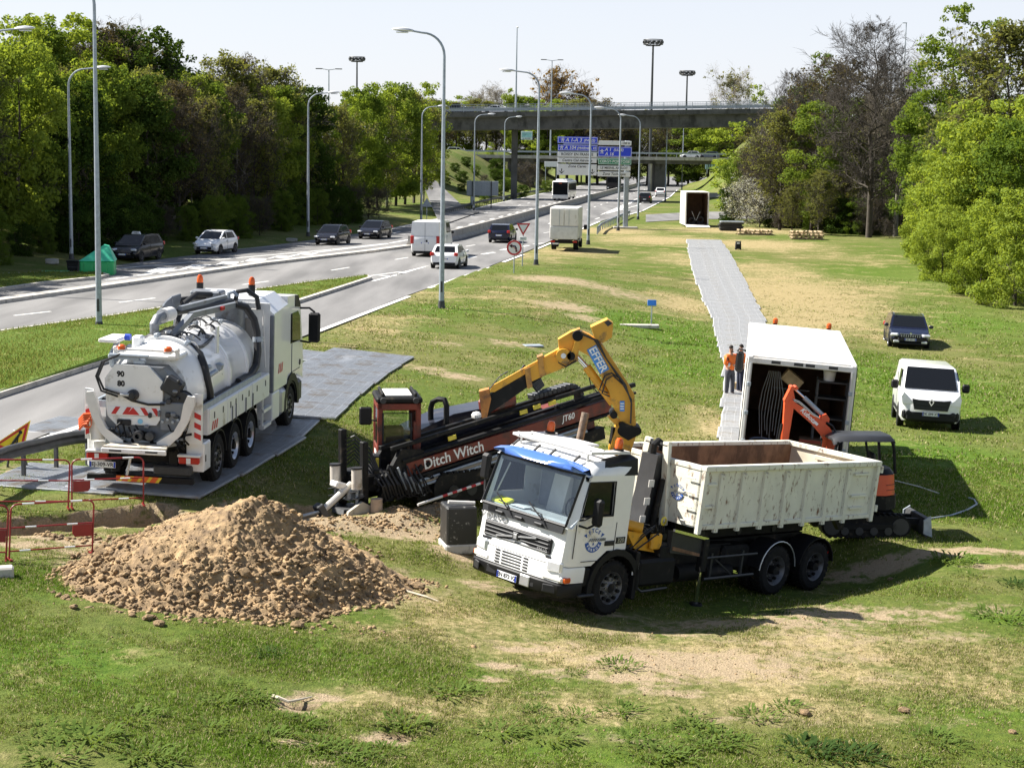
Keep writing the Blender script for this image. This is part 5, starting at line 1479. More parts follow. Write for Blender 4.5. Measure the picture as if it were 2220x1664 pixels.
MB().box((-5.41,0,1.35),(.012,.015,1.9)).build("door_gap",M['ink'],v); MB().box((-5.42,-.12,1.05),(.03,.12,.22),.02).build("door_handle",M['black'],v)
# vehicles on the bridges
q = at_y(955,241,274); car("black pickup truck with a chrome roll bar crossing the flyover",Vector((q.x,275,uA.z + uo.z - .25 + (uB.z - uA.z) *.12)),PI,M['carblack'],L=5.3,W=1.85,H=1.82,style='pickup',hood=1.1,belt=1.12,hz=.9,r=.37,wb=3.1,cat='pickup truck',name='pickup_truck')
q = at_y(1045,240,278); car("white low van half hidden by the railing of the flyover",Vector((q.x,278,uA.z + uo.z - .3 + (uB.z - uA.z) *.2)),PI,M['white_clean'],L=5.0,W=1.9,H=1.62,style='pickup',hood=.7,belt=1.2,hz=1.0,r=.33,wb=3.0,cat='van',name='flatbed_van')
q = at_y(1014,330,354); car("white estate car on the left end of the lower bridge",Vector((q.x,354,lA.z + lo.z - .25)),0.0,M['white'],L=4.6,W=1.8,H=1.78,style='mpv',hood=.8,belt=1.05,hz=.85)
q = at_y(1475,330,356); car("white car on the right part of the lower bridge",Vector((q.x,356,lA.z + lo.z - .25 + (lB.z - lA.z) *.75)),PI,M['white'],L=4.3,W=1.8,H=1.6,style='hatch',hood=.8)
q = at_y(1513,331,356); car("dark grey car on the lower bridge nearest the right-hand trees",Vector((q.x,356,lA.z + lo.z - .25 + (lB.z - lA.z) *.8)),PI,mat("grey_car_paint",(.10,.12,.16),.25,coat=.6),L=4.5,W=1.8,H=1.55,style='estate',hood=.9)
# dark blue estate on the lawn
gs = on(1942,757);
sk = car("dark navy estate car parked on the lawn behind the white van",on(1972,757),math.radians(262),M['carnavy'],L=4.66,W=1.81,H=1.48,style='estate',hood=1.0,belt=.92,plate_f="CM 203 HJ",pitch_=.04,roll_=-.035,wsx=.85,rwx=.35)
g = MB().box((.035,0,.60),(.05,.95,.14),.03).build("grille",M['ink'],sk); mb = MB()
for k in range(9): mb.box((.062,-.4 + k*.1,.60),(.012,.03,.10))
mb.build("grille_bars",M['alu'],g); MB().box((.045,0,.685),(.05,1.0,.02),.005).build("grille_trim",M['chrome'],sk)
for s in (1,-1):
 MB().tube([(-1.7,s*.66,1.46),(-1.8,s*.66,1.52),(-3.9,s*.64,1.52),(-4.0,s*.64,1.47)],.016,6).build("roof_rail",M['chrome'],sk)
 MB().box((.0,s*.62,.33),(.08,.26,.10),.02).build("fog_light",M['lamp'],sk)
MB().lathe([(.001,0),(.05,.004),(.05,-.01)],(.04,0,.70),'x',14).build("badge",M['chrome'],sk)
# white panel van on the lawn, facing the camera
tv = thing("panel_van","white panel van parked on the lawn facing the camera","van",(13.264,53.52,-1.43),4.545,.060,-.035)
w = .96
st = [(0,.30,.86,.80),(-.08,.25,.98,.92),(-.35,.22,1.14,.985),(-.75,.20,1.20,1.0),(-.95,.20,1.30,1.0),(-2.4,.22,1.34,1.0),(-4.85,.25,1.34,.99),(-5.0,.32,1.30,.96)]
rings = []
for (x,zb,zt,f) in st:
 ww = w*f; half = [(ww*.9,zb),(ww,zb + .15),(ww,zb + (zt - zb) *.55),(ww*.99,zt - .06),(ww*.95,zt)]
 rings.append([(x,y_,z) for y_,z in half] + [(x,-y_,z) for y_,z in reversed(half)])
b = MB(); b.loft(rings,flip=True); b.build("body",M['white_clean'],tv,40)
rings = []
for (x,zt,f) in ((-.70,1.20,.93),(-1.05,1.56,.90),(-1.55,1.90,.86),(-1.9,1.95,.86),(-4.7,1.97,.86),(-4.92,1.93,.85)):
 rings.append([(x,w*.965,1.15),(x,w*(f + .05) if zt > 1.5 else w*.95,min(1.55,zt)),(x,w*f,zt - .06 if zt > 1.5 else zt),(x,w*(f - .10),zt),(x,-w*(f - .10),zt),(x,-w*f,zt - .06 if zt > 1.5 else zt),(x,-w*(f + .05) if zt > 1.5 else -w*.95,min(1.55,zt)),(x,-w*.965,1.15)])
b = MB(); b.loft(rings,flip=True); b.build("cabin",M['white_clean'],tv,40)
wq = [(-.72,w*.90,1.215),(-.72,-w*.90,1.215),(-1.50,-w*.80,1.885),(-1.50,w*.80,1.885)]
MB().plate([Vector(p) + Vector((.03,0,.02)) for p in wq],.012,.02,.98,.02,.97).build("windscreen",M['glass'],tv,None)
MB().box((-.80,-.05,1.30),(.05,.42,.12),.02,rot=Matrix.Rotation(-.7,3,'Y')).build("papers",M['plate'],tv)
for s in (1,-1):
 MB().plate([(-1.05,s*(w*.97),1.24),(-2.1,s*(w*.975),1.24),(-2.1,s*w*.91,1.78),(-1.55,s*w*.90,1.78)][::s],.02).build("side_window",M['glass'],tv,None)
 MB().box((-.98,s*1.12,1.32),(.12,.24,.28),.05).build("mirror",M['black'],tv)
 MB().prism([(s*.50,.80),(s*.90,.78),(s*.93,1.00),(s*.86,1.16),(s*.72,.98)],'x',-.26,.02).build("headlight",M['lamp'],tv)
 MB().box((-.10,s*.72,.45),(.22,.34,.30),.06).build("bumper_corner",M['black'],tv); MB().lathe([(.001,.03),(.07,.03),(.09,.0)],(.02,s*.70,.50),'x',16).build("fog_light",M['ink'],tv)
 for ax in (-.93,-4.03):
  MB().lathe([(.001,-.02),(.40,-.02),(.40,.02),(.001,.02)],(ax,s*.955,.36),'y',24).build("wheel_arch",M['ink'],tv); put_wheel(tv,(ax,s*.87,.33),.33,.22,s,M['rim'])
 MB().box((-2.3,s*.962,.50),(2.0,.03,.12),.01).build("side_trim",M['black'],tv); MB().box((-2.15,s*.962,1.0),(.012,.014,1.3)).build("door_gap",M['ink'],tv)
MB().prism([(-.52,.62),(.52,.62),(.60,.96),(.40,.93),(-.40,.93),(-.60,.96)],'x',-.10,.045).build("grille",M['ink'],tv)
MB().box((-.10,0,.40),(.30,1.60,.34),.08).build("bumper",M['black'],tv)
mb = MB()
for z in (.70,.82): mb.box((.05,0,z),(.012,.95,.02))
mb.build("grille_bars",M['dark'],tv)
bd = MB()
O8 = [(0,.13),(.085,0),(0,-.13),(-.085,0)]; I8 = [(0,.075),(.048,0),(0,-.075),(-.048,0)]
rg = [[(x_,p[0],.88 + p[1]) for p in O8] for x_ in (.045,.07)]
for k in range(4):
 j = (k + 1) % 4; bd.prism([(O8[k][0],.88 + O8[k][1]),(O8[j][0],.88 + O8[j][1]),(I8[j][0],.88 + I8[j][1]),(I8[k][0],.88 + I8[k][1])],'x',.045,.075)
bd.build("badge",M['chrome'],tv)
plate(tv,"DK 099 XT",(.07,0,.50),face_rot((0,1,0),(0,0,1)),.52,.12)
for s in (1,-1): MB().tube([(-.75,s*.1,1.24),(-.95,s*.55,1.44)],.012,5).build("wiper",M['ink'],tv)
# white box lorry driving off beside the lawn
lr = thing("box_lorry","white box lorry with grey tail lift stopped on the lawn edge","lorry",G0(1222,543),math.radians(84))
bw = 2.15
MB().box((2.1,0,2.05),(4.1,bw,2.25),.04).build("box_body",M['boxwhite'],lr)
MB().box((-.02,0,1.30),(.08,bw - .08,.95),.02).build("tail_lift",M['alu'],lr)
for s in (1,-1): MB().box((-.005,s*.52,2.45),(.04,bw/2 - .1,1.25),.02).build("rear_door",M['boxwhite'],lr); MB().cyl((-.04,s*.35,1.85),(-.04,s*.35,3.05),.015,n=6).build("lock_bar",M['galv'],lr)
MB().box((2.6,0,.72),(5.2,.9,.22),.02).build("chassis",M['frame'],lr); MB().box((.05,0,.62),(.14,2.0,.20),.03).build("rear_bumper",M['frame'],lr)
for s in (1,-1): MB().box((-.03,s*.82,.66),(.05,.32,.14),.02).build("tail_light",M['tail'],lr)
mb = MB(); mb.prism([(4.2,.55),(5.9,.55),(5.95,1.1),(5.6,1.35),(5.05,2.15),(4.2,2.2)],'y',-.95,.95); mb.build("cab",M['white'],lr)
for s in (1,-1):
 MB().box((5.2,s*1.25,1.55),(.14,.26,.38),.05).build("mirror",M['black'],lr)
 for ax,yy_ in ((1.1,.82),(5.0,.9)): put_wheel(lr,(ax,s*yy_,.36),.36,.24 if ax > 3 else .36,s,M['rim'])
 MB().box((1.1,s*.9,.80),(.95,.4,.05),.02).build("mudguard",M['black'],lr)
plate(lr,"",(-.04,.62,.50),face_rot((0,-1,0),(0,0,1)))
# bus and the dark lorry under the bridge
bh = math.radians(262)
bs = thing("bus","single-deck city bus with a black windscreen coming from the underpass","bus",fwd(G0(1214,436),bh,0),bh)
MB().box((-6,0,1.75),(12,2.5,2.7),.18).build("body",M['white'],bs)
MB().box((-.02,0,1.95),(.12,2.3,1.95),.08).build("windscreen",M['glass'],bs); MB().box((.0,0,.68),(.14,2.46,.62),.10).build("bumper",M['alu'],bs)
for s in (1,-1):
 for k in range(6): MB().box((-1.3 - k*1.85,s*1.25,2.05),(1.7,.04,1.35),.02).build("side_window",M['glass'],bs)
 MB().box((.02,s*.95,.75),(.1,.42,.22),.05).build("headlight",M['lamp'],bs); MB().box((.25,s*1.45,2.3),(.2,.14,.5),.05).build("mirror",M['black'],bs)
 for ax in (-2.7,-8.6): put_wheel(bs,(ax,s*1.13,.5),.5,.28,s,M['rim'])
for x in (-2.4,-6.5,-9.5): MB().box((x,0,3.2),(2.0,1.7,.28),.08).build("roof_unit",M['white'],bs)
text("350",.32,M['amber'],bs,(.05,0,2.72),face_rot((0,1,0),(0,0,1)))
dh = towards
dl = thing("lorry","dark lorry with lit-looking headlamps coming through the shade under the bridge","lorry",Vector((at(1326,404).x,345,0)),dh)
dl.location = Vector((at_y(1328,390,340).x,340,0))
MB().box((-1.1,0,1.9),(2.1,2.4,2.7),.15).build("cab",M['carblack'],dl); MB().box((.0,0,2.35),(.1,2.1,1.0),.05).build("windscreen",M['glass'],dl); MB().box((-5.2,0,2.1),(5.8,2.45,2.6),.05).build("box_body",M['dark'],dl); MB().box((.05,0,.75),(.2,2.3,.5),.06).build("bumper",M['black'],dl)
for s in (1,-1):
 MB().box((.14,s*.85,.8),(.06,.34,.22),.03).build("headlight",M['lamp'],dl)
 for ax in (-1.2,-6.2): put_wheel(dl,(ax,s*1.05,.5),.5,.3,s,M['rim'])
# ---------------------------------------------------------------- hook-lift truck with loading crane
VP = ((0.991,31.25,-1.249),3.932,.099,-.060)
vt = thing("hook_lift_truck","white three-axle hook-lift truck with blue sun visor and yellow loading crane behind the cab","truck",*VP)
bpy.context.view_layer.update()
VW = vt.matrix_world.copy(); VI = VW.inverted()
def ring_plan(z,xr,xf,w,wf=None):
 wf = wf or w*.90
 return [(xr,-w,z),(xf - .38,-w,z),(xf - .14,-w*.985,z),(xf - .03,-wf,z),(xf + .02,-wf*.55,z),(xf + .03,0,z),(xf + .02,wf*.55,z),(xf - .03,wf,z),(xf - .14,w*.985,z),(xf - .38,w,z),(xr,w,z)]
mb = MB()
mb.loft([ring_plan(.96,.66,1.35,1.17),ring_plan(1.10,.66,1.345,1.18),ring_plan(1.65,.66,1.29,1.18)])
mb.prism([(-.24,1.22),(.28,1.22),(.66,.96),(.66,1.65),(-.24,1.65)],'y',-1.18,1.18)
cab = mb.build("cab",M['white'],vt,40)
MB().loft([ring_plan(.66,.80,1.365,1.17),ring_plan(.92,.80,1.365,1.18),ring_plan(.945,.80,1.355,1.17)]).build("front_apron",M['white'],vt,40)
MB().loft([ring_plan(.40,.84,1.36,1.18),ring_plan(.43,.84,1.385,1.2),ring_plan(.62,.84,1.40,1.2),ring_plan(.645,.84,1.38,1.19)]).build("bumper",M['black'],vt,40)
for y in (-.95,-.55,.42,.92): MB().box((1.40,y,.53),(.03,.26,.15),.02,rot=Matrix.Rotation((.45 if y > 0 else -.45) if abs(y) > .9 else 0,3,'Z')).build("bumper_recess",M['ink'],vt)
MB().box((1.42,.32,.53),(.03,.24,.2),.02).build("tow_cover",M['alu'],vt)
for s in (1,-1):
 MB().box((.72,s*1.13,.75),(.18,.1,.34),.03).build("step",M['black'],vt); MB().box((.74,s*1.19,.43),(.42,.14,.05),.02).build("step_plate",M['dark'],vt)
 # arch over the front wheel
 a = MB(); rg = []
 for k in range(13):
  t = math.radians(-8 + k*16.3); c_,s_ = math.cos(t),math.sin(t)
  rg.append([(r*c_,y_,.52 + r*s_) for r,y_ in ((.60,s*.80),(.60,s*1.22),(.72,s*1.22),(.72,s*.80))])
 a.loft(rg,flip=s > 0); a.build("wheel_arch",M['black'],vt,40)
# upper cab: rear wall, frames, pillars, roof
MB().box((-.21,0,2.12),(.06,2.3,.98)).build("rear_wall",M['white'],vt)
for s in (1,-1):
 y0,y1 = s*1.10,s*1.18
 MB().prism([(-.24,1.651),(.20,1.651),(.26,2.50),(.26,2.60),(-.24,2.60)],'y',min(y0,y1),max(y0,y1)).build("rear_pillar",M['white'],vt)
 MB().prism([(.26,2.50),(.98,2.50),(.92,2.62),(.26,2.60)],'y',min(y0,y1) ,max(y0,y1)).build("door_frame",M['white'],vt)
 MB().prism([(.20,1.651),(1.28,1.651),(1.12,1.86),(.215,1.86)],'y',min(y0,y1) + .004,max(y0,y1) - .004).build("door_top",M['white'],vt)
 MB().add([(1.30,s*1.06,1.651),(1.18,s*1.18,1.651),(1.08,s*1.18,1.86),(.92,s*1.17,2.61),(1.0,s*1.06,2.61),(1.22,s*1.00,1.651),(.94,s*1.02,2.61)],[(0,1,2,3,4),(0,4,6,5),(5,6,3,2,1),(0,5,1),(4,3,6)]).build("front_pillar",M['white'],vt)
 MB().prism([(.225,1.865),(1.11,1.865),(.965,2.495),(.262,2.495)],'y',s*1.13 - .008,s*1.13 + .008).build("side_window",M['glass'],vt)
 fr = MB(); pts = [(.225,s*1.172,1.865),(1.11,s*1.172,1.865),(.965,s*1.172,2.495),(.262,s*1.172,2.495),(.225,s*1.172,1.865)]
 fr.tube(pts,.018,5); fr.build("window_seal",M['ink'],vt)
 for x in (.10,1.18): MB().box((x,s*1.182,1.43),(.012,.012,.62)).build("door_gap",M['ink'],vt)
 MB().box((.24,s*1.19,1.36),(.26,.03,.09),.01).build("door_handle",M['ink'],vt)
 MB().box((.50,s*1.183,1.05),(.9,.014,.012)).build("door_gap",M['ink'],vt)
 o = MB().box((-.06,s*1.186,1.40),(.25,.014,.12),.003).build("model_plate",M['ink'],vt)
 text("320",.11,M['alu'],o,(-.06,s*1.194,1.40),face_rot((-s,0,0),(0,0,1)),xs=1.1)
 # mirrors on black arms
 mx,my,mz = (.86,1.36,1.98) if s > 0 else (1.05,-1.38,2.28)
 MB().box((mx,my,mz),(.14,.22,.50),.05).build("mirror",M['black'],vt)
 MB().tube([(1.12,s*1.15,1.72),(1.05,s*1.32,1.70),(mx,my,mz - .2)],.022,6).tube([(1.12,s*1.15,1.80),(1.1,s*1.28,1.85),(mx,my,mz)],.02,6).build("mirror_arm",M['black'],vt)
 # dark fairing at the rear corner of the roof
 f = MB(); f.loft([[(.78,s*1.12,2.62),(.78,s*.96,2.64),(.78,s*.98,2.68),(.78,s*1.14,2.66)],[(.45,s*1.17,2.60),(.45,s*.88,2.70),(.45,s*.92,2.86),(.45,s*1.14,2.80)],[(-.30,s*1.19,2.60),(-.30,s*.84,2.70),(-.30,s*.88,2.96),(-.30,s*1.14,2.90)]],flip=s > 0); f.build("roof_fairing",M['black'],vt,50)
mb = MB(); rg = []
for x,zs,zt in ((1.0,2.58,2.62),(.93,2.60,2.74),(.70,2.60,2.84),(.2,2.60,2.88),(-.24,2.60,2.87)):
 rg.append([(x,-1.18,zs),(x,-1.16,zt - .12),(x,-1.0,zt - .02),(x,0,zt + .015),(x,1.0,zt - .02),(x,1.16,zt - .12),(x,1.18,zs)])
mb.loft(rg); mb.build("roof",M['white'],vt,50)
# windscreen and the black panel below with wipers
wsq = [(1.325,1.05,1.70),(1.325,-1.05,1.70),(1.02,-1.05,2.60),(1.02,1.05,2.60)]
MB().plate(wsq[::-1] if False else [(1.325,-1.05,1.70),(1.325,1.05,1.70),(1.02,1.05,2.60),(1.02,-1.05,2.60)],.008).build("windscreen",M['glass_clear'],vt,None)
fr = MB(); fr.tube([(1.335,-1.06,1.69),(1.335,1.06,1.69),(1.02,1.06,2.6),(1.02,-1.06,2.6),(1.335,-1.06,1.69)],.035,6); fr.build("windscreen_seal",M['ink'],vt)
MB().plate([(1.345,-1.0,1.54),(1.345,1.02,1.54),(1.332,1.04,1.70),(1.332,-1.04,1.70)],.02).build("scuttle_panel",M['dark'],vt)
for k in range(7): MB().box((1.37,-.62 + (k - 3) *.03 - .15,1.63 - (k % 1) *.0),(.015,.016,.10)).build("vent_slat",M['ink'],vt)
for y0,y1 in ((-.25,-.85),(.62,-.02)):
 MB().tube([(1.385,y0,1.60),(1.36,y0 - .15,1.78),(1.345,y1 + .2,1.80)],.012,5).tube([(1.375,y0 - .12,1.70),(1.31,y1 + .1,1.92)],.014,5).build("wiper",M['ink'],vt)
for y in (-.55,-.05,.45): MB().box((1.39,y,1.60),(.05,.2,.05),.015).build("hinge_cover",M['ink'],vt)
# front lettering, grille, lamps
FR = face_rot((0,1,0),(0,0,1))
text("VOLVO",.135,M['alu'],vt,(1.35,-.70,1.475),FR,xs=1.5,bold=.002,extrude=.006)
g = MB().box((1.335,-.06,1.25),(.06,1.72,.30),.03).build("grille",M['ink'],vt)
for k in range(4): MB().box((1.372,-.06,1.14 + k*.07),(.03,1.62,.022),.008).build("grille_slat",M['dark'],g)
MB().beam((1.395,-.55,1.17),(1.395,.45,1.34),.02,.03).build("grille_bar",M['alu'],g); b = MB().box((1.40,-.06,1.255),(.03,.14,.15),.01).build("badge",M['dark'],g)
MB().box((1.40,-.06,1.255),(.035,.09,.10),.01).build("badge_rim",M['alu'],g)
text("FM10",.10,M['alu'],g,(1.375,.60,1.155),FR,xs=1.1,extrude=.004)
MB().box((1.325,-.06,1.065),(.06,1.75,.04)).build("front_gap",M['ink'],vt)
for k in range(5):
 for y,w_ in ((-.42,.12),(-.06,.50),(.30,.12)): MB().box((1.385,y - .04,.70 + k*.055),(.03,w_,.028),.004).build("air_slot",M['ink'],vt)
for s in (1,-1):
 MB().box((1.30,s*.92,.93),(.16,.34,.22),.04,rot=Matrix.Rotation(s*.16,3,'Z')).build("headlight",M['lamp'],vt)
 MB().box((1.285,s*.90,.72),(.16,.46,.11),.03,rot=Matrix.Rotation(s*.12,3,'Z')).build("indicator",M['boxwhite'],vt); MB().box((1.22,s*1.15,.72),(.16,.08,.10),.02).build("side_indicator",M['amber'],vt)
plate(vt,"EN 873 VZ",(1.43,-.12,.50),FR,.50,.12)
# blue visor, roof rack, beacons
mb = MB(); rg = []
for y in np.linspace(-1.14,1.14,9):
 k = 1 - abs(y/1.14) ** 4*.25
 rg.append([(.98,y,2.80 - (1 - k) *.3),(1.16,y,2.76 - (1 - k) *.3),(1.23*k,y,2.665 - (1 - k) *.2),(1.22*k,y,2.645 - (1 - k) *.2),(1.14,y,2.74 - (1 - k) *.3),(.98,y,2.785 - (1 - k) *.3)])
mb.loft(rg); mb.build("sun_visor",M['bluevisor'],vt,50)
for y in (-.8,-.25,.15,.75): MB().beam((1.0,y,2.80),(.86,y,2.90),.04,.03).build("visor_clip",M['ink'],vt)
rk = MB(); z = 2.98
rk.tube([(.78,-.92,z),(.78,.92,z)],.05,8).tube([(.42,-.92,z),(.42,.92,z)],.05,8)
for y in (-.92,.92): rk.beam((.84,y,z),(-.22,y,z),.16,.05)
rk.box((.1,-.2,z),(.5,1.0,.04),.01)
for y in (-.85,.85):
 for x in (.75,-.1): rk.cyl((x,y,2.78),(x,y,z),.02,n=6)
rk.build("roof_rack",M['boxwhite'],vt)
for y in (-.85,.88):
 b = MB().cyl((-.02,y,z + .02),(-.02,y,z + .06),.10,n=14).build("beacon_base",M['black'],vt)
 MB().lathe([(.07,.0),(.078,.05),(.074,.14),(.05,.19),(.001,.20)],(-.02,y,z + .06),'z',16).build("beacon",M['amber'],b)
# cab interior
M['seatgrey'] = mat("grey_seat_cloth",(.30,.31,.34),.9,var=.15)
for s in (1,-1):
 MB().box((.25,s*.62,1.55),(.5,.52,.18),.06).build("seat",M['seatgrey'],vt); MB().box((.02,s*.62,2.0),(.16,.5,.78),.06).build("seat_back",M['seatgrey'],vt)
MB().box((.98,0,1.66),(.5,2.0,.14),.05).build("dashboard",mat("grey_dash",(.34,.35,.36),.7),vt)
MB().lathe([(.22,-.02),(.24,0),(.22,.02),(.20,0),(.22,-.02)],(.66,.62,1.86),'x',20).build("steering_wheel",M['ink'],vt)
o = MB().box((1.10,-.78,1.76),(.22,.42,.06),.02,rot=Matrix.Rotation(.35,3,'Y')).build("yellow_vest",mat("fluorescent_yellow",(.75,.75,.03),.6),vt)
MB().box((1.10,-.30,1.75),(.2,.36,.015),.004).build("paper",M['plate'],vt)
MB().beam((.9,-.9,2.45),(1.12,-.95,1.9),.02,.02).build("grab_bar",M['boxwhite'],vt)
MB().prism([(.08,1.62),(.30,1.62),(.16,2.35),(.08,2.4)],'y',-.42,-.02).build("seat_cover",M['boxwhite'],vt)
# door emblem
def emblem(parent,loc,R,d):
 """round company mark: letters over a drill bar over a blue crescent"""
 o = bpy.data.objects.new("emblem",None);
 me = MB(); rg = []
 for k in range(19):
  a = math.radians(195 + k*150/18); rg.append([(r*math.cos(a),r*math.sin(a),z_) for r,z_ in ((.30,0),(.50,0),(.50,.01),(.30,.01))])
 me.loft(rg);
 for k in range(2):
  a = math.radians((200,340)[k]); me.prism([(.50*math.cos(math.radians(155 if k == 0 else 25)),.26),(.60*(-1,1)[k],.20),(.40*(-1,1)[k],.10)],'z',0,.01)
 me.prism([(-.05,-.20),(.05,-.20),(0,-.10)],'z',0,.012)
 o = me.build("emblem",M['blue'],parent); o.matrix_local = Matrix.Translation(Vector(loc)) @ R.to_4x4() @ Matrix.Diagonal((d,d,.5,1))
 bar = MB()
 for k in range(7): bar.prism([(-.30 + k*.12,-.06),(-.24 + k*.12,-.06),(-.14 + k*.12,.06),(-.20 + k*.12,.06)],'z',0,.012)
 bar.box((.55,.0,.006),(.3,.1,.012)); bar.build("drill_bar",M['grey'],o)
 for k,ch in enumerate("FTCS"):
  a = math.radians(131 - k*27.5); text(ch,.24,M['blue'],o,(.40*math.cos(a),.36*math.sin(a) + .02,.006),Matrix.Rotation(a - PI/2,3,'Z'),bold=.004)
 for k,ch in enumerate("FORAGE"):
  a = math.radians(215 + k*22); text(ch,.15,M['inkwhite'],o,(.40*math.cos(a),.40*math.sin(a),.012),Matrix.Rotation(a + PI/2,3,'Z'),bold=.004)
 return o
emblem(vt,(.68,1.186,1.44),face_rot((-1,0,0),(0,0,1)),.46)
# chassis and running gear
ch = MB()
for s in (1,-1): ch.beam((.9,s*.42,.86),(-6.9,s*.42,.92),.09,.30)
for x in (-.9,-2.4,-3.8,-5.2,-6.6): ch.box((x,0,.88),(.12,.8,.22))
ch.box((-6.95,0,.85),(.12,2.2,.22),.02); ch.box((-6.95,0,.55),(.14,2.2,.16),.02)
ch.build("chassis",M['frame'],vt)
MB().box((-3.0,0,.72),(2.3,1.5,.62),.06).build("tank_block",M['frame'],vt); MB().box((-4.15,0,.75),(.9,1.7,.5),.06).build("valve_block",M['frame'],vt)
for s in (1,-1):
 MB().cyl((-2.2,s*.82,.55),(-2.9,s*.82,.55),.17,n=14).build("air_tank",M['frame'],vt); MB().cyl((-3.1,s*.85,.50),(-3.9,s*.85,.50),.15,n=14).build("air_tank",M['frame'],vt); MB().box((-.62,s*.98,.70),(.10,.48,.9),.02).build("mud_flap",M['black'],vt)
MB().box((-.55,0,.95),(1.6,.9,.7),.08).build("engine",M['frame'],vt)
WB,TD = 5.11,1.40
RIMD = M['rim']
for s in (1,-1):
 put_wheel(vt,(0,s*1.02,.50),.505,.31,s,RIMD,hub_in=-.04)
 for ax in (-WB,-WB - TD):
  put_wheel(vt,(ax,s*1.03,.50),.505,.30,s,RIMD,hub_in=.12); put_wheel(vt,(ax,s*.68,.50),.505,.28,s,RIMD,hub_in=.1)
  g = MB(); rg = []
  for k in range(11):
   t = math.radians(8 + k*16.4); rg.append([(ax + r*math.cos(t),y_,.50 + r*math.sin(t)) for r,y_ in ((.60,s*.72),(.60,s*1.19),(.625,s*1.19),(.625,s*.72))])
  g.loft(rg,flip=s > 0); gd = g.build("mudguard",M['black'],vt,50)
  if ax == -WB: MB().tube([(ax + .615*math.cos(math.radians(5 + k*13)),s*1.195,.50 + .615*math.sin(math.radians(5 + k*13))) for k in range(14)],.014,6).build("trim",M['alu'],gd)
 # side guard of tubes
 sgd = MB(); sgd.tube([(-2.75,s*1.15,.90),(-4.4,s*1.15,.90)],.025,6).tube([(-2.75,s*1.15,.48),(-4.35,s*1.15,.48)],.03,6)
 for x in (-2.95,-3.95): sgd.beam((x,s*1.12,.98),(x,s*1.12,.45),.06,.05)
 sgd.beam((-3.1,s*1.1,.85),(-3.7,s*1.1,.50),.03,.03); sgd.build("side_guard",M['dark'],vt)
 MB().box((-1.25,s*.95,.72),(1.1,.5,.52),.06).build("fuel_tank" if s > 0 else "battery_box",M['frame'],vt)
 MB().tube([(-.75,s*1.16,.45),(-.85,s*1.18,.38),(-1.6,s*1.18,.40)],.025,6).build("step_bar",M['dark'],vt)
 MB().box((-7.02,s*.85,.72),(.08,.5,.18),.02).build("tail_light",M['tail'],vt)
for ax in (0,-WB,-WB - TD): MB().cyl((ax,-.95,.50),(ax,.95,.50),.11,n=10).lathe([(.001,-.25),(.24,-.15),(.27,0),(.24,.15),(.001,.25)],(ax,0,.5),'y',14).build("axle",M['frame'],vt)
MB().box((-.62,1.17,.83),(.16,.03,.24),.005).build("white_plate",M['plate'],vt)
MB().tube([(-7.0,0,.62),(-7.2,0,.62),(-7.25,0,.70)],.035,7).build("tow_hook",M['frame'],vt)
# subframe and hook arm
MB().box((-4.3,0,1.22),(5.2,.95,.26),.02).build("subframe",M['frame'],vt)
for k in range(4): MB().cyl((-2.2 - k*1.2,-.5,1.2),(-2.2 - k*1.2,.5,1.2),.07,n=10).build("roller",M['dark'],vt)
ha = MB(); ha.prism([(-2.55,1.2),(-1.75,1.2),(-1.95,2.0),(-2.02,2.75),(-2.30,2.75),(-2.28,2.0)],'y',-.2,.2); ha.build("hook_arm",M['dark'],vt)
MB().tube([(-2.1,0,2.70),(-2.1,0,2.92),(-2.22,0,3.0),(-2.36,0,2.94),(-2.36,0,2.8)],.07,8).build("hook",M['frame'],vt)
for k,z in enumerate((1.5,1.85,2.2)): MB().box((-1.80 - k*.06,.215,z),(.16,.02,.14),.004).build("sticker",M['boxwhite'],vt)
MB().cyl((-2.0,.3,1.3),(-2.15,.3,2.3),.06,n=10).build("hook_cylinder",M['frame'],vt)
# outrigger beam, stabiliser leg, controls
MB().box((-1.55,0,1.02),(.42,2.3,.38),.03).build("outrigger_housing",M['frame'],vt)
pl = MB(); pl.beam((-1.55,1.22,1.52),(-2.62,1.22,1.30),.05,.05); pl.build("outrigger_edge",M['chrome'],vt)
MB().prism([(-1.55,1.08),(-1.55,1.50),(-2.62,1.27),(-2.62,.93)],'y',1.08,1.19).build("control_box",M['dark'],vt)
MB().prism([(-1.6,1.13),(-1.6,1.20),(-2.45,1.02),(-2.45,.96)],'y',1.19,1.205).build("brown_strip",M['rust'],vt)
MB().box((-2.58,1.18,.98),(.16,.16,.66),.02).build("stabiliser_leg",M['frame'],vt)
MB().cyl((-2.58,1.18,.66),(-2.58,1.18,-.02),.04,n=10).build("stabiliser_rod",M['chrome'],vt); MB().lathe([(.001,.03),(.12,.03),(.14,-.03),(.001,-.03)],(-2.58,1.18,.0),'z',14).build("stabiliser_foot",M['frame'],vt)
yc = MB(); yc.cyl((-.38,.55,1.62),(-.85,1.02,1.55),.10,n=12); yc.build("yellow_cylinder",M['yellow'],vt)
MB().prism([(-.75,1.15),(-.45,1.5),(-.95,1.45),(-1.35,1.05)],'y',.80,.98).build("crane_bracket",M['yellow'],vt); MB().box((-1.25,1.05,1.28),(.30,.10,.30),.03).build("crane_bracket",M['yellow'],vt)
hs = MB()
for k in range(9):
 y0 = .6 + .05*k; hs.tube([(-.5 - .1*(k % 3),y0,1.1),(-.8 - .05*k,y0 + .12,1.45 + .05*(k % 4)),(-1.25,y0 + .1,1.55 - .06*(k % 3)),(-1.5,y0*.9,1.15)],.016,5)
hs.build("hydraulic_hoses",M['hose'],vt)
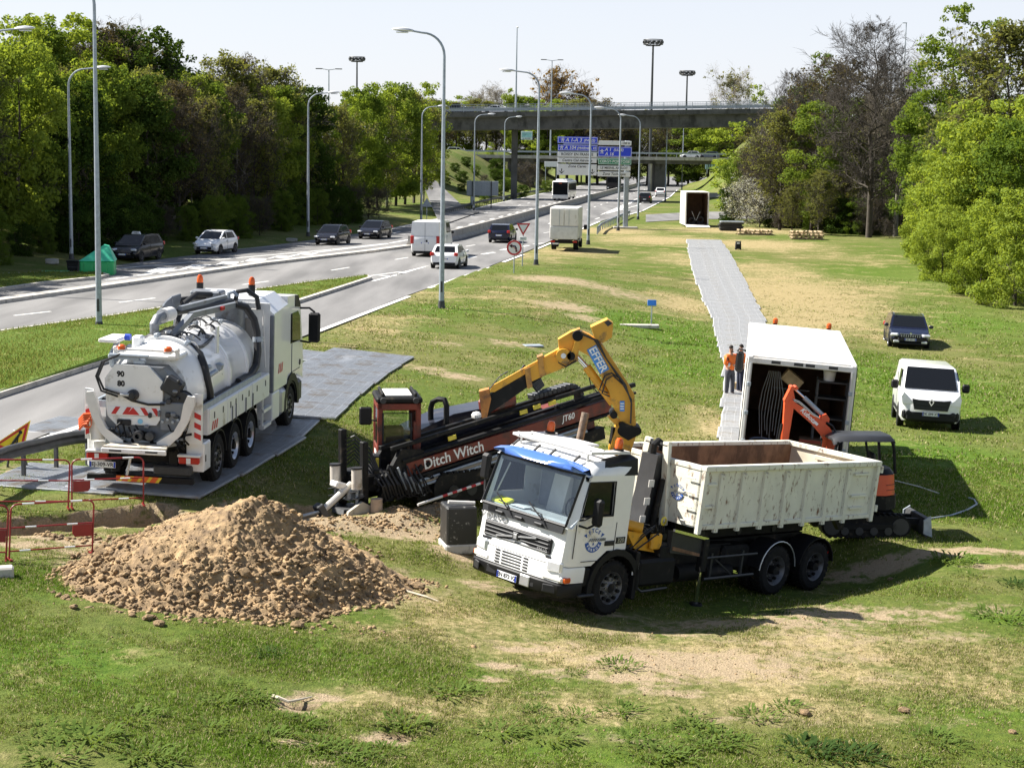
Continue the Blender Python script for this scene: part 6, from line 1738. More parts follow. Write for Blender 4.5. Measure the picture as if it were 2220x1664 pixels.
for k in range(5): MB().cyl((-1.35 - k*.06,.95,1.42),(-1.32 - k*.06,.95,1.62),.01,n=5).build("lever",M['hose'],vt)
MB().lathe([(.06,-.02),(.09,0),(.06,.02)],(-1.45,1.02,1.66),'y',14).build("gauge",M['sticker'],vt)
# exhaust stack
ex = MB(); ex.cyl((-.52,-.55,1.4),(-.52,-.55,2.75),.15,n=14).cyl((-.52,-.55,2.75),(-.60,-.55,3.45),.075,n=12); ex.build("exhaust_stack",mat("rusty_exhaust",(.26,.20,.15),.7,.3,dirt=(.12,.06,.03),dirt_amt=.4),vt)
# loading crane: folded knuckle boom in a vertical plane across the truck
cw = VW @ Vector((-1.14,0,1.2)); CYP = cw.y
c2 = lambda x,y: (x/2.764 + 640,y/2.764 + 660)
def crane_part(name,pts,d0,d1,m,parent=None):
 """outline in the crane's own vertical plane, d0..d1 = its real thickness towards the camera side"""
 P = [at_y(*c2(*p),CYP) for p in pts]
 b = MB(); n = len(P)
 V = [VI @ Vector((p.x,p.y - d0,p.z)) for p in P] + [VI @ Vector((p.x,p.y - d1,p.z)) for p in P]
 b.add(V,[tuple(range(n)),tuple(reversed(range(n,2*n)))] + [((i + 1) % n,i,n + i,n + (i + 1) % n) for i in range(n)])
 return b.build(name,m,parent or vt,30)
def CL(x,y,d=0.0):
 p = at_y(*c2(x,y),CYP); return VI @ Vector((p.x,p.y - d,p.z))
cb = crane_part("crane_column",[(1885,1000),(1880,860),(1920,720),(1990,690),(2045,755),(2010,860),(1985,1010)],-.22,.22,M['yellow'])
crane_part("slew_base",[(1860,1180),(1865,980),(2010,985),(2010,1180)],-.32,.32,M['yellow'])
crane_part("column_cap",[(1935,700),(1955,690),(2062,735),(2058,765),(1990,800),(1940,770)],-.27,.27,M['frame'])
mbm = crane_part("main_boom",[(1985,735),(2038,715),(2028,530),(1985,455),(1838,232),(1760,175),(1700,150),(1676,200),(1700,270),(1756,300),(1780,330),(1880,520),(1895,590),(1945,690)],-.17,.17,M['yellow'])
crane_part("boom_horn",[(1770,130),(1870,82),(1902,105),(1895,190),(1838,225),(1790,190)],-.20,.20,M['yellow'],mbm)
crane_part("horn_lid",[(1848,100),(1872,88),(1898,106),(1870,125)],-.205,.205,M['dark'],mbm)
ob = crane_part("outer_boom",[(1705,140),(1650,160),(1575,205),(1580,262),(1460,330),(1385,385),(1395,465),(1480,425),(1620,370),(1690,335),(1700,250)],-.15,.15,M['yellow'])
crane_part("boom_extension",[(1440,345),(1390,385),(1130,560),(1120,640),(1160,650),(1480,430),(1465,370)],-.11,.11,M['frame'],ob)
crane_part("extension_cylinder",[(1580,265),(1565,268),(1180,482),(1165,520),(1195,518),(1585,290)],.03,.13,M['yellow'],ob)
crane_part("boom_end",[(1102,515),(1160,500),(1175,560),(1150,668),(1118,672)],-.15,.15,mat("rust_orange",(.42,.17,.04),.7,dirt=(.1,.05,.03),dirt_amt=.5),ob)
for x,y in ((1470,330),(1395,400)): crane_part("boom_clamp",[(x - 22,y - 20),(x + 12,y - 34),(x + 26,y + 85),(x - 4,y + 98)],-.18,.18,mat("rust_yellow",(.50,.25,.05),.6,dirt=(.12,.06,.03),dirt_amt=.5),ob)
lk = crane_part("link_arm",[(1690,150),(1715,165),(1700,250),(1660,330),(1635,325),(1665,245)],.18,.24,M['yellow'],ob)
for (x,y,r) in ((1605,300,.14),(1690,180,.10),(1650,300,.08),(1955,745,.09),(2045,745,.08),(1905,650,.07)):
 a = CL(x,y,.26); b_ = CL(x,y,-.26); MB().cyl(a,b_,r,n=14).build("pin",M['yellow'] if r > .12 else M['frame'],vt)
MB().cyl(CL(1605,297,.27),CL(1605,297,.28),.05,n=12).build("round_mark",M['plate'],vt)
MB().cyl(CL(1690,312),CL(1750,378),.05,n=12).build("cylinder_rod",M['chrome'],vt); MB().cyl(CL(1745,372),CL(1905,590),.085,n=14).build("boom_cylinder",M['yellow'],vt)
MB().beam(CL(1885,655,.05),CL(1960,735,.05),.09,.12).build("link",M['yellow'],vt); MB().beam(CL(1900,830,.1),CL(1915,730,.1),.12,.1).build("column_cylinder",M['frame'],vt)
hp = lambda pts,d: [CL(x,y,d) for x,y in pts]
for k in range(4):
 MB().tube(hp([(1700 + 4*k,165),(1790 + 6*k,205),(1850 + 4*k,300 + 6*k),(1960 + 5*k,470),(2010,560 + 8*k),(2005,700)],.20 + .02*k),.014,5).build("boom_hose",M['hose'],vt)
MB().tube(hp([(1870,520),(1820,500),(1850,420),(1890,400),(1950,440)],.22),.016,5).tube(hp([(1880,540),(1835,520),(1860,440),(1900,415),(1960,470)],.24),.016,5).tube(hp([(1580,265),(1578,340),(1620,365),(1680,330)],.2),.016,5).tube(hp([(1760,430),(1770,480),(1810,520)],.15),.012,5).tube(hp([(1165,500),(1230,420),(1275,395),(1260,410)],.12),.012,5).build("loose_hose",M['hose'],vt)
# boom lettering
a,b_ = at_y(*c2(1785,270),CYP),at_y(*c2(1845,380),CYP)
dr = (b_ - a).normalized()
# plates turned along the boom
def boom_plate(ax,ay,bx,by,w,s,size,d=.178):
 A = at_y(*c2(ax,ay),CYP); B_ = at_y(*c2(bx,by),CYP); A.y -= d; B_.y -= d
 Rw = face_rot((B_ - A),Vector((0,0,1)) if abs((B_ - A).normalized().z) < .9 else Vector((1,0,0)))
 Ml = VI @ (Matrix.Translation((A + B_) /2) @ Rw.to_4x4())
 o = MB().box((0,0,0),((B_ - A).length,w,.012),.004).build("boom_plate",mat("effer_blue",(.05,.24,.62),.4),mbm)
 o.matrix_local = Ml
 if s: text(s,size,M['inkwhite'],o,(0,0,.008),Matrix.Identity(3),xs=.95,bold=.004)
 return o
boom_plate(1772,250,1852,395,.20,"EFFER",.21)
bp = boom_plate(1942,600,1970,600,.20,"",.1)
mb = MB()
for z in (-.05,.0,.05): mb.box((.0,z,.01),(.07,.022,.01))
mb.build("mark",M['inkwhite'],bp)
# ---------------------------------------------------------------- container on the truck
ct = thing("skip_container","rust-stained cream open-topped skip container riding on the hook-lift truck","skip container",*VP)
X0,X1,Z0,Z1,YW = -2.257,-8.37,1.514,2.667,1.21
def wall(nm,q0,q1,t,z0,z1,mo,mi):
 """wall panel from plan point q0 to q1 with its inner sheet as its own piece"""
 a = Vector((*q0,0)); b = Vector((*q1,0)); d = (b - a).normalized(); n = Vector((d.y,-d.x,0))
 o = MB()
 P = [a,b,b + n*t,a + n*t]; o.add([(p.x,p.y,z0) for p in P] + [(p.x,p.y,z1) for p in P],[(3,2,1,0),(4,5,6,7),(0,1,5,4),(1,2,6,5),(2,3,7,6),(3,0,4,7)])
 w_ = o.build(nm,mo,ct)
 o = MB(); P = [a + n*(t + .003),b + n*(t + .003),b + n*(t + .008),a + n*(t + .008)]; o.add([(p.x,p.y,z0 + .02) for p in P] + [(p.x,p.y,z1 - .004) for p in P],[(3,2,1,0),(4,5,6,7),(0,1,5,4),(1,2,6,5),(2,3,7,6),(3,0,4,7)])
 o.build("inner_sheet",mi,w_); return w_
wall("side_wall",(X1,YW - .06),(X0,YW - .06),.05,Z0,Z1,M['cream'],M['rust'])
ws = [o for o in bpy.data.objects if o.parent is ct][-1]
wall("side_wall",(X0,-YW + .06),(X1,-YW + .06),.05,Z0,Z1,M['cream'],M['rust'])
wall("front_wall",(X0,YW - .062),(X0,-YW + .062),.05,Z0,Z1 - .01,M['cream'],M['rust'])
wall("rear_door",(X1,-YW + .062),(X1,YW - .062),.06,Z0 + .02,Z1 - .01,M['cream'],M['rustlight'])
MB().box(((X0 + X1) /2,0,Z0 + .03),(X0 - X1 - .1,2*YW - .2,.06)).build("floor",M['rust'],ct)
for s in (1,-1):
 rb = MB().prism([(s*(YW - .058),Z0 - .10),(s*YW,Z0 - .10),(s*YW,Z1 - .12),(s*(YW - .058),Z1 - .08)],'x',-.06,.06).mesh("rib",M['cream'])
 for x in (-2.85,-3.55,-4.28,-5.02,-5.76,-6.50,-7.25): link("rib",rb,ct).location = (x,0,0)
 for x in (X0 - .05,X1 + .07): MB().box((x,s*(YW - .02),(Z0 + Z1) /2 - .06),(.11,.10,Z1 - Z0 + .1),.012).build("corner_post",M['cream'],ct)
 MB().box(((X0 + X1) /2,s*(YW - .03),Z1 + .012),(X0 - X1 + .02,.15,.11),.015).build("top_rim",M['cream'],ct)
 MB().box(((X0 + X1) /2,s*(YW - .05),Z0 + .01),(X0 - X1 - .1,.09,.09),.01).build("bottom_rail",M['cream'],ct)
 for x,z,w_ in ((-2.5,2.36,.42),(-2.52,1.92,.40),(-7.75,2.45,.55),(-7.75,1.98,.60),(-7.70,1.72,.50)): MB().box((x,s*(YW - .035),z),(w_,.07,.05),.006).build("tie_bar",M['cream'],ct)
 MB().prism([(X1 + .1,Z0 - .04),(X1 + .75,Z0 - .04),(X1 + .35,Z0 - .42),(X1 + .2,Z0 - .42)],'y',s*.6 - .05,s*.6 + .05).build("rear_foot",M['frame'],ct)
 for z in (Z0 + .18,Z1 - .12): MB().cyl((X1 - .05,s*(YW + .01),z - .07),(X1 - .05,s*(YW + .01),z + .07),.045,n=10).build("hinge",M['cream'],ct)
MB().box((X1 + .05,0,Z1 + .012),(.14,2*YW - .16,.11),.015).build("top_rim",M['cream'],ct); MB().box((X0 - .05,0,Z1 + .0),(.13,2*YW - .16,.10),.015).build("top_rim",M['cream'],ct)
MB().box((X1 + .115,.15,Z1 - .16),(.05,1.1,.10),.01).build("door_bar",M['rustlight'],ct)
for y in (-.42,.42):
 MB().beam((X0 + .06,y,Z0 - .1),(X0 + .04,y*.55,Z1 + .36),.14,.10,up=(1,0,0)).build("front_post",M['cream'],ct)
MB().cyl((X0 + .05,-.28,Z1 + .28),(X0 + .05,.28,Z1 + .28),.045,n=10).build("hook_bar",M['frame'],ct)
for y in (-.5,.5): MB().box(((X0 + X1) /2,y,Z0 - .09),(X0 - X1 - .3,.12,.16),.01).build("skid_rail",M['frame'],ct)
for k in range(4): MB().box((X0 + .055,.93,Z0 + .10 + k*.28),(.02,.24,.025),.006).build("ladder_rung",M['cream'],ct)
emblem(ct,(X0 + .012,.62,2.12),face_rot((0,1,0),(0,0,1)),.32)
# ---------------------------------------------------------------- vacuum tanker
cp = thing("vacuum_tanker","white vacuum tanker with a hose boom on its tank, standing on the mats","tanker truck",(-7.672,35.223,-.162 + .06),1.477,.018,.020)
hz = {'r': M['hazred'],'w': M['signwhite']}
# chassis and wheels
ch = MB()
for s in (1,-1): ch.beam((.1,s*.42,.85),(9.3,s*.42,.85),.09,.28)
ch.box((.25,0,.80),(.3,1.9,.45)); ch.box((3.5,0,.8),(5,1.5,.35)); ch.build("chassis",M['frame'],cp)
AX = (1.30,2.72,4.14,8.24)
for s in (1,-1):
 for k,ax in enumerate(AX):
  put_wheel(cp,(ax,s*1.06,.50),.51,.32,s,M['rimalu'] if k in (1,2) else M['rim'],hub_in=.10 if k in (1,2) else -.03)
  g = MB(); rg = []
  for j in range(11):
   t = math.radians(4 + j*17.2); rg.append([(ax + r*math.cos(t),y_,.50 + r*math.sin(t)) for r,y_ in ((.60,s*.8),(.60,s*1.235),(.63,s*1.235),(.63,s*.8))])
  g.loft(rg,flip=s > 0); g.build("mudguard",M['black'],cp,50)
for ax in AX: MB().cyl((ax,-.9,.5),(ax,.9,.5),.12,n=10).build("axle",M['frame'],cp)
# side lockers: one door panel per bay
for s in (1,-1):
 MB().box((3.15,s*1.02,1.42),(5.4,.40,.56),.01).build("side_locker",M['white'],cp)
 for x0,x1 in ((.48,1.9),(1.95,2.85),(2.9,4.1),(4.15,5.8)):
  d = MB().box(((x0 + x1) /2,s*1.235,1.42),(x1 - x0,.03,.54),.008).build("locker_door",M['white'],cp)
  for t in (.25,.75): MB().box((x0 + (x1 - x0) *t,s*1.252,1.52),(.07,.012,.14),.004).build("latch",M['dark'],d)
 for x in (2.30,2.62,3.5,4.15): MB().box((x,s*1.262,1.30),(.035,.02,.34)).build("hinge_strip",M['grey'],cp)
 st_ = MB()
 for k in range(3): st_.prism([(.62 + k*.17,1.22),(.70 + k*.17,1.22),(.78 + k*.17,1.40),(.70 + k*.17,1.40)],'y',s*1.252,s*1.258)
 st_.build("hazard_stripes",M['hazred'],cp)
 # hose tray on top of the lockers
 tr = MB(); tr.box((2.7,s*1.16,1.75),(5.0,.05,.14)).box((2.7,s*.86,1.75),(5.0,.05,.14)).box((.22,s*1.01,1.75),(.05,.34,.14)); tr.build("hose_tray",M['galv'],cp)
 tb = MB()
 for k in range(3): tb.tube([(.4 + .1*k,s*(.93 + .08*k),1.76),(4.6,s*(.93 + .08*k),1.76)],.05,7)
 tb.build("stored_hose",M['hose'],cp)
 # boxes ahead and behind the wheels
 bx = MB().box((.28,s*1.06,.74),(.5,.38,.62),.02).build("rear_locker",M['white'],cp); MB().box((.28,s*1.255,.74),(.44,.014,.56),.004).build("locker_door",M['white'],bx); MB().box((.12,s*1.265,.72),(.06,.012,.14)).build("latch",M['dark'],bx)
 MB().box((6.5,s*1.05,.80),(.75,.40,.68),.02).build("tool_box",M['white'],cp); MB().box((7.45,s*1.03,.76),(.72,.44,.66),.08).build("fuel_tank",M['alu'],cp)
 lad = MB(); lad.beam((5.25,s*1.2,.46),(6.0,s*1.2,.46),.12,.08).beam((5.25,s*1.2,.85),(6.0,s*1.2,.85),.12,.08).beam((5.28,s*1.2,.4),(5.28,s*1.2,1.15),.06,.05); lad.build("step",M['white'],cp)
# cab and sleeper behind it
mb = MB()
def rgc(x,w,zt,cham,zb): return [(x,-w,zb),(x,-w,zt - cham),(x,-w + cham*1.2,zt),(x,w - cham*1.2,zt),(x,w,zt - cham),(x,w,zb)]
mb.loft([rgc(6.22,1.24,3.42,.34,1.16),rgc(7.75,1.24,3.48,.30,1.16)]); mb.build("cab_rear",M['white_clean'],cp,30)
mb = MB(); mb.prism([(7.76,1.16),(8.9,1.25),(9.62,1.05),(9.66,1.6),(9.50,2.2),(9.25,2.95),(8.9,3.30),(7.76,3.36)],'y',-1.22,1.22); mb.build("cab",M['white_clean'],cp,30)
MB().box((6.19,0,2.3),(.04,2.3,2.1),.01).build("rear_panel",M['white'],cp)
for s in (1,-1):
 MB().box((6.23,s*1.20,2.1),(.10,.10,1.9),.02).build("rear_edge",M['grey'],cp)
 MB().prism([(8.15,2.12),(9.30,2.08),(9.18,2.72),(8.95,2.88),(8.15,2.88)],'y',s*1.222 - .008,s*1.222 + .008).build("side_window",M['glass'],cp)
 MB().prism([(8.60,3.02),(9.25,2.95),(8.95,3.28),(8.60,3.32)],'y',s*1.225 - .01,s*1.225 + .01).build("black_corner",M['black'],cp)
 MB().box((8.3,s*1.226,1.9),(.012,.014,1.1)).build("door_gap",M['ink'],cp); MB().box((8.75,s*1.226,1.36),(1.0,.014,.012)).build("door_gap",M['ink'],cp)
 MB().box((9.25,s*1.60,2.42),(.16,.30,.78),.05).build("mirror",M['black'],cp)
 MB().tube([(9.2,s*1.2,2.92),(9.3,s*1.45,2.92),(9.25,s*1.6,2.82)],.03,6).tube([(9.3,s*1.2,2.05),(9.3,s*1.45,2.02),(9.25,s*1.6,2.08)],.03,6).build("mirror_arm",M['black'],cp)
 st_ = MB()
 for k in range(3): st_.prism([(6.75 + k*.17,1.55),(6.83 + k*.17,1.55),(6.90 + k*.17,1.78),(6.82 + k*.17,1.78)],'y',s*1.241,s*1.247)
 st_.build("hazard_stripes",M['hazred'],cp)
 MB().cyl((9.25,s*1.225,1.5),(9.25,s*1.235,1.5),.08,n=14).build("filler_cap",M['ink'],cp)
 a = MB(); rg = []
 for k in range(11):
  t = math.radians(-4 + k*18.8); rg.append([(8.24 + r*math.cos(t),y_,.52 + r*math.sin(t)) for r,y_ in ((.64,s*.8),(.64,s*1.26),(.84,s*1.26),(.84,s*.8))])
 a.loft(rg,flip=s > 0); a.build("wheel_arch",M['black'],cp,40)
MB().box((9.45,0,.72),(.5,2.4,.6),.08).build("bumper",M['dark'],cp)
MB().prism([(9.55,2.05),(9.58,2.05),(9.30,2.92),(9.27,2.92)],'y',-1.1,1.1).build("windscreen",M['glass'],cp)
# tank: ribbed cylinder with domed ends
TZ,TR = 2.02,1.0
def cyl_x(mb,prof,n=40,z=TZ,y=0): mb.lathe([(r,h) for r,h in prof],(0,y,z),'x',n)
tk = MB(); cyl_x(tk,[(.001,6.02),(.35,6.0),(.68,5.90),(.90,5.74),(TR,5.55),(TR,1.30)]); tank = tk.build("tank",M['white_clean'],cp,40)
for x in (1.45,3.0,4.55):
 r_ = MB(); cyl_x(r_,[(TR,x - .07),(TR + .045,x - .045),(TR + .045,x + .045),(TR,x + .07)]); r_.build("rib",M['white_clean'],tank,50)
r_ = MB(); cyl_x(r_,[(TR - .1,1.16),(TR + .09,1.16),(TR + .09,1.30),(TR - .1,1.30)]); r_.build("rear_flange",M['white'],cp,40)
tk = MB(); cyl_x(tk,[(TR + .02,1.16),(TR - .02,.80),(.86,.50),(.80,.35),(.001,.32)]); tk.build("rear_dome",M['white'],cp,40)
for k in range(10):
 a = k*PI/5 + .2; MB().box((1.23,(TR + .10) *math.cos(a),TZ + (TR + .10) *math.sin(a)),(.22,.10,.10),.02,rot=Matrix.Rotation(a,3,'X')).build("door_clamp",M['galv'],cp)
for k,(x,a) in enumerate(((3.2,-.62),(4.5,-.66),(5.2,-.55),(3.9,-.95),(1.7,-.75))):
 MB().box((x,-TR*math.cos(a) *1.02,TZ + TR*math.sin(a) *1.02),(.16,.10,.12),.02).build("tank_bracket",M['galv'],tank)
MB().box((2.2,-.98,2.35),(.20,.14,.16),.02,rot=Matrix.Rotation(.3,3,'X')).build("tank_bracket",M['galv'],tank)
MB().tube([(1.4,-.62,2.86),(2.0,-.66,2.82),(2.5,-.64,2.84),(3.2,-.56,2.88)],.035,6).build("tank_pipe",M['dark'],tank)
MB().tube([(1.35,-.55,2.9),(1.25,-.80,2.75),(1.1,-.95,2.5),(1.05,-1.02,2.25),(1.15,-1.06,1.95),(1.2,-1.06,1.7)],.085,8).build("rear_hose",M['hose'],cp)
MB().cyl((1.05,-1.0,2.28),(1.5,-1.1,2.36),.055,n=10).build("hose_coupling",M['galv'],cp)
MB().prism([(-.02,.60),(.02,.60),(.02,.0),(-.02,.0)],'x',2.28,2.46).build("support_bracket",M['white'],cp).location = (0,-.88,2.62)
MB().add([(2.2,-.80,2.62),(2.6,-.80,2.62),(2.4,-1.0,2.15),(2.2,-.72,2.62),(2.6,-.72,2.62),(2.4,-.95,2.1)],[(0,2,1),(3,4,5),(0,1,4,3),(1,2,5,4),(2,0,3,5)]).build("bracket_foot",M['grey'],cp)
# rear: white octagonal door panel, dark plates, hose reel
def yz(pts): return pts
P8 = [(.76,1.72),(.80,2.36),(.58,2.66),(-.12,2.66),(-.44,2.34),(-.42,1.62),(.74,1.58)]
dp = MB().prism(P8,'x',-.20,-.12).build("rear_panel",M['white'],cp)
hb = MB().prism([(.80,1.0),(.80,2.34),(.56,2.62),(-.4,2.62),(-.7,2.3),(-.72,1.2),(-.4,.98)],'x',-.118,.5).build("rear_housing",M['grey'],cp)
text("90",.155,M['ink'],dp,(-.203,.46,2.46),face_rot((0,-1,0),(0,0,1)),bold=.008); text("80",.155,M['ink'],dp,(-.203,.45,2.26),face_rot((0,-1,0),(0,0,1)),bold=.008)
wb_ = MB().box((-.205,.17,1.70),(.012,1.12,.165)).build("white_band",M['signwhite'],dp)
sr = MB()
for y0,dy in ((.66,.10),(.42,.10),(-.06,-.10),(-.30,-.10)): sr.prism([(y0,1.622),(y0 - .10,1.622),(y0 - .10 - dy,1.778),(y0 - dy,1.778)],'x',-.216,-.211)
sr.prism([(.33,1.622),(.05,1.622),(.19,1.778)],'x',-.216,-.211); sr.build("red_chevrons",M['hazred'],dp)
MB().prism([(.74,1.575),(-.42,1.61),(-.30,1.42),(.56,1.40)],'x',-.20,-.12).build("lower_panel",M['white'],cp)
MB().box((-.22,.38,1.46),(.05,.30,.12),.02).build("black_box",M['ink'],cp); MB().cyl((-.212,.04,1.49),(-.202,.04,1.49),.055,n=14).build("blue_mark",mat("pale_blue_mark",(.25,.55,.75),.5),cp)
MB().lathe([(.001,-.36),(.06,-.36),(.085,-.30),(.12,-.28),(.12,-.2)],(0,.18,2.04),'x',16).build("outlet_valve",M['dark'],dp); MB().tube([(-.32,.20,2.05),(-.36,.42,2.06)],.03,7).build("valve_spout",M['alu'],dp)
MB().tube([(-.10,.50,2.86),(-.22,.80,2.72),(-.26,.92,2.40),(-.26,.80,2.14),(-.27,.45,2.06),(-.26,.2,1.93),(-.26,-.15,1.86),(-.25,-.48,1.88)],.028,6).tube([(-.08,.48,2.86),(-.2,.86,2.70),(-.24,.97,2.4),(-.26,.85,2.1),(-.26,.5,2.0)],.024,6).build("looped_hose",M['hose'],cp)
tb = MB(); tb.cyl((-.10,.72,2.84),(-.10,-.10,2.84),.035,n=8).box((-.08,.35,2.78),(.10,.5,.05)).box((-.05,.1,2.72),(.14,.25,.10),.02); tb.build("top_gear",M['galv'],cp)
for y in (.52,-.47):
 b = MB().box((.05,y,2.92),(.16,.16,.05)).build("light_base",M['boxwhite'],cp); MB().lathe([(.085,0),(.085,.07),(.05,.10),(.001,.105)],(.05,y,2.945),'z',12).build("amber_light",M['amber'],b)
MB().cyl((.05,-.62,2.95),(.05,.70,2.95),.03,n=8).build("light_bar",M['boxwhite'],cp); MB().box((.5,0,2.80),(.8,1.3,.10),.03).build("top_platform",M['white'],cp)
for s in (-.66,.66): MB().box((.08,s,2.90),(.10,.08,.22),.02).build("post",M['boxwhite'],cp)
# hose reel and valves on the right of the door
rl = MB(); rl.lathe([(.001,-.22),(.25,-.22),(.25,-.20),(.19,-.19),(.19,-.02),(.25,-.01),(.25,.02),(.001,.02)],(.03,-.80,1.90),'x',24); rl.build("hose_reel",M['dark'],cp)
rl = MB(); rl.lathe([(.20,-.18),(.235,-.15),(.235,-.06),(.20,-.03)],(.03,-.80,1.90),'x',24); rl.build("reel_hose",M['hose'],cp)
MB().box((-.20,-.66,1.62),(.05,.56,.60),.02).build("valve_plate",M['grey'],cp); MB().box((-.1,-.62,2.25),(.3,.4,.35),.04,rot=Matrix.Rotation(.5,3,'X')).build("gear_cover",M['dark'],cp)
vv = MB()
for k in range(5): vv.cyl((-.28,-.45 - .11*k,1.52 + .05*(k % 2)),(-.22,-.45 - .11*k,1.52 + .05*(k % 2)),.03,n=8)
vv.build("bolts",M['galv'],cp)
# U-shaped hinged arms, drain, tray
for s in (1,-1):
 P = [(s*1.14,2.08),(s*1.00,2.10),(s*.92,1.92),(s*.86,1.6),(s*.72,1.34),(s*.36,1.10),(s*.36,.98),(s*.55,.96),(s*.86,1.26),(s*1.02,1.56),(s*1.14,1.9)]
 if s < 0: P = P[::-1]
 MB().prism(P,'x',-.36,-.24).build("swing_arm",M['boxwhite'],cp,30)
 MB().prism([(s*1.25,1.05),(s*.86,1.05),(s*1.02,1.62),(s*1.08,2.1),(s*1.25,2.12)][::s],'x',-.12,-.06).build("side_plate",M['white'],cp)
 bnd = MB().box((-.13,s*1.16,1.45),(.012,.15,.62)).build("reflector",M['signwhite'],cp)
 sr = MB()
 for k in range(3): z0 = 1.20 + k*.21; sr.prism([(s*1.09,z0),(s*1.23,z0 - .06),(s*1.23,z0 + .05),(s*1.09,z0 + .11)][::s],'x',-.1425,-.1375)
 sr.build("red_stripes",M['hazred'],bnd)
MB().prism([(.80,1.0),(.62,1.32),(.30,1.12),(-.3,1.10),(-.66,1.36),(-.78,1.02),(-.4,.94),(.4,.92)],'x',-.20,-.10).build("lower_bowl",M['galv'],cp)
MB().lathe([(.05,-.48),(.10,-.48),(.11,-.36),(.085,-.34),(.085,-.2)],(0,.02,1.22),'x',16).build("drain_valve",M['galv_d'],cp); MB().lathe([(.001,-.44),(.09,-.42),(.10,-.3),(.07,-.2)],(0,-.22,1.22),'x',14).build("drain_valve",M['galv_d'],cp)
cl = MB()
for k in range(7): cl.tube([(-.25,.75 - .12*k,1.42 - .05*abs(k - 3)),(-.34,.66 - .12*k,1.26 - .05*(3 - abs(k - 3)) + .05),(-.3,.5 - .10*k,1.18)],.022,5)
cl.build("valve_pipes",M['frame'],cp)
MB().prism([(-.75,.66),(-.12,.50),(-.12,-.55),(-.75,-.68)],'z',1.0,1.05).build("rear_tray",mat("dirty_tray",(.52,.47,.38),.8,var=.15,dirt=(.2,.16,.11),dirt_amt=.35),cp)
tr = MB().box((-.76,0,.96),(.06,1.36,.10),.01).build("tray_edge",M['white'],cp)
for y in (.38,-.38): MB().box((-.793,y,.965),(.008,.26,.035),.004).build("slot",M['ink'],tr)
# lamps, plate, bumpers
for s in (1,-1):
 MB().box((-.10,s*.98,.80),(.16,.48,.05),.01).build("lamp_cover",M['white'],cp)
 t_ = MB().box((-.12,s*.98,.70),(.12,.44,.14),.02).build("tail_light",M['tail'],cp); MB().box((-.183,s*.98,.70),(.01,.09,.12)).build("white_lens",M['plate'],t_)
 MB().box((-.02,s*.62,.62),(.05,.2,.5),.02).build("mud_flap",M['black'],cp)
plate(cp,"EJ-309-VR",(-.22,.84,.54),face_rot((0,-1,0),(0,0,1)),.56,.13)
MB().box((-.02,.86,.88),(.14,.46,.22),.02).build("rear_box",M['white'],cp); text("2",.16,M['ink'],cp,(-.095,.78,.90),face_rot((0,-1,0),(0,0,1)))
bp_ = MB().box((-.14,.05,.26),(.10,2.28,.13),.01).build("underrun_bar",M['black'],cp)
mk = MB().box((-.194,.10,.26),(.008,.76*1.2,.12)).build("orange_marker",mat("reflective_orange",(.75,.12,.02),.4),bp_)
sr = MB()
for k in range(5):
 y0 = .52 - k*.2; sr.prism([(y0,.202),(y0 - .07,.202),(y0 - .15,.318),(y0 - .08,.318)],'x',-.203,-.199)
sr.build("yellow_stripes",M['hazyel'],mk)
MB().box((.0,-.62,.46),(.30,.80,.20),.03).build("rear_step",M['galv_d'],cp); MB().beam((-.16,.34,.32),(-.10,.28,.70),.06,.03).build("white_strut",M['boxwhite'],cp)
# orange hose roll and white drum on the left
oh = MB()
for k in range(4): oh.lathe([(.10,-.10 + .06*k),(.13,-.08 + .06*k),(.10,-.05 + .06*k)],(-.16,1.16,1.42),'x',16)
for k in range(5): oh.tube([(-.3 - .02*k,1.02 + .02*k,1.62 - .05*k),(-.32,1.2,1.60 - .05*k),(-.2,1.34,1.46 - .05*k)],.03,6)
oh.build("orange_hose",mat("orange_hose",(.65,.10,.015),.5),cp)
MB().cyl((-.05,1.02,1.5),(-.15,.96,1.05),.2,.15,n=16).build("white_drum",M['boxwhite'],cp)
MB().box((.0,1.1,1.72),(.06,.10,.26),.02).build("red_extinguisher",M['hazred'],cp)
# boom on top of the tank
MB().lathe([(.34,.0),(.38,.04),(.38,.10),(.30,.12),(.26,.16),(.001,.17)],(1.55,.15,2.94),'z',22).build("slew_ring",M['hose'],cp)
e = MB(); e.tube([(1.45,.25,3.05),(1.42,.25,3.32),(1.55,.22,3.44),(1.85,.2,3.46)],.105,10); e.build("elbow_pipe",M['grey'],cp)
MB().cyl((1.85,.2,3.46),(2.30,.15,3.46),.155,n=18).build("white_motor",M['boxwhite'],cp)
b1 = MB(); b1.beam((1.6,-.05,3.0),(2.55,-.25,3.42),.16,.13,w1=.12,h1=.12).beam((2.5,-.24,3.42),(5.35,-.62,3.40),.11,.13); bo = b1.build("boom",M['grey'],cp)
MB().beam((2.5,.0,3.56),(5.2,-.3,3.56),.10,.10).build("boom_top_tube",M['grey'],bo)
MB().tube([(2.0,.2,3.5),(3.2,.0,3.46),(4.4,-.25,3.44),(5.2,-.45,3.46)],.085,8).build("boom_hose",M['hose'],bo)
MB().box((4.1,-.53,3.42),(.22,.06,.09),.01).build("red_reflector",M['tail'],bo)
gd = MB(); rg = [(5.3,-.62,3.40),(5.42,-.78,3.30),(5.45,-.92,3.08),(5.42,-1.0,2.82),(5.38,-1.06,2.62)]
gd.tube(rg,.07,8); gd.build("hose_guide",M['grey'],bo)
MB().tube([(5.0,-.60,3.42),(5.2,-.80,3.34),(5.28,-.98,3.05),(5.26,-1.06,2.75),(5.2,-1.10,2.3),(5.05,-1.10,1.98),(4.6,-1.06,1.80),(3.6,-1.04,1.80)],.09,9).build("suction_hose",M['hose'],bo)
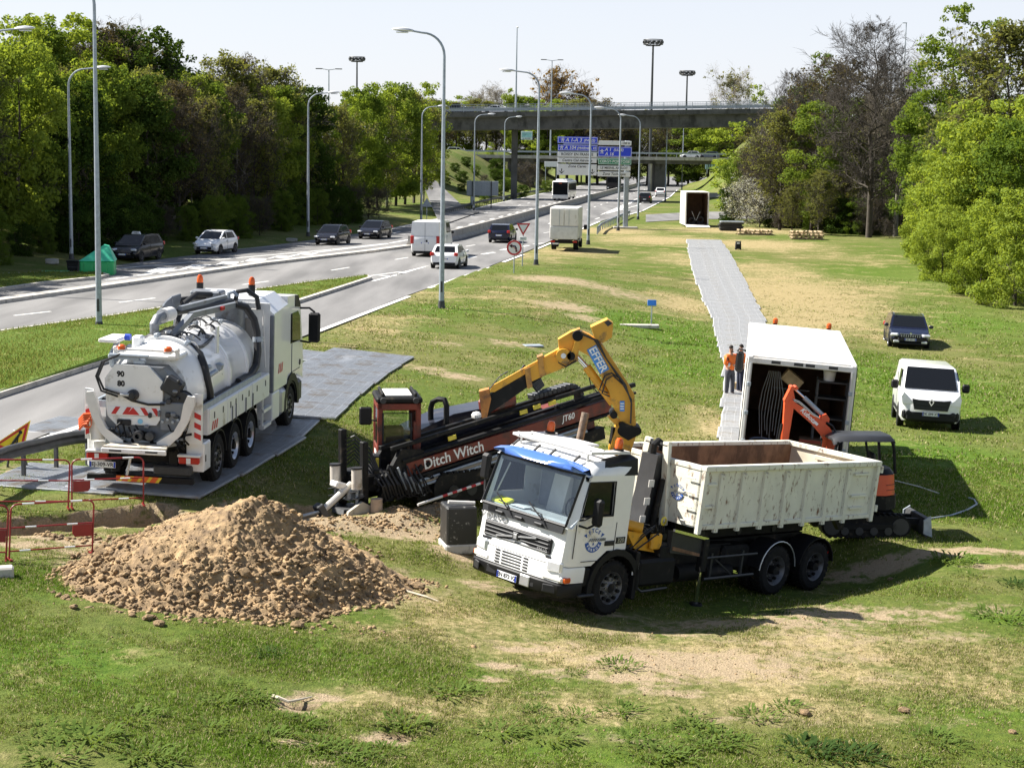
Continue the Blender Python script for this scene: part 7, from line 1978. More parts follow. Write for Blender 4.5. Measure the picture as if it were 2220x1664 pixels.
MB().cyl((5.28,-1.08,2.64),(5.27,-1.09,2.52),.13,n=12).build("collar",M['galv'],bo)
# cyclone and grey panels behind the cab
cy = MB(); cy.lathe([(.001,2.0),(.2,2.0),(.36,2.5),(.36,3.30),(.39,3.30),(.39,3.36),(.001,3.37)],(5.85,-.25,0),'z',20); cy.build("cyclone_filter",M['grey'],cp)
MB().box((5.85,.3,3.46),(.55,.75,.36),.04).build("filter_box",M['grey'],cp); MB().box((5.75,.12,3.50),(.2,.2,.3),.03).build("valve_block",M['boxwhite'],cp)
MB().tube([(5.6,.15,3.56),(5.2,.4,3.60),(4.7,.55,3.42),(4.4,.6,3.1),(4.3,.62,2.9)],.065,8).tube([(5.95,-.35,3.40),(5.95,-.4,3.62),(6.0,-.62,3.66),(6.05,-.85,3.5),(6.05,-.9,3.2)],.06,8).tube([(5.6,.3,3.50),(5.0,.7,3.48),(4.5,.85,3.2)],.06,8).build("air_hoses",M['hose'],cp)
MB().tube([(5.9,-.20,3.40),(5.9,-.2,3.58),(5.9,-.32,3.62),(5.9,-.42,3.52)],.05,8).build("bent_pipe",M['galv'],cp)
MB().cyl((6.05,-1.08,1.8),(6.05,-1.0,3.2),.02,n=6).cyl((6.05,-.2,3.2),(6.05,-1.0,3.2),.02,n=6).build("hand_rail",M['boxwhite'],cp)
ap = MB(); ap.add([(3.0,.62,3.10),(4.4,.62,3.12),(4.45,.72,3.62),(3.9,.72,3.55),(3.2,.70,3.36),(3.0,.66,3.10),(4.4,.66,3.12),(4.45,.76,3.62),(3.9,.76,3.55),(3.2,.74,3.36)],[(0,1,2,3,4),(9,8,7,6,5),(0,5,6,1),(1,6,7,2),(2,7,8,3),(3,8,9,4),(4,9,5,0)]); ap.build("grey_guard",M['grey'],cp)
MB().box((4.6,.72,3.42),(.7,.06,.4),.02).build("grey_guard",M['grey'],cp)
MB().box((1.1,1.02,3.02),(.9,.42,.08),.02).build("dirty_shelf",M['boxwhite'],cp); MB().box((.9,.95,2.72),(.6,.10,.34),.03,rot=Matrix.Rotation(-.5,3,'Y')).build("grey_guard",M['galv'],cp); MB().cyl((1.1,1.0,2.7),(1.1,1.0,3.0),.05,n=8).build("shelf_leg",M['dark'],cp)
o = MB().box((.95,.45,2.98),(.26,.22,.30),.04).build("white_can",M['plate'],cp); MB().cyl((.95,.62,3.08),(.95,.74,3.08),.07,n=10).build("blue_cap",M['plate_blue'],o)
for y in (-.55,.75):
 b = MB().cyl((6.75,y,3.46),(6.75,y,3.72),.085,n=14).build("beacon_base",M['black'],cp); MB().lathe([(.075,.0),(.08,.06),(.07,.14),(.04,.19),(.001,.20)],(6.75,y,3.72),'z',16).build("beacon",M['amber'],b)
rr2 = random.Random(9); tp = MB()
for k in range(26):
 x = rr2.uniform(1.5,4.8); a = rr2.uniform(.9,2.1); R_ = TR + .05; x2 = x + rr2.uniform(-.6,.8); a2 = a + rr2.uniform(-.5,.5)
 P_ = [(x + (x2 - x) *t,R_*math.cos(a + (a2 - a) *t) *1.0,TZ + (R_ + .10*math.sin(PI*t)) *math.sin(a + (a2 - a) *t)) for t in (0,.25,.5,.75,1)]
 tp.tube(P_,rr2.choice((.012,.018,.026)),5)
tp.build("thin_pipes",M['dark'],cp)
for k in range(16):
 x = rr2.uniform(1.5,5.2); a = rr2.uniform(1.0,2.2); MB().box((x,(TR + .06) *math.cos(a),TZ + (TR + .06) *math.sin(a)),(rr2.uniform(.08,.22),.10,rr2.uniform(.08,.18)),.02,rot=Matrix.Rotation(a - PI/2,3,'X')).build("fitting",M[rr2.choice(('grey','galv','dark','boxwhite'))],cp)
rp = MB()
for k in range(14):
 y = rr2.uniform(-.95,.75); z = rr2.uniform(1.1,1.55); rp.tube([(-.22,y,z),(-.32,y + rr2.uniform(-.15,.15),z - .12),(-.24,y + rr2.uniform(-.3,.3),z - rr2.uniform(.1,.35))],rr2.choice((.015,.022,.03)),5)
rp.build("rear_pipes",M['frame'],cp)
for k in range(12): MB().box((-.24,rr2.uniform(-.95,.2),rr2.uniform(1.15,2.3)) if k < 6 else (-.22,rr2.uniform(-.98,-.5),rr2.uniform(1.2,2.4)),(.10,rr2.uniform(.05,.13),rr2.uniform(.05,.13)),.02).build("fitting",M[rr2.choice(('grey','galv_d','dark'))],cp)
# engine clutter between tank and cab
cl = MB()
for k in range(26): cl.box((5.95 + rnd.random() *.2,-.95 + rnd.random() *1.6,1.45 + rnd.random() *.5),(.12,.14,.14),.03)
cl.build("pump_gear",M['frame'],cp)
MB().prism([(-.95,1.9),(-.55,1.9),(-.35,2.95),(-.8,3.0)],'x',6.02,6.10).build("brown_shield",mat("grey_brown_shield",(.30,.28,.25),.5),cp); MB().lathe([(.20,0),(.24,.03),(.20,.06),(.16,.03),(.2,0)],(5.95,-.70,1.86),'x',18).build("cable_ring",M['hose'],cp)
# ---------------------------------------------------------------- box truck with open rear
bt = thing("box_truck","white box truck with its rear open and dark tools hanging inside","truck",(6.76,40.95,-1.38),1.433,0,.067)
W2,L2,ZB,ZT = 1.30,8.2,1.05,3.57
for s in (1,-1):
 MB().box((L2/2,s*(W2 - .03),(ZB + ZT) /2),(L2,.06,ZT - ZB),.01).build("side_wall",M['boxwhite'],bt)
 MB().box((-.02,s*(W2 - .06),(ZB + ZT) /2),(.10,.13,ZT - ZB + .02),.02).build("rear_post",M['boxwhite'],bt)
 lk = MB().cyl((-.09,s*(W2 - .09),ZB),(-.09,s*(W2 - .09),ZT - .15),.035,n=8).build("lock_rod",M['alu'],bt)
 for z in (1.5,2.2,2.9): MB().box((-.10,s*(W2 - .09),z),(.08,.09,.10),.01).build("rod_bracket",M['galv'],lk)
 MB().box((-.01,s*(W2 + .01),(ZB + ZT) /2),(.06,.035,ZT - ZB - .1),.005).build("rubber_seal",M['ink'],bt)
 for ax in (2.0,8.9): put_wheel(bt,(ax,s*1.05,.48),.48,.3,s,M['rim'])
 MB().box((9.4,s*1.46,2.30),(.14,.24,.62),.06).build("mirror",M['black'],bt); MB().tube([(9.5,s*1.25,2.62),(9.6,s*1.5,2.66),(9.6,s*1.56,2.58)],.03,6).build("mirror_arm",M['black'],bt)
 MB().box((4.0,s*1.2,.62),(2.6,.06,.3),.01).build("side_guard",M['dark'],bt)
rf = MB(); n_ = 9
rf.box((L2/2,0,ZT),(L2 + .04,2*W2 + .02,.07),.02); rf.build("roof",M['boxwhite'],bt)
for k in range(14): MB().box((.35 + k*.58,0,ZT + .038),(.05,2*W2 - .1,.014),.004).build("roof_seam",M['boxwhite'],bt)
hd = MB().box((-.03,0,ZT - .09),(.09,2*W2 - .02,.14),.015).build("header",M['boxwhite'],bt)
for y in (.62,.08,-.20,-.75): MB().box((-.078,y,ZT - .09),(.012,.22,.07),.004).build("dark_vent",M['dark'],hd)
MB().box((L2/2,0,ZB),(L2,2*W2 - .12,.12),.01).build("floor",M['plywood'],bt); MB().box((L2 - .05,0,(ZB + ZT) /2),(.06,2*W2 - .12,ZT - ZB)).build("front_wall",M['plywood'],bt)
for s in (1,-1): MB().box((L2/2,s*(W2 - .066),(ZB + ZT) /2),(L2 - .1,.012,ZT - ZB - .1)).build("lining",M['plywood'],bt)
MB().box((4.6,0,.78),(9.6,.95,.26),.02).build("chassis",M['frame'],bt); MB().box((.05,0,.55),(.16,2.3,.22),.03).build("rear_bumper",M['frame'],bt); MB().box((.02,0,.92),(.12,2.5,.16),.02).build("rear_sill",M['boxwhite'],bt)
mb = MB(); mb.prism([(8.35,.9),(10.1,.6),(10.2,1.7),(9.95,2.65),(8.35,2.75)],'y',-1.2,1.2); mb.build("cab",M['white'],bt)
for y in (.55,-1.0):
 b = MB().cyl((8.75,y,3.2),(8.75,y,3.62),.06,n=10).build("beacon_base",M['black'],bt); MB().lathe([(.07,.0),(.074,.06),(.07,.12),(.04,.15),(.001,.16)],(8.75,y,3.60),'z',14).build("beacon",M['amber'],b)
# contents, each a thing of its own
def inside(name,label,cat,loc):
 o = thing(name,label,cat); o.matrix_world = bt_w @ Matrix.Translation(Vector(loc)); return o
bpy.context.view_layer.update(); bt_w = bt.matrix_world.copy()
t = inside("rope_bundle","bundle of pale ropes and hoses hanging inside the left of the box truck","ropes",(.9,.62,0))
mb = MB()
for k in range(8):
 y = -.28 + .075*k; mb.tube([(.0,y*.5,3.15),(.03*(k % 3),y,2.6),(.02,y + .03,1.9 + .1*(k % 4)),(.0,y*.8,1.45 + .1*(k % 3))],.012,5)
mb.build("rope",mat("pale_rope",(.20,.20,.20),.7),t)
t = inside("cable_pile","tangle of blue-grey cable and pale tubes on the floor inside the box truck","cables",(.55,.62,ZB + .06))
for k in range(7):
 mb = MB(); r0_ = .16 + .04*k; mb.tube([(r0_*math.cos(a*.55 + k),r0_*math.sin(a*.55 + k) *1.1,.05 + .045*k + .03*math.sin(a)) for a in range(12)],.022,5); mb.build("cable",M['grey'] if k % 3 else mat("blue_grey_cable",(.16,.2,.30),.5),t)
MB().tube([(-.3,.1,.30),(-.34,-.02,.12),(-.34,-.30,.06),(-.30,-.45,.22),(-.28,-.38,.35)],.022,6).build("white_tube",M['boxwhite'],t)
t = inside("shelf_rack","dark shelf rack with a white bucket on top inside the box truck","shelves",(.75,-.82,ZB + .06))
for z in (.45,1.05,1.55,1.95): MB().box((0,0,z),(.6,.74,.04)).build("shelf",M['dark'],t)
for x in (-.28,.28):
 for y in (-.36,.36): MB().box((x,y,1.0),(.04,.04,2.0)).build("upright",M['galv_d'],t)
bk = inside("bucket","white bucket on the top shelf inside the box truck","bucket",(.65,-.72,ZB + 2.03)); MB().cyl((0,0,0),(0,0,.24),.13,.16,n=16).build("body",M['boxwhite'],bk); MB().lathe([(.16,.0),(.17,.01),(.16,.02)],(0,0,.235),'z',16).build("rim",M['boxwhite'],bk)
cr = inside("crate","red slatted crate on the floor inside the right of the box truck","crate",(.5,-.45,ZB + .06))
for z in (.06,.2,.34,.48): MB().box((-.25,0,z),(.03,.62,.07)).build("slat",mat("dark_red_crate",(.22,.03,.02),.6),cr)
MB().box((0,0,.27),(.46,.6,.5),.02).build("body",M['plywood'],cr)
cr = inside("cardboard_box","brown box tilted high up inside the box truck","box",(1.2,.15,2.95)); MB().box((0,0,0),(.4,.5,.3),.01,rot=Matrix.Rotation(.6,3,'X')).build("body",M['wood'],cr); MB().box((0,0,-.25),(.05,.9,.03)).build("rail",M['galv_d'],cr)
cr = inside("white_frame","small white frame leaning inside the right edge of the box truck","frame",(.3,-.95,ZB + .35)); mb = MB(); mb.tube([(0,-.13,-.25),(0,.13,-.25),(0,.13,.28),(0,-.13,.28),(0,-.13,-.25)],.022,5); mb.build("frame",M['boxwhite'],cr)
# ---------------------------------------------------------------- ground mats
def mat_mesh(name,L,W,n_long,n_cross,m):
 b = MB(); b.box((0,0,0),(L,W,.05),.008)
 for k in range(n_cross): b.box((-L/2 + (k + .5) *L/n_cross,0,.030),(L/n_cross*.42,W - .08,.014))
 for k in range(n_long): b.box((0,-W/2 + (k + .5) *W/n_long,.032),(L - .06,.012,.006))
 return b.mesh(name,m,None)
M['mat'] = mat("worn_grey_mat",(0.34,0.355,0.375),0.42,0.35,var=.15,scale=2.0,dirt=(.22,.18,.13),dirt_amt=.42,dirt_scale=1.1)
M['mat_far'] = mat("dusty_grey_mat",(0.44,0.44,0.435),0.6,0.1,var=.12,scale=1.2,dirt=(.30,.26,.2),dirt_amt=.3,dirt_scale=1.0)
def lay(mesh,c,ang,label,group,lift=.045):
 e = .6; n = Vector((ground(c.x - e,c.y) - ground(c.x + e,c.y),ground(c.x,c.y - e) - ground(c.x,c.y + e),2*e)).normalized()
 o = link("ground_mat",mesh); f = Vector((math.cos(ang),math.sin(ang),0)); f = (f - n*f.dot(n)).normalized()
 Bm = basis(f,n); o.matrix_world = Matrix.Translation(Vector((c.x,c.y,ground(c.x,c.y) + lift))) @ Bm.to_4x4()
 return tag(o,label,"ground mat",group)
edge = [on(430,1087),on(540,1028),on(650,962),on(780,862),on(838,815),on(898,777)]
el = [0.0]
for a,b in zip(edge[:-1],edge[1:]): el.append(el[-1] + (b - a).length)
ML,MW = 2.42,3.0
mm = mat_mesh("ground_mat",ML - .03,MW,9,26,M['mat'])
s = ML/2; k = 0
while s < el[-1] + .5:
 j = max(i for i in range(len(el)) if el[i] <= min(s,el[-1] - .01)); j = min(j,len(edge) - 2)
 t = (s - el[j]) /(el[j + 1] - el[j]); p = edge[j].lerp(edge[j + 1],t); d = (edge[j + 1] - edge[j]).normalized(); nrm = Vector((-d.y,d.x,0))
 c = p + nrm*(MW/2 + rnd.gauss(0,.04))
 lay(mm,c,math.atan2(d.y,d.x) + rnd.gauss(0,.012),"grey ribbed mat of the track under and ahead of the white tanker","mats of the track under the tanker",.05 + .004*(k % 2))
 s += ML; k += 1
for px,py,an,lb in ((196,930,1.35,"ribbed mat sticking out left of the tanker toward the slip road"),(690,776,1.25,"pale ribbed mat just beyond the tanker's front wheel"),(150,1040,1.4,"ribbed mat beside the guard rail end under the barriers")):
 c = on(px,py); lay(mm,c,an,lb,None,.035)
cl_ = [on(1525,521),on(1534,540),on(1548,575),on(1566,620),on(1600,690),on(1608,740),on(1616,790),on(1618,860),on(1610,930),on(1604,980)]
el = [0.0]
for a,b in zip(cl_[:-1],cl_[1:]): el.append(el[-1] + (b - a).length)
widths = [3.0,3.1,3.2,3.1,2.8,2.2,1.8,1.6,1.4,1.2]
mf = {}
s = 1.0; k = 0
while s < el[-1]:
 j = max(i for i in range(len(el)) if el[i] <= s); j = min(j,len(cl_) - 2)
 t = (s - el[j]) /(el[j + 1] - el[j]); p = cl_[j].lerp(cl_[j + 1],t); d = (cl_[j + 1] - cl_[j]).normalized()
 w = round((widths[j] *(1 - t) + widths[j + 1] *t) *5) /5
 if w not in mf: mf[w] = mat_mesh("ground_mat",1.97,w,5,14,M['mat_far'])
 c = p + Vector((rnd.gauss(0,.03),0,0))
 lay(mf[w],c,math.atan2(d.y,d.x) + rnd.gauss(0,.015),"dusty grey mat of the long winding track up the lawn","mats of the winding track across the lawn",.04 + .004*(k % 2))
 s += 2.0; k += 1
# ---------------------------------------------------------------- horizontal drill rig
rb0 = on(772,1108)
HD = math.radians(38)
dr = thing("drill_rig","dark red and black horizontal drilling machine with a tilted rack and red cab","drill rig",rb0,HD,0,-.02)
bpy.context.view_layer.update(); DI = dr.matrix_world.inverted()
TIL = math.radians(9.5)
def rk_(x,y,z):      # along the tilted rack; x from its low front end
 return Vector((.95 + x*math.cos(TIL) - z*math.sin(TIL),y,.54 + x*math.sin(TIL) + z*math.cos(TIL)))
RT = Matrix.Rotation(-TIL,3,'Y')
def rbox(mb,x0,x1,y,z,sy,sz,bev=.01,mi=0): mb.box(rk_((x0 + x1) /2,y,z),(x1 - x0,sy,sz),bev,rot=RT,mi=mi)
b = MB(); rbox(b,.15,6.1,-.35,.29,.16,.30); beam = b.build("rack_beam",M['red'],dr)
b = MB(); rbox(b,.05,6.4,-.36,.52,.20,.07); rbox(b,.05,6.3,-.36,.085,.20,.06); b.build("rack_rail",M['frame'],dr)
b = MB(); rbox(b,-.1,5.6,.15,.78,.12,.10); rbox(b,-.1,5.9,-.30,.82,.10,.09); rbox(b,.6,6.6,.35,.30,.14,.30); b.build("upper_rail",M['frame'],dr)
b = MB(); rbox(b,4.6,7.0,-.30,.56,.10,.10); rbox(b,4.4,7.0,-.30,.36,.08,.06); rbox(b,4.9,6.8,.2,.45,.10,.12); b.build("rear_rail",M['frame'],dr)
for k in range(3):
 b = MB(); b.cyl(rk_(.4,-.44 - .03*k,-.02 - .05*k),rk_(5.2,-.44 - .03*k,-.02 - .05*k),.032,n=8); b.build("drill_pipe",M['galv'] if k != 1 else mat("tan_pipe",(.30,.25,.17),.6,.3),dr)
b = MB(); rbox(b,.3,5.8,-.30,-.32,.26,.30); rbox(b,.9,4.4,-.50,-.55,.12,.22); b.build("lower_frame",M['frame'],dr)
text("Ditch Witch",.33,M['inkwhite'],dr,rk_(1.42,-.435,.29),face_rot((math.cos(TIL),0,math.sin(TIL)),(0,0,1)),bold=.005)
text("JT60",.20,M['inkwhite'],dr,rk_(4.75,-.435,.32),face_rot((math.cos(TIL),0,math.sin(TIL)),(0,0,1)),bold=.004,shear=.2)
for x,z in ((3.35,.80),(3.75,.82),(1.3,.72),(2.5,-.42),(4.2,.80)):
 b = MB(); rbox(b,x,x + .22,-.46 if z > 0 else -.57,z - .02,.02,.10,.004); b.build("sticker",M['sticker'],dr)
# gearbox carriage, hoses, energy chain on the rack
b = MB(); rbox(b,2.7,3.5,.0,1.05,.5,.30,.06); rbox(b,3.0,3.4,-.1,1.25,.3,.2,.05); b.build("carriage",M['red'],dr)
b = MB(); rbox(b,2.3,2.5,-.10,.92,.22,.16,.05); b.build("vise_white",M['boxwhite'],dr)
hs = MB()
for k in range(8):
 hs.tube([rk_(3.2 + .05*k,-.2 + .06*k,1.1),rk_(3.4 + .1*k,-.2 + .05*k,1.45 + .03*k),rk_(3.9 + .08*k,-.15 + .05*k,1.45),rk_(4.2 + .06*k,-.1 + .04*k,1.05)],.03,6)
o = hs.build("hose_bundle",M['hose'],dr)
lnk = MB().box((0,0,0),(.13,.3,.13),.02).mesh("chain_link",M['dark'])
for k in range(26):
 t = k/25
 if t < .3: p = rk_(4.1 + t/.3*1.0,-.05,.95); a = TIL
 elif t < .65: an = (t - .3) /.35*PI; p = rk_(5.1 + .36*math.sin(an),-.05,.59 + .36*math.cos(an)); a = TIL - an
 else: p = rk_(5.1 - (t - .65) /.35*1.2,-.05,.23); a = TIL
 o = link("chain_link",lnk,dr); o.location = p; o.rotation_euler = (0,-a,0)
# hood, base, tracks
b = MB(); b.prism([(1.9,.8),(5.6,.9),(5.6,1.75),(4.6,1.95),(3.0,1.82),(1.95,1.50)],'y',.55,1.45); b.build("engine_hood",mat("navy_hood",(.022,.024,.035),.3,dirt=(.10,.09,.08),dirt_amt=.2),dr)
MB().prism([(5.0,.9),(6.6,1.0),(6.5,1.75),(5.2,1.6)],'y',-.25,1.3).build("rear_panel",M['red'],dr)
b = MB(); b.box((3.3,.35,.62),(4.8,1.5,.35),.04); b.box((.6,.3,.62),(1.2,1.1,.4),.05); b.build("base_frame",M['frame'],dr)
for y in (-.35,1.15):
 prof = []
 for k in range(24):
  a = 2*PI*k/24; cx = 1.2 if math.cos(a) >= 0 else -1.2; prof.append((3.2 + cx + .33*math.cos(a),.36 + .33*math.sin(a)))
 tr = MB().prism(prof,'y',y - .2,y + .2).build("track",M['frame'],dr)
 pad = MB().box((0,0,0),(.11,.42,.05),.01).mesh("track_pad",M['tyre'])
 for k in range(17):
  for zz in (.70,.02): o = link("track_pad",pad,tr); o.location = (3.2 - 1.25 + k*.156,y,zz)
 for k in range(5): MB().cyl((2.2 + k*.5,y - .22,.28),(2.2 + k*.5,y + .22,.28),.14,n=12).build("track_roller",M['dark'],tr)
# front: vise, stakes, augers
fr = MB(); fr.prism([(.3,.2),(1.3,.25),(1.5,1.25),(.9,1.32),(.55,.8)],'y',-.42,-.30); fr.prism([(.3,.2),(1.3,.25),(1.5,1.25),(.9,1.32),(.55,.8)],'y',.25,.37); fr.build("front_plate",M['frame'],dr)
for (x,y,h0,h1,mm_) in ((.05,-.25,.05,1.55,'frame'),(-.05,.45,.1,1.75,'frame')):
 MB().box((x,y,(h0 + h1) /2),(.14,.16,h1 - h0),.02).build("stake_mast",M[mm_],dr)
 MB().cyl((x - .22,y - .05,.55),(x - .22,y - .05,.98),.115,n=16).build("stake_motor",mat("pale_motor",(.52,.48,.42),.6,dirt=(.25,.2,.13),dirt_amt=.3),dr)
 MB().cyl((x - .22,y - .05,-.1),(x - .22,y - .05,.55),.035,n=8).build("auger_shaft",M['galv'],dr)
 au = MB(); n_ = 34; rg = []
 for k in range(n_):
  a = k*.7; z = -.05 + k*.017; rg.append([(x - .22 + r*math.cos(a),y - .05 + r*math.sin(a),z + dz_) for r,dz_ in ((.03,0),(.17,.0),(.17,.012),(.03,.012))])
 au.loft(rg); au.build("auger",M['dark'],dr)
 MB().cyl((x - .22,y - .05,.98),(x - .22,y - .05,1.02),.125,n=16).build("motor_cap",M['ink'],dr)
MB().cyl((.12,-.62,-.02),(.12,-.62,.36),.13,n=16).build("stake_motor",mat("dusty_motor",(.40,.30,.22),.7,dirt=(.3,.22,.14),dirt_amt=.4),dr)
MB().prism([(-.55,-.02),(.1,-.02),(.15,.14),(-.15,.3),(-.5,.12)],'y',-.5,-.42).build("anchor_plate",mat("dusty_plate",(.46,.42,.34),.7,dirt=(.2,.16,.1),dirt_amt=.4),dr)
MB().prism([(-.45,.0),(.2,.0),(.2,.1),(-.4,.1)],'y',-.45,.5).build("anchor_base",M['galv_d'],dr)
MB().box((-.1,.1,.42),(.36,.5,.30),.05).build("vise",M['galv'],dr); MB().box((-.42,.05,.62),(.26,.3,.14),.03,rot=Matrix.Rotation(.3,3,'Y')).build("pipe_wiper",M['boxwhite'],dr)
cl = MB()
for k in range(30):
 x = .2 + rnd.random() *1.5; y = -.46 + rnd.random() *.12; z = .2 + rnd.random() *.75
 cl.box((x,y,z),(.05 + rnd.random() *.12,.08,.05 + rnd.random() *.12),.015,rot=Matrix.Rotation(rnd.random(),3,'Y'))
cl.build("valve_bank",M['frame'],dr)
hs = MB()
for k in range(16):
 x = .20 + .075*k; hs.tube([(x,-.44,.80 + .08*(k % 3)),(x + .08,-.60 - .02*(k % 3),.6),(x + .2,-.58,.28 + .03*(k % 4)),(x + .45,-.45,.25 + .06*(k % 3))],.018,5)
for k in range(7): hs.tube([(-.05,.42,1.5 - .1*k),(.1,.2,1.62 - .08*k),(.3,-.1,1.35 - .1*k),(.4,-.3,.9 - .06*k)],.02,5)
hs.build("hoses",M['hose'],dr)
for k in range(4): MB().cyl((.75 + .16*k,-.50,.95 - .12*k),(.95 + .16*k,-.52,.45 - .06*k),.025,n=6).build("cylinder_rod",M['galv'],dr)
# long straight pipe and thin drill string going into the trench
p0 = DI @ on(612,1132,.03);
MB().cyl((-.15,-.05,.62),(-.95,-.18,.16),.075,n=10).build("pipe_guide",mat("pale_guide",(.55,.53,.48),.5,.2),dr); MB().cyl((-.15,-.0,.50),(-.98,-.12,.06),.05,n=8).build("lower_guide",M['frame'],dr)
MB().box((-.98,-.16,.14),(.16,.26,.34),.02,rot=Matrix.Rotation(-.5,3,'Y')).build("guide_block",M['galv_d'],dr)
MB().cyl((-.95,-.17,.15),p0,.035,.03,n=8).build("drill_string",M['galv'],dr)
# striped measuring staffs lying against the machine
for j,(a,b_) in enumerate((((1290,1070),(730 + 170,1205)),((1150,1120),(715,1200)))):
 pass
P0 = DI @ at_y(640 + 735/2.764,660 + 1198/2.764,rb0.y - .25); P1 = DI @ at_y(640 + 1135/2.764,660 + 1062/2.764,rb0.y + 1.1)
n_ = 14
st_ = MB()
for k in range(n_):
 a = P0.lerp(P1,k/n_); b_ = P0.lerp(P1,(k + 1) /n_); st_.cyl(a,b_,.03,n=8,mi=k % 2 if k > 4 else 0)
st_.build("striped_staff",[M['boxwhite'],M['hazred']],dr)
# roll bar and cab
rbx = MB(); q0 = DI @ at_y(934,990,rb0.y + 2.3); q1 = DI @ at_y(968,985,rb0.y + 2.0)
rbx.tube([q0,q0 + Vector((0,0,1.12)),q0.lerp(q1,.12) + Vector((0,0,1.26)),q0.lerp(q1,.5) + Vector((0,0,1.30)),q0.lerp(q1,.88) + Vector((0,0,1.26)),q1 + Vector((0,0,1.12)),q1],.065,8); rbx.build("roll_bar",M['frame'],dr)
# cab in a frame of its own: front = -y of that frame, facing the viewer
cabp = at_y(860,960,rb0.y + 1.5); cab_base = Vector((cabp.x,rb0.y + 1.5,ground(cabp.x,rb0.y + 1.5)))
CT = DI @ (Matrix.Translation(cab_base) @ Matrix.Rotation(math.radians(9),4,'Z'))
def cpart(n,m,fn,sm_=30):
 b = MB(); b.T = CT; fn(b); return b.build(n,m,dr,sm_)
w,d,z0,z1 = .48,.62,.55,2.28
def cabframe(b):
 b.box((0,0,z0 + .22),(2*w,2*d,.5),.03)
 for sx in (-1,1):
  for sy in (-1,1): b.box((sx*(w - .06),sy*(d - .06),(z0 + z1) /2 + .2),(.12,.12,z1 - z0 - .35),.02)
 for sy in (-1,1): b.box((0,sy*(d - .05),z1 - .06),(2*w,.10,.16),.02)
 for sx in (-1,1): b.box((sx*(w - .05),0,z1 - .06),(.10,2*d - .2,.16),.02)
 b.box((w - .10,-d + .05,1.3),(.16,.09,1.2),.02)
 b.box((-w + .03,.0,1.15),(.05,2*d - .2,.30),.01)
cpart("cab",M['red'],cabframe)
cpart("cab_roof",M['frame'],lambda b: (b.box((0,0,z1 + .08),(2*w + .06,2*d + .06,.14),.04),b.box((-w + .12,-.0,z1 + .19),(.06,2*d - .1,.10),.02),b.box((w - .12,-.0,z1 + .19),(.06,2*d - .1,.10),.02)))
cpart("roof_hatch",M['boxwhite'],lambda b: b.box((0,.02,z1 + .17),(2*w - .36,2*d - .24,.05),.02))
for sx in (-1,1): cpart("work_lamp",M['dark'],lambda b: b.lathe([(.001,-.05),(.065,-.05),(.07,.0),(.04,.05),(.001,.06)],(sx*(w - .12),-d - .02,z1 + .08),'y',14))
cpart("front_window",M['glass_clear'],lambda b: b.box((-.05,-d + .02,1.55),(2*w - .34,.014,1.05)))
cpart("side_window",M['glass'],lambda b: b.box((-w + .03,0,1.72),(.014,2*d - .26,.82)))
cpart("side_window",M['glass_dim'],lambda b: b.box((w - .03,0,1.72),(.014,2*d - .26,.82)))
cpart("window_seal",M['ink'],lambda b: b.tube([(-w + .12,-d - .005,1.02),(w - .22,-d - .005,1.02),(w - .22,-d - .005,2.08),(-w + .12,-d - .005,2.08),(-w + .12,-d - .005,1.02)],.022,5))
cpart("rear_window",glass_mat("hazy_rear_glass",(.75,.78,.74),.04),lambda b: b.box((-.05,d - .05,1.78),(2*w - .30,.012,.62)))
cpart("rear_wall",M['dark'],lambda b: (b.box((0,d - .05,1.18),(2*w - .22,.04,.56)),b.box((.36,d - .05,1.8),(.08,.04,.8))))
cpart("seat",M['tan'],lambda b: (b.box((-.06,.05,1.02),(.50,.46,.14),.05),b.box((-.06,.30,1.36),(.48,.14,.62),.06,rot=Matrix.Rotation(-.12,3,'X'))))
cpart("armrest",M['tan'],lambda b: b.box((.24,.05,1.22),(.09,.34,.09),.03))
cpart("console",M['orange'],lambda b: b.box((.30,-.25,.98),(.14,.3,.36),.04,rot=Matrix.Rotation(.3,3,'X')))
cpart("mirror",M['black'],lambda b: b.box((-w - .26,-d + .05,2.02),(.28,.08,.40),.05))
cpart("mirror_arm",M['black'],lambda b: b.tube([(-w,-d + .1,1.9),(-w - .2,-d + .08,1.92)],.018,5))
cpart("side_mark",M['inkwhite'],lambda b: b.box((-w - .003,-.1,1.14),(.006,.5,.10)))
cpart("grab_box",M['dark'],lambda b: b.box((-.52,-.75,.95),(.20,.24,.52),.04))
cpart("yellow_tag",M['sticker'],lambda b: b.box((-.50,-.885,1.02),(.07,.015,.22),.004))
# dark steel box beside the truck
q = on(1000,1200); k = q.y/F_PX
s = thing("stabiliser_box","black steel box splashed with pale slurry, on the churned earth right of the truck's front","steel box",q,math.radians(14))
MB().box((0,.3,.50),(.62,.70,.92),.03).build("body",mat("splashed_black",(.02,.02,.02),.5,dirt=(.35,.34,.32),dirt_amt=.12,dirt_scale=9),s)
MB().box((0,.3,.10),(.68,.76,.2),.03).build("base",mat("slurry_grey",(.42,.41,.38),.8,dirt=(.1,.1,.1),dirt_amt=.4),s)
MB().cyl((-.25,.15,1.04),(.30,.15,1.00),.035,n=8).build("top_bar",M['boxwhite'],s)
for z in (.35,.6,.85): MB().box((.318,.15 + .05*(z > .5),z),(.012,.14,.14),.004).build("sticker",M['sticker'],s)
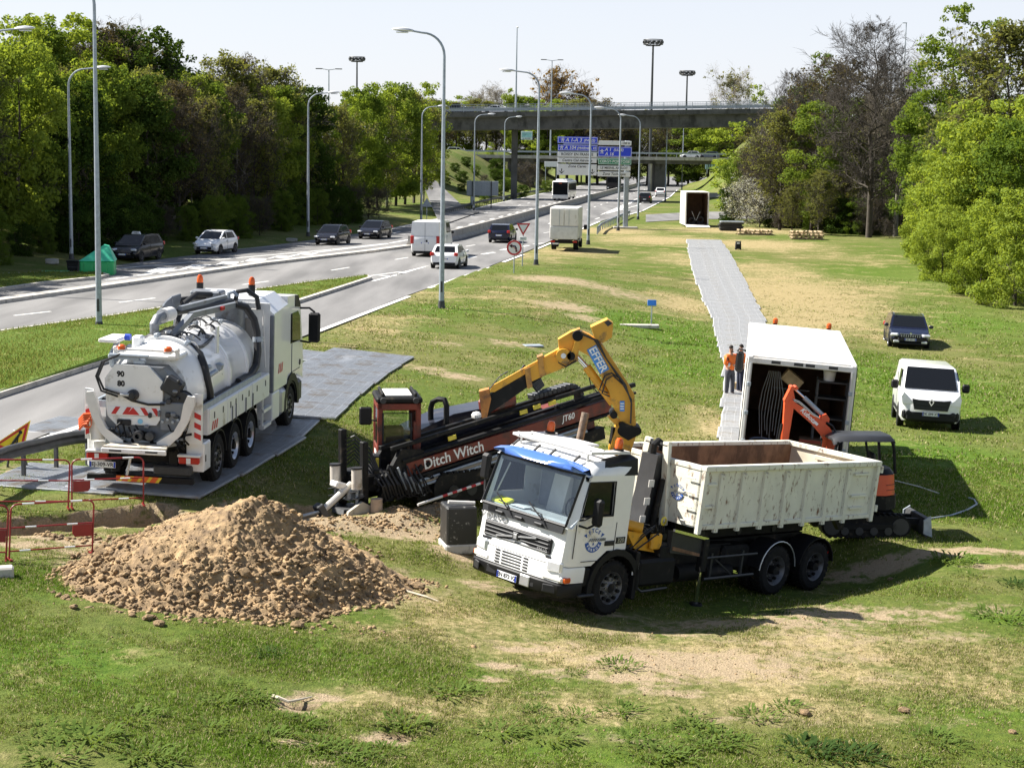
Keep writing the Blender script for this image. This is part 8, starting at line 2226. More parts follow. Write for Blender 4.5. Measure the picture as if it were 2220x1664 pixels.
# ---------------------------------------------------------------- mini excavator
eb = on(1872,1168); exh = PI + .06
ex = thing("mini_excavator","orange mini excavator with black canopy parked between the skip container and the box truck","excavator",eb + Vector((0,.75,0)),exh,.0,0.05)
bpy.context.view_layer.update(); EI = ex.matrix_world.inverted()
for s in (1,-1):
 y = s*.62; prof = []
 for k in range(26):
  a = 2*PI*k/26; cx = .78 if math.cos(a) >= 0 else -.78; prof.append((cx + .24*math.cos(a),.25 + .24*math.sin(a)))
 t = MB().prism(prof,'y',y - .17,y + .17).build("track",M['tyre'],ex)
 pad = MB().box((0,0,0),(.07,.36,.035),.008).mesh("track_pad",M['tyre'])
 for k in range(14):
  for zz in (.50,.005): o = link("track_pad",pad,t); o.location = (-.82 + k*.126,y,zz)
 MB().box((0,y + s*.14,.25),(1.45,.10,.20),.04).build("track_frame",M['frame'],t)
 for k in range(4): MB().cyl((-.5 + k*.33,y + s*.12,.15),(-.5 + k*.33,y + s*.2,.15),.09,n=12).build("track_roller",M['dark'],t)
 for sx in (-.78,.78): MB().cyl((sx,y + s*.13,.25),(sx,y + s*.19,.25),.19,n=16).build("idler",M['dark'],t)
MB().box((0,0,.36),(1.0,1.0,.26),.04).cyl((0,0,.45),(0,0,.62),.42,n=22).build("undercarriage",M['frame'],ex)
def half_ring(z0,z1,r,m,n,f=.0):
 pts = [(.55,-.72),(.55,.72)] + [(-.22 - (r - .72 + .0) - .60*math.sin(a*PI/10),.72*math.cos(a*PI/10) *(1 + f)) for a in range(11)]
 MB().prism(pts,'z',z0,z1).build(n,m,ex,30)
UP = MB().prism([(.75,-.70),(.75,.70),(-.45,.72),(-.70,.55),(-.82,.2),(-.82,-.2),(-.70,-.55),(-.45,-.72)],'z',.62,.92).build("counterweight",M['frame'],ex,30)
mb = MB(); P = [(-.05,-.70),(-.05,.70),(-.45,.71),(-.68,.55),(-.79,.2),(-.79,-.2),(-.68,-.55),(-.45,-.71)]
mb.prism(P,'z',.94,1.40,top=[(p[0] *.97,p[1] *.96) for p in P]); mb.build("engine_cover",M['orange'],ex,40)
mb = MB(); mb.prism([(p[0] *.96 + .0,p[1] *.95) for p in P],'z',1.402,1.52,top=[(p[0] *.85,p[1] *.8) for p in P]); mb.build("top_cover",M['black'],ex,40)
for z in (1.06,1.18): MB().tube([(p[0] *1.0 - .003,p[1] *.985,z) for p in P[2:]],.006,4).build("panel_seam",M['ink'],ex)
MB().box((.35,.25,.98),(.7,.75,.12),.03).build("floor",M['frame'],ex); MB().box((-.02,.22,1.30),(.42,.46,.14),.05).build("seat",M['ink'],ex); MB().box((-.22,.22,1.62),(.12,.44,.52),.05).build("seat_back",M['ink'],ex)
for y in (.0,.45): MB().cyl((.45,y,1.0),(.42,y,1.55),.015,n=6).build("lever",M['ink'],ex)
# canopy
cn = MB(); rg = []
for x in (-.62,-.55,.62,.78):
 zc = 2.30 if -.6 < x < .7 else 2.22; rg.append([(x,-.58,zc - .14),(x,-.50,zc - .03),(x,-.3,zc),(x,.5,zc),(x,.66,zc - .03),(x,.74,zc - .14),(x,.70,zc - .14),(x,.5,zc - .05),(x,-.3,zc - .05),(x,-.54,zc - .14)])
cn.loft(rg); cn.build("canopy_roof",mat("dull_black_canopy",(.03,.031,.034),.45),ex,50)
for y in (-.55,.71): MB().tube([(-.55,y,2.18),(-.60,y,2.0),(-.64,y,1.45)],.035,7).build("canopy_post",M['frame'],ex); MB().tube([(.68,y,2.16),(.74,y,2.0),(.62,y,1.6),(.55,y,1.0)],.032,7).build("canopy_post",M['frame'],ex)
MB().tube([(.05,.71,2.18),(.02,.71,2.0),(-.10,.71,1.5)],.028,7).tube([(-.60,-.55,2.15),(-.6,.71,2.15)],.03,6).build("canopy_brace",M['frame'],ex)
# blade at the back (photo right)
MB().beam((-.4,-.3,.34),(-1.35,-.32,.30),.12,.14).beam((-.4,.3,.34),(-1.35,.32,.30),.12,.14).build("blade_arm",M['frame'],ex)
bl = MB(); bl.prism([(-1.34,.04),(-1.30,.22),(-1.36,.44),(-1.44,.46),(-1.38,.22),(-1.40,.0)],'y',-.80,.80); bl.build("blade",M['galv_d'],ex,40)
for s in (1,-1): MB().prism([(-1.3,.1),(-1.3,.40),(-1.46,.50),(-1.50,.02)],'y',s*.80 - .03,s*.80 + .03).build("blade_end",M['galv'],ex)
# boom: outline in the excavator's own fore-aft plane
pe = lambda x,y: (x/5.181 + 1540,y/5.181 + 690)
EY = (ex.matrix_world @ Vector((.6,0,1))).y + .25
def epart(n,pts,th,m,parent=None):
 P = [at_y(*pe(*p),EY) for p in pts]; k_ = len(P); b = MB()
 V = [EI @ Vector((p.x,p.y - th,p.z)) for p in P] + [EI @ Vector((p.x,p.y + th,p.z)) for p in P]
 b.add(V,[tuple(range(k_)),tuple(reversed(range(k_,2*k_)))] + [((i + 1) % k_,i,k_ + i,k_ + (i + 1) % k_) for i in range(k_)])
 return b.build(n,m,parent or ex,35)
def EL(x,y,d_=0): p = at_y(*pe(x,y),EY); return EI @ Vector((p.x,p.y - d_,p.z))
bm_ = epart("boom",[(905,945),(935,930),(1120,1055),(1230,1125),(1330,1215),(1385,1300),(1410,1470),(1310,1490),(1290,1390),(1240,1310),(1130,1180),(980,1050),(900,975)],.10,M['orange'])
epart("dipper",[(830,920),(895,775),(920,765),(945,900),(935,960),(905,1150),(860,1420),(790,1420),(815,1180)],.09,M['orange'])
epart("dipper_cheek",[(822,915),(895,770),(920,800),(915,905),(930,945),(880,985),(836,960)],.12,M['orange'])
for x,y,r in ((912,775,.05),(905,930,.05),(955,775,.045),(1262,1095,.05)): MB().cyl(EL(x,y,.15),EL(x,y,-.15),r,n=12).build("pin",M['orange'],ex)
MB().cyl(EL(945,790),EL(1060,895),.028,n=10).build("cylinder_rod",M['chrome'],ex); MB().cyl(EL(1055,890),EL(1260,1085),.05,n=12).build("arm_cylinder",M['galv'],ex)
epart("cylinder_bracket",[(1225,1120),(1235,1080),(1300,1070),(1335,1120),(1325,1165),(1300,1150),(1285,1190)],.07,M['orange'],bm_)
for k in range(3): MB().tube([EL(920,900 + 8*k,.08),EL(990,925 + 6*k,.1),EL(1060,985 + 6*k,.1),EL(1140,1060 + 6*k,.1),EL(1220,1110,.1)],.014,5).build("hose",M['boxwhite'] if k != 1 else M['hose'],ex)
for k in range(3): MB().tube([EL(1300,1150 + 6*k,.05*k),EL(1370,1200,.05*k),EL(1410,1290,.05*k),EL(1415,1400,.05*k)],.016,5).build("hose",M['hose'],ex)
MB().cyl(EL(1275,1340,.12),EL(1262,1480,.12),.05,n=10).build("boom_cylinder",M['orange'],ex); MB().cyl(EL(760,1400),EL(805,1180),.03,n=8).build("bucket_cylinder",M['frame'],ex)
a_,b_ = at_y(*pe(1020,1015),EY),at_y(*pe(1190,1180),EY); a_.y -= .104; b_.y -= .104
R3 = EI.to_3x3() @ face_rot(b_ - a_,Vector((0,0,1)))
text("Kubota",.15,M['inkwhite'],ex,EI @ ((a_ + b_) /2 + (b_ - a_) *-.08),R3,bold=.004,shear=.25)
MB().box((0,0,0),(.09,.06,.006)).build("white_plate",M['inkwhite'],ex).matrix_local = Matrix.Translation(EI @ (b_ + (a_ - b_) *.05)) @ R3.to_4x4()
# ---------------------------------------------------------------- people
M['skin'] = mat("skin",(0.42,0.24,0.16),0.6,var=.05)
M['hivis'] = mat("orange_workwear",(0.85,0.17,0.02),0.7,var=.10)
M['trouser'] = mat("dark_grey_trousers",(0.055,0.055,0.07),0.85,var=.25)
M['navy'] = mat("navy_trousers",(0.014,0.018,0.04),0.85,var=.2)
M['hair'] = mat("dark_hair",(0.018,0.013,0.010),0.8,var=.2)
M['shoe'] = mat("work_shoes",(0.04,0.035,0.03),0.8,var=.2)
M['reflect'] = mat("silver_reflective_band",(0.62,0.63,0.62),0.4,.2,var=.05)
def skin_obj(name,verts,edges,radii,root_i,m,parent,sub=2):
 me = bpy.data.meshes.new(name); me.from_pydata([tuple(v) for v in verts],edges,[]); me.materials.append(m)
 o = link(name,me,parent)
 md = o.modifiers.new("skin",'SKIN'); md.use_smooth_shade = True
 for i,r in enumerate(radii):
  sv = me.skin_vertices[0].data[i]; sv.radius = r if isinstance(r,tuple) else (r,r); sv.use_root = (i == root_i)
 sd = o.modifiers.new("subdivision",'SUBSURF'); sd.levels = sub; sd.render_levels = sub
 return o
def person(label,loc,heading,H,pose_,trousers,cap=False):
 """standing figure; local +x is where it looks, y left; arms given by elbow and wrist points"""
 root = thing("person",label,"person",loc,heading)
 k = H/1.76
 S = lambda p: Vector(p) *k
 hip,kn,an = pose_['hip'],pose_['knee'],pose_['ankle']
 V = [S((0,0,.95)),S((.0,0,1.18)),S((.0,0,1.38)),S((.01,0,1.50)),S((.03,0,1.60)),S((.035,0,1.70))]
 Rr = [(.13,.105),(.13,.10),(.14,.10),.055,.075,.062]; E_ = [(0,1),(1,2),(2,3),(3,4),(4,5)]
 def add(p,r,j): V.append(S(p)); Rr.append(r); E_.append((j,len(V) - 1)); return len(V) - 1
 ends = {}
 for s,nm in ((1,'l'),(-1,'r')):
  i = add((0,s*.19,1.41),.062,2); i = add(pose_['elbow_' + nm],.046,i); i = add(pose_['wrist_' + nm],.034,i)
  w_ = Vector(pose_['wrist_' + nm]); d = (w_ - Vector(pose_['elbow_' + nm])).normalized(); add(w_ + d*.08,(.042,.022),i); ends[nm] = (w_,d)
  i = add((0,s*.10,.90),.095,0); i = add((kn[0] if s > 0 else kn[1],s*.11,.50),.062,i); a_ = (an[0] if s > 0 else an[1]); i = add((a_,s*.12,.10),.042,i); i = add((a_ + .07,s*.125,.045),(.045,.04),i); add((a_ + .17,s*.13,.03),(.042,.026),i)
 Rr = [(r[0] *k,r[1] *k) if isinstance(r,tuple) else r*k for r in Rr]
 body = skin_obj("body",V,E_,Rr,0,M['skin'],root)
 # fingers and thumb of both hands
 for nm in 'lr':
  w_,d = ends[nm]; side = Vector((0,0,1)).cross(d); side = side.normalized() if side.length > .1 else Vector((0,1,0))
  for f in range(4):
   base = w_ + d*.10 + side*(.027 - .018*f); L = (.070,.080,.074,.056)[f]
   MB().tube([S(base),S(base + d*L*.5 + Vector((0,0,-.008))),S(base + d*L + Vector((0,0,-.035)))],.0085*k,6,r1=.006*k).build("finger",M['skin'],body)
  b0 = w_ + d*.04 + side*.03; MB().tube([S(b0),S(b0 + d*.03 + side*.03 + Vector((0,0,-.01))),S(b0 + d*.06 + side*.03 + Vector((0,0,-.02)))],.010*k,6,r1=.007*k).build("thumb",M['skin'],body)
 # face
 for s in (1,-1):
  MB().box(S((.105,s*.03,1.655)),(.012*k,.022*k,.010*k),.003).build("eye",M['ink'],body); MB().box(S((.03,s*.078,1.64)),(.03*k,.014*k,.055*k),.006).build("ear",M['skin'],body)
 MB().prism([(-.012*k,0),(.012*k,0),(0,.05*k)],'x',0,.02*k).build("nose",M['skin'],body).location = S((.10,0,1.61)); MB().box(S((.104,0,1.588)),(.01*k,.045*k,.008*k),.002).build("mouth",M['hazred'],body)
 h = MB(); rg = []
 for t,r in ((1.665,.088),(1.71,.088),(1.755,.070),(1.785,.035),(1.79,.004)):
  rg.append([S((.022 + r*math.cos(a*PI/6) - (.012 if t < 1.7 else 0),r*.88*math.sin(a*PI/6),t + (.035 if (t < 1.68 and math.cos(a*PI/6) > .3) else 0))) for a in range(12)])
 h.loft(rg); h.build("hair" if not cap else "cap",M['hair'],root,60)
 if not cap: MB().loft([[S((.095 + .018*math.cos(a),.052*math.sin(a) *1.1,z)) for a in np.linspace(-1.5,1.5,7)] + [S((.08,.05*math.sin(a),z)) for a in np.linspace(1.5,-1.5,5)] for z in (1.535,1.575)]).build("beard",M['hair'],root,60)
 # jacket and trousers as clothing round the body
 Vj = [S((0,0,.86)),S((0,0,1.05)),S((0,0,1.25)),S((0,0,1.40)),S((.005,0,1.475))]; Rj = [(.185,.155),(.185,.15),(.19,.148),(.19,.13),(.075,.075)]; Ej = [(0,1),(1,2),(2,3),(3,4)]
 for s,nm in ((1,'l'),(-1,'r')):
  j0 = 3
  for p,r in (((0,s*.215,1.40),.088),(pose_['elbow_' + nm],.068),(Vector(pose_['wrist_' + nm]) - Vector(ends[nm][1]) *.03,.056)):
   Vj.append(S(p)); Rj.append(r); Ej.append((j0,len(Vj) - 1)); j0 = len(Vj) - 1
 Rj = [(r[0] *k,r[1] *k) if isinstance(r,tuple) else r*k for r in Rj]
 jk = skin_obj("jacket",Vj,Ej,Rj,0,M['hivis'],root)
 rg = []
 for z in (1.06,1.115): rg.append([S((.168*math.cos(a*PI/8),.212*math.sin(a*PI/8),z)) for a in range(16)])
 MB().loft(rg,cap=False).build("reflective_band",M['reflect'],jk,60)
 for nm in 'lr':
  e_ = Vector(pose_['elbow_' + nm]); w_ = Vector(pose_['wrist_' + nm]); MB().cyl(S(e_.lerp(w_,.35)),S(e_.lerp(w_,.55)),.070*k,.066*k,n=12,cap=False).build("reflective_band",M['reflect'],jk,60)
 Vt = [S((0,0,.98)),S((0,0,.90))]; Rt = [(.16,.135),(.165,.135)]; Et = [(0,1)]
 for s in (1,-1):
  j0 = 1
  for p,r in (((0,s*.105,.84),.115),((kn[0] if s > 0 else kn[1],s*.115,.50),.088),((an[0] if s > 0 else an[1],s*.12,.13),.075),((an[0] if s > 0 else an[1],s*.12,.085),.078)):
   Vt.append(S(p)); Rt.append(r); Et.append((j0,len(Vt) - 1)); j0 = len(Vt) - 1
 skin_obj("trousers",Vt,Et,[(r[0] *k,r[1] *k) if isinstance(r,tuple) else r*k for r in Rt],0,trousers,root)
 for s in (1,-1):
  a_ = an[0] if s > 0 else an[1]
  MB().loft([[S((a_ + x,s*.125 + w_*math.cos(t),z0_ + h_*max(0,math.sin(t)))) for t in np.linspace(0,PI,7)] for x,w_,z0_,h_ in ((-.07,.045,0,.10),(.0,.052,0,.13),(.10,.055,0,.085),(.20,.05,0,.06),(.235,.03,0,.03))]).build("shoe",M['shoe'],root,60)
 return root
pA = on(1581,856)
person("person in orange jacket and dark trousers, leftmost of the two by the box truck",pA,math.radians(-52),1.74,
  dict(hip=0,knee=(.03,.0),ankle=(.02,-.03),elbow_l=(.03,.29,1.12),wrist_l=(.26,.10,1.08),elbow_r=(.03,-.29,1.12),wrist_r=(.26,-.06,1.09)),M['trouser'])
pB = on(1609,856); pB.y += .5; pB.z = ground(pB.x,pB.y)
person("second person in orange with navy trousers, half hidden by the truck mirror, holding white papers",pB,math.radians(200),1.72,
  dict(hip=0,knee=(.04,.02),ankle=(.0,.03),elbow_l=(.06,.28,1.14),wrist_l=(.29,.10,1.13),elbow_r=(.06,-.28,1.14),wrist_r=(.29,-.08,1.14)),M['navy'],cap=True)
o = MB().box((0,0,0),(.02,.26,.36),.004,rot=Matrix.Rotation(.5,3,'Y')).build("papers",M['plate']); o.location = pB + Vector((math.cos(math.radians(200)) *.42,math.sin(math.radians(200)) *.42,1.2)); o.rotation_euler = (0,0,math.radians(200)); tag(o,"white sheets of paper held between the two people in orange","papers")
o = MB().box((0,0,.16),(.26,.2,.32),.03).build("bag",mat("tan_bag",(.52,.38,.2),.7)); o.location = on(1598,850) + Vector((0,.3,0)); tag(o,"tan bag on the mat between the two people's feet","bag")
# ---------------------------------------------------------------- soil heap with clods
hc = on(505,1268)
heap = thing("soil_heap","big heap of dug brown earth with loose clods in front of the trench","soil heap",hc)
soil_m = mat("dug_soil",(0.315,0.212,0.108),0.95,var=.28,scale=2.0,dirt=(0.15,0.10,0.055),dirt_amt=.55,dirt_scale=3.0,bump=.8,bscale=30)
pts_base = [on(x,y) - hc for x,y in ((125,1262),(170,1305),(330,1330),(560,1346),(750,1318),(880,1288),(905,1268),(850,1228),(760,1180),(640,1150),(520,1125),(400,1130),(270,1175),(170,1222))]
pk = Vector((at_y(470,1108,hc.y + .75).x - hc.x,.75,at_y(470,1108,hc.y + .75).z - hc.z))
angs = sorted([(math.atan2(p.y - pk.y,p.x - pk.x),(Vector((p.x - pk.x,p.y - pk.y))).length,p.z) for p in pts_base])
aa = [a[0] - 2*PI for a in angs[-2:]] + [a[0] for a in angs] + [a[0] + 2*PI for a in angs[:2]]
rr_ = [a[1] for a in angs[-2:]] + [a[1] for a in angs] + [a[1] for a in angs[:2]]
def heap_z(x,y):
 dx,dy = x - pk.x,y - pk.y; a = math.atan2(dy,dx); R = np.interp(a,aa,rr_); t = math.hypot(dx,dy) /R
 base = ground(hc.x + x,hc.y + y) - hc.z
 if t >= 1.02: return None,t,base
 f = max(0,1 - t); prof = 1 - (1 - f) ** 1.0*.0 - (1 - f) if t > .10 else .9 + .1*math.cos(t/.10*1.2)
 prof = min(f*1.05,.95) if t > .05 else .95 + .03*math.cos(t*30)
 prof *= 1 + .20*math.sin(PI*f)
 ridge = .22*math.exp(-((x - pk.x - .9) /.7) ** 2 - ((y - pk.y) /.8) ** 2) + .10*math.exp(-((x - pk.x - 2.0) /.8) ** 2 - ((y - pk.y + .2) /.8) ** 2)
 n = mnoise.noise((x*.9,y*.9,4.0)) *.16 + mnoise.noise((x*2.6,y*2.6,1.0)) *.08
 # lumpy towards the foot, smoother near the top left
 lump = (mnoise.noise((x*5,y*5,3.0)) *.07 + mnoise.noise((x*11,y*11,8.0)) *.045 + mnoise.noise((x*19,y*19,2.0)) *.025) *(1.2 if t > .45 or x > pk.x + .3 else .5)
 z = base + max(0.0,(pk.z - base) *prof + ridge*f*1.5 + n*min(1,f*4) + lump*min(1,f*6)) - .02
 return z,t,base
NA,NR = 340,120
V = []; F = []
for i in range(NR + 1):
 t = (i/NR) ** .8*1.015
 for j in range(NA):
  a = -PI + 2*PI*j/NA; R = np.interp(a,aa,rr_) *t
  x,y = pk.x + R*math.cos(a),pk.y + R*math.sin(a); z,tt,base = heap_z(x,y)
  if i == NR: z = base - .06
  V.append((x,y,base - .05 if z is None else z))
for i in range(NR):
 for j in range(NA): F.append((i*NA + j,i*NA + (j + 1) % NA,(i + 1) *NA + (j + 1) % NA,(i + 1) *NA + j))
hm = raw_mesh("earth",np.array(V),np.array(F),soil_m,True); link("earth",hm,heap)
clod_mesh = []
for k in range(7):
 bm = bmesh.new(); bmesh.ops.create_icosphere(bm,subdivisions=2,radius=1)
 for v in bm.verts:
  n = v.co.copy(); v.co *= 1 + .35*mnoise.noise(n*1.3 + Vector((k*7,0,0))) + .22*mnoise.noise(n*3.1 + Vector((k*3,5,0))); v.co.z *= .75
  if v.co.z < -.4: v.co.z = -.4
 me = bpy.data.meshes.new("clod"); bm.to_mesh(me); bm.free(); me.materials.append(soil_m)
 if k < 5: me.shade_smooth(); me.set_sharp_from_angle(angle=math.radians(28))
 clod_mesh.append(me)
rc = random.Random(5)
n_big = 0; small = []
while n_big < 280 or len(small) < 5200:
 a = rc.uniform(-PI,PI); t = rc.random() ** .5
 t = max(t,rc.random() *.95) if rc.random() < .6 else t
 if rc.random() < .10: t = rc.uniform(1.0,1.08)
 R = np.interp(a,aa,rr_) *t; x,y = pk.x + R*math.cos(a),pk.y + R*math.sin(a)
 if y > pk.y + .6: continue
 z,tt,base = heap_z(x,y); z = base if z is None else z
 foot = t > .55 or x > pk.x + .4
 if foot and n_big < 280 and rc.random() < .14:
  s = rc.uniform(.035,.068) *(1.8 if rc.random() < .10 else 1)
  o = link("clod",clod_mesh[rc.randrange(7)],heap); o.location = (x,y,z + s*.25); o.rotation_euler = (rc.uniform(-.5,.5),rc.uniform(-.5,.5),rc.random() *6.3); o.scale = (s*rc.uniform(.8,1.3),s,s*rc.uniform(.8,1.1)); n_big += 1
 elif len(small) < 5200: small.append((x,y,z,(.011 + .05*rc.random() ** 3.2 if foot else .006 + .02*rc.random() ** 3),rc.random() *6.3))
def ico_arr():
 bm = bmesh.new(); bmesh.ops.create_icosphere(bm,subdivisions=1,radius=1); v = np.array([p.co[:] for p in bm.verts]); f = np.array([[q.index for q in fc.verts] for fc in bm.faces]); bm.free(); return v,f
iv,if_ = ico_arr()
def crumbs(name,items,parent,m,seed=1,label=None):
 rs = np.random.default_rng(seed); n = len(items); A = np.array(items)
 v = iv[None] *(1 + .42*rs.normal(size=(n,len(iv),1)).clip(-1.2,1.2)) *np.array([1,1,.75]) *A[:,3][:,None,None]
 c,s = np.cos(A[:,4])[:,None],np.sin(A[:,4])[:,None]
 x = v[...,0] *c - v[...,1] *s; y = v[...,0] *s + v[...,1] *c
 V = np.stack([x + A[:,0:1],y + A[:,1:2],v[...,2] + A[:,2:3] + A[:,3:4] *.2],-1).reshape(-1,3)
 F = (if_[None] + (np.arange(n) *len(iv))[:,None,None]).reshape(-1,3)
 o = link(name,raw_mesh(name,V,F,m),parent); o["kind"] = "stuff"
 if label: o["label"] = label
 return o
crumbs("crumbs",small,heap,soil_m)
# loose soil on the churned ground
it = []
for (px,py,rx,ry,n) in ((640,1150,.8,.3,260),(780,1140,1.0,.3,300),(900,1130,.6,.35,320),(960,1110,.35,.3,260),(280,1130,.5,.2,160),(150,1165,1.2,.2,200),(590,1108,.4,.15,120),(700,1190,1.0,.3,160),(900,1260,.5,.2,60),(620,1350,2.2,.25,90)):
 p = on(px,py)
 for _ in range(n):
  x,y = p.x + rc.gauss(0,rx*.6),p.y + rc.gauss(0,ry*.8); it.append((x,y,0,rc.uniform(.012,.05),rc.random() *6.3))
for _ in range(2600):
 y = rc.uniform(21.2,31); x = rc.uniform(-1,1) *(y*.31)
 if x - edge_r(y) > 1 and float(field(BARE,np.array([x]),np.array([y]))[0]) > rc.random() *.7: it.append((x,y,0,rc.uniform(.006,.022),rc.random() *6.3))
# heights from the finished terrain sheet
def sheet_z(x,y):
 i = int(np.clip(np.searchsorted(ysn,y) - 1,0,len(ysn) - 2)); j = int(np.clip(np.searchsorted(xs,x) - 1,0,len(xs) - 2))
 u = (x - xs[j]) /(xs[j + 1] - xs[j]); v = (y - ysn[i]) /(ysn[i + 1] - ysn[i])
 return (GZ[i,j] *(1 - u) + GZ[i,j + 1] *u) *(1 - v) + (GZ[i + 1,j] *(1 - u) + GZ[i + 1,j + 1] *u) *v
for r_ in it: pass
it = [(x,y,sheet_z(x,y),s,a) for x,y,z,s,a in it]
crumbs("loose_soil",it,None,soil_m,3,"loose crumbs of dug soil around the trench and the drill")
# ---------------------------------------------------------------- grass blades
def blade_mat():
 m,N,L,B = new_mat("grass_blades"); N.remove(B)
 a = N.new("ShaderNodeAttribute"); a.attribute_name = "tint"; a.attribute_type = 'GEOMETRY'
 d = N.new("ShaderNodeBsdfDiffuse"); t = N.new("ShaderNodeBsdfTranslucent"); mx = N.new("ShaderNodeMixShader"); mx.inputs[0].default_value = .35
 L.new(a.outputs["Color"],d.inputs[0]); L.new(a.outputs["Color"],t.inputs[0]); L.new(d.outputs[0],mx.inputs[1]); L.new(t.outputs[0],mx.inputs[2]); L.new(mx.outputs[0],N["Material Output"].inputs[0])
 return m
M['blade'] = blade_mat()
rs = np.random.default_rng(11)
def vnoise(x,y,sc,seed):
 g = np.random.default_rng(seed).random((64,64)); X = x*sc; Y = y*sc; i = np.floor(X).astype(int); j = np.floor(Y).astype(int); u = X - i; v = Y - j; u = u*u*(3 - 2*u); v = v*v*(3 - 2*v)
 G_ = lambda a,b: g[a % 64,b % 64]
 return (G_(i,j) *(1 - u) + G_(i + 1,j) *u) *(1 - v) + (G_(i,j + 1) *(1 - u) + G_(i + 1,j + 1) *u) *v
def bil(arr,x,y):
 i = np.clip(np.searchsorted(ysn,y) - 1,0,len(ysn) - 2); j = np.clip(np.searchsorted(xs,x) - 1,0,len(xs) - 2)
 u = (x - xs[j]) /(xs[j + 1] - xs[j]); v = (y - ysn[i]) /(ysn[i + 1] - ysn[i])
 return (arr[i,j] *(1 - u) + arr[i,j + 1] *u) *(1 - v) + (arr[i + 1,j] *(1 - u) + arr[i + 1,j + 1] *u) *v
tri_n = np.arange(3)
def blades(name,y0,y1,n_tuft,per,hgt,wid,label,island_=False):
 # uniform on the part of the ground the lens takes in, a little wider
 y = y0 + (y1 - y0) *rs.random(n_tuft*3) ** 1.0; hw = y*.31 + 1.5; x = (rs.random(len(y)) *2 - 1) *hw
 keep = rs.random(len(y)) < hw/hw.max()
 x,y = x[keep],y[keep]
 d = x - edge_r(y); ok = (d > .35)
 x,y = x[ok],y[ok]
 bare_ = bil(bare,x,y); lush_ = bil(lush,x,y); dry_ = bil(dry,x,y)
 n1 = vnoise(x,y,.7,3) *.5 + vnoise(x,y,2.3,4) *.3 + vnoise(x,y,6.0,9) *.2
 dens_ = np.clip((n1 - .30) *3.0 + lush_*.5 - bare_*1.5 - dry_*.35,.04,1) *np.where(bare_ > .55,.35,1)
 dens_ = dens_*(1 - .85*sm(58,110,y))
 ok = rs.random(len(x)) < dens_
 x,y,n1,lush_,dry_,bare_ = [v[ok][:n_tuft] for v in (x,y,n1,lush_,dry_,bare_)]
 z = bil(GZ,x,y); n = len(x)
 X = np.repeat(x,per) + rs.normal(size=n*per) *.035*(wid/.008); Y = np.repeat(y,per) + rs.normal(size=n*per) *.035*(wid/.008); Zb = np.repeat(z,per) - .01
 m_ = n*per; h = hgt*(.45 + .9*rs.random(m_)) *np.repeat(.6 + .6*n1 + .5*lush_,per); a = rs.random(m_) *2*PI; lean = rs.normal(size=m_) *.55
 wv = wid*(.6 + .7*rs.random(m_)); ca,sa = np.cos(a),np.sin(a)
 V = np.empty((m_,3,3)); V[:,0] = np.stack([X - ca*wv,Y - sa*wv,Zb],1); V[:,1] = np.stack([X + ca*wv,Y + sa*wv,Zb],1)
 V[:,2] = np.stack([X - sa*h*lean + rs.normal(size=m_) *.2*h,Y + ca*h*lean,Zb + h*(.9 - .25*np.abs(lean))],1)
 me = raw_mesh(name,V.reshape(-1,3),np.arange(m_*3).reshape(-1,3),M['blade'])
 t = np.repeat(np.clip(.5 + .9*(n1 - .5) + .6*lush_ - .5*dry_ - .2*bare_,0,1),per) + rs.normal(size=m_) *.16
 t = np.clip(t,0,1)[:,None]; straw = (rs.random(m_) < np.repeat(.17 + .5*dry_ + .2*bare_,per))[:,None]
 tb_ = np.repeat(np.clip(rs.normal(1,.28,n),.45,1.7),per)[:,None]
 col = (np.array([.235,.220,.062]) *(1 - t) + np.array([.110,.185,.018]) *t) *tb_
 col = np.where(straw,np.array([.46,.39,.22]) *(.7 + .5*rs.random((m_,1))),col*(.75 + .5*rs.random((m_,1))))
 c4 = np.concatenate([np.repeat(col,3,0),np.ones((m_*3,1))],1).astype(np.float32)
 at_ = me.color_attributes.new("tint",'FLOAT_COLOR','POINT'); at_.data.foreach_set("color",c4.ravel())
 o = link(name,me); tag(o,label,kind='stuff')
 return o
blades("grass",21,33,52000,6,.055,.0075,"short worn grass in the foreground")
blades("grass",33,48,44000,5,.065,.012,"grass of the middle lawn round the trucks")
blades("grass",48,112,52000,4,.085,.024,"grass of the far lawn below the mat track")
# tufts on the kerbed islands
def island_grass(inn,n,label):
 P = np.array([(p.x,p.y) for p in inn]); x0,y0 = P.min(0); x1,y1 = P.max(0)
 x = rs.uniform(x0,x1,n*6); y = rs.uniform(y0,y1,n*6); ins = np.zeros(len(x),bool)
 for (ax,ay),(bx,by) in zip(P,np.roll(P,-1,0)):
  c = ((ay > y) != (by > y)) & (x < (bx - ax) *(y - ay) /(by - ay + 1e-12) + ax); ins ^= c
 x,y = x[ins][:n],y[ins][:n]; m_ = len(x); h = .085*(.4 + rs.random(m_)); a = rs.random(m_) *6.3; w_ = .022
 V = np.empty((m_,3,3)); V[:,0] = np.stack([x - np.cos(a) *w_,y - np.sin(a) *w_,np.full(m_,.13)],1); V[:,1] = np.stack([x + np.cos(a) *w_,y + np.sin(a) *w_,np.full(m_,.13)],1); V[:,2] = np.stack([x + rs.normal(size=m_) *.05,y + rs.normal(size=m_) *.05,.16 + h],1)
 me = raw_mesh("grass",V.reshape(-1,3),np.arange(m_*3).reshape(-1,3),M['blade'])
 t = rs.random((m_,1)); col = np.array([.26,.25,.07]) *t + np.array([.13,.19,.03]) *(1 - t)
 at_ = me.color_attributes.new("tint",'FLOAT_COLOR','POINT'); at_.data.foreach_set("color",np.concatenate([np.repeat(col,3,0),np.ones((m_*3,1))],1).astype(np.float32).ravel())
 tag(link("grass",me),label,kind='stuff')
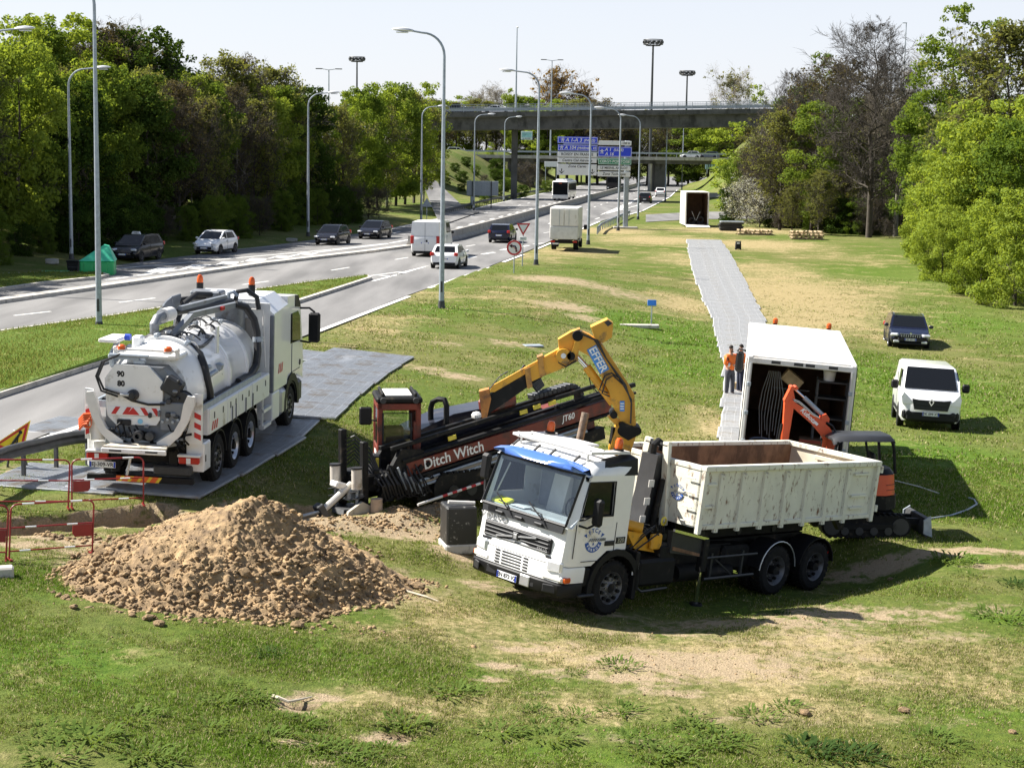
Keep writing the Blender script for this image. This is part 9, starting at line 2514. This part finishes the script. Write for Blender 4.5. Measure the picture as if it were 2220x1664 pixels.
island_grass(isl1,26000,"grass on the long island beside the slip road"); island_grass(isl2,5000,"grass on the island under the green container")
# ---------------------------------------------------------------- weeds and small things on the ground
weed_m = leaf_mat("weed_leaves",(.075,.125,.025),(.13,.18,.045),.35); weed_d = leaf_mat("dark_weed_leaves",(.035,.065,.018),(.06,.10,.028),.3)
def weed_mesh(seed,n,L,m):
 r = np.random.default_rng(seed); V = []; F = []
 for k in range(n):
  a = r.random() *6.28; R = r.random() ** .6*.55; bx,by = R*math.cos(a),R*math.sin(a); out = a + r.normal() *.6; l = L*r.uniform(.5,1.1); w = l*.13; up = r.uniform(.35,1.1)
  c,s = math.cos(out),math.sin(out); o = len(V)
  for t,ww,hh in ((0,.4,0),(.45,1,.55),(.8,.7,.62),(1,.08,.5)):
   for sg in (-1,1): V.append((bx + c*l*t - s*ww*w*sg,by + s*l*t + c*ww*w*sg,l*hh*up + .0))
  for q_ in range(3): F.append((o + 2*q_,o + 2*q_ + 1,o + 2*q_ + 3,o + 2*q_ + 2))
 return raw_mesh("weed_clump",np.array(V),np.array(F),m)
WM = [weed_mesh(1,70,.26,weed_m),weed_mesh(2,90,.20,weed_m),weed_mesh(3,120,.20,weed_d),weed_mesh(4,50,.18,weed_m)]
def weed(px,py,k,s,label,group=None):
 p = on(px,py); o = link("weed_clump",WM[k]); o.location = (p.x,p.y,sheet_z(p.x,p.y)); o.scale = (s,s,s); o.rotation_euler = (0,0,rc.random() *6); tag(o,label,"weed",group)
weed(577,1418,2,.50,"dark leafy weed clump standing alone below the soil heap"); weed(553,1443,1,.3,"small weed just left below the dark leafy clump")
weed(1612,1336,0,.62,"bright weed clump at the edge of the truck's shadow beside the stabiliser"); weed(1690,1330,2,.42,"darker weed in the truck's shadow right of the bright clump")
weed(2070,1216,1,.95,"broad weed patch on the bare track right of the truck"); weed(2168,1338,1,1.0,"big weed patch near the right edge below the bare track"); weed(2200,1265,2,.6,"weed at the right edge above the big weed patch"); weed(2100,1247,3,.6,"flat weed between the broad patch and the big patch")
weed(1770,1628,2,.95,"large dark weed thicket at the bottom of the picture"); weed(1860,1640,2,.8,"dark weeds right beside the large thicket at the bottom")
for j in range(58):
 px = [1130,1230,1330,1420,1500,1560,1620,640,700,760,820,560,420,300,200,90,990,1700,1950,2050,2140,1290][j % 22] + rc.gauss(0,45); py = [1580,1600,1570,1610,1590,1640,1600,1600,1625,1650,1590,1500,1540,1610,1570,1630,1480,1530,1650,1600,1640,1440][j % 22] + rc.gauss(0,22)
 if py < 1660: weed(px,py,[0,1,3,1][j % 4],rc.uniform(.28,.8),"broad-leaved weed clump in the foreground grass","weeds scattered in the foreground grass")
# pebbles, a broken root, hoses and a few scraps
bark_w = mat("bleached_wood",(.45,.39,.30),.9,var=.25)
def stick(name,label,cat,px,r,m,lift=.03,n=6,r1=None):
 P = [on(*p) for p in px]; P = [Vector((p.x,p.y,sheet_z(p.x,p.y) + lift + (.05 if 0 < i < len(P) - 1 and name == 'root' else 0))) for i,p in enumerate(P)]
 o = MB().tube(dens3(P,.08) if len(P) > 2 else P,r,n,r1=r1).build(name,m); tag(o,label,cat); return o
stick("root","bleached broken root lying across the grass in the foreground","root",[(592,1512),(604,1520),(625,1524),(650,1518),(676,1508)],.03,bark_w,r1=.012)
stick("branch","dry crooked branch at the right foot of the soil heap","branch",[(868,1278),(895,1287),(925,1297),(950,1304)],.025,bark_w,r1=.01)
stick("water_hose","pale grey hose curving across the lawn beside the excavator blade","hose",[(2015,1125),(2060,1120),(2095,1110),(2118,1096),(2112,1085),(2100,1080)],.024,M['galv'])
stick("thin_pole","thin pale pole lying in the shadow of the box truck","pole",[(1940,1043),(1990,1057),(2036,1070)],.018,M['boxwhite'])
for j,(px,py,s_) in enumerate(((905,1272,.16),(320,1340,.10),(345,1352,.12),(645,1357,.12),(160,1322,.08),(1745,1548,.10),(1960,1540,.10),(1930,1255,.07),(2195,1590,.08))):
 p = on(px,py); o = link("stone",clod_mesh[5 + j % 2]); o.location = (p.x,p.y,sheet_z(p.x,p.y) + s_*.3); o.scale = (s_,s_*.8,s_*.7); o.rotation_euler = (0,0,j)
 tag(o,["large loose clod right of the soil heap","small clod on the grass below the left of the heap","clod lying just below the heap's front edge","pale clod below the middle of the heap","small clod left of the heap's foot","pale stone on the foreground grass below the truck","pale stone on the grass at the lower right","small stone on the bare track behind the truck","pale stone near the lower right edge"][j],"stone" if j > 4 else "clod")
for j,(px,py) in enumerate(((1105,1120),)): pass
# ---------------------------------------------------------------- lettering to plain meshes
bpy.context.view_layer.update()
dg = bpy.context.evaluated_depsgraph_get()
for o in [o for o in bpy.data.objects if o.type == 'FONT']:
 me = bpy.data.meshes.new_from_object(o.evaluated_get(dg))
 n = bpy.data.objects.new("lettering",me); COL.objects.link(n)
 n.parent = o.parent; n.matrix_parent_inverse = o.matrix_parent_inverse.copy(); n.matrix_basis = o.matrix_basis.copy()
 for k in list(o.keys()):
  n[k] = o[k]
 bpy.data.objects.remove(o)
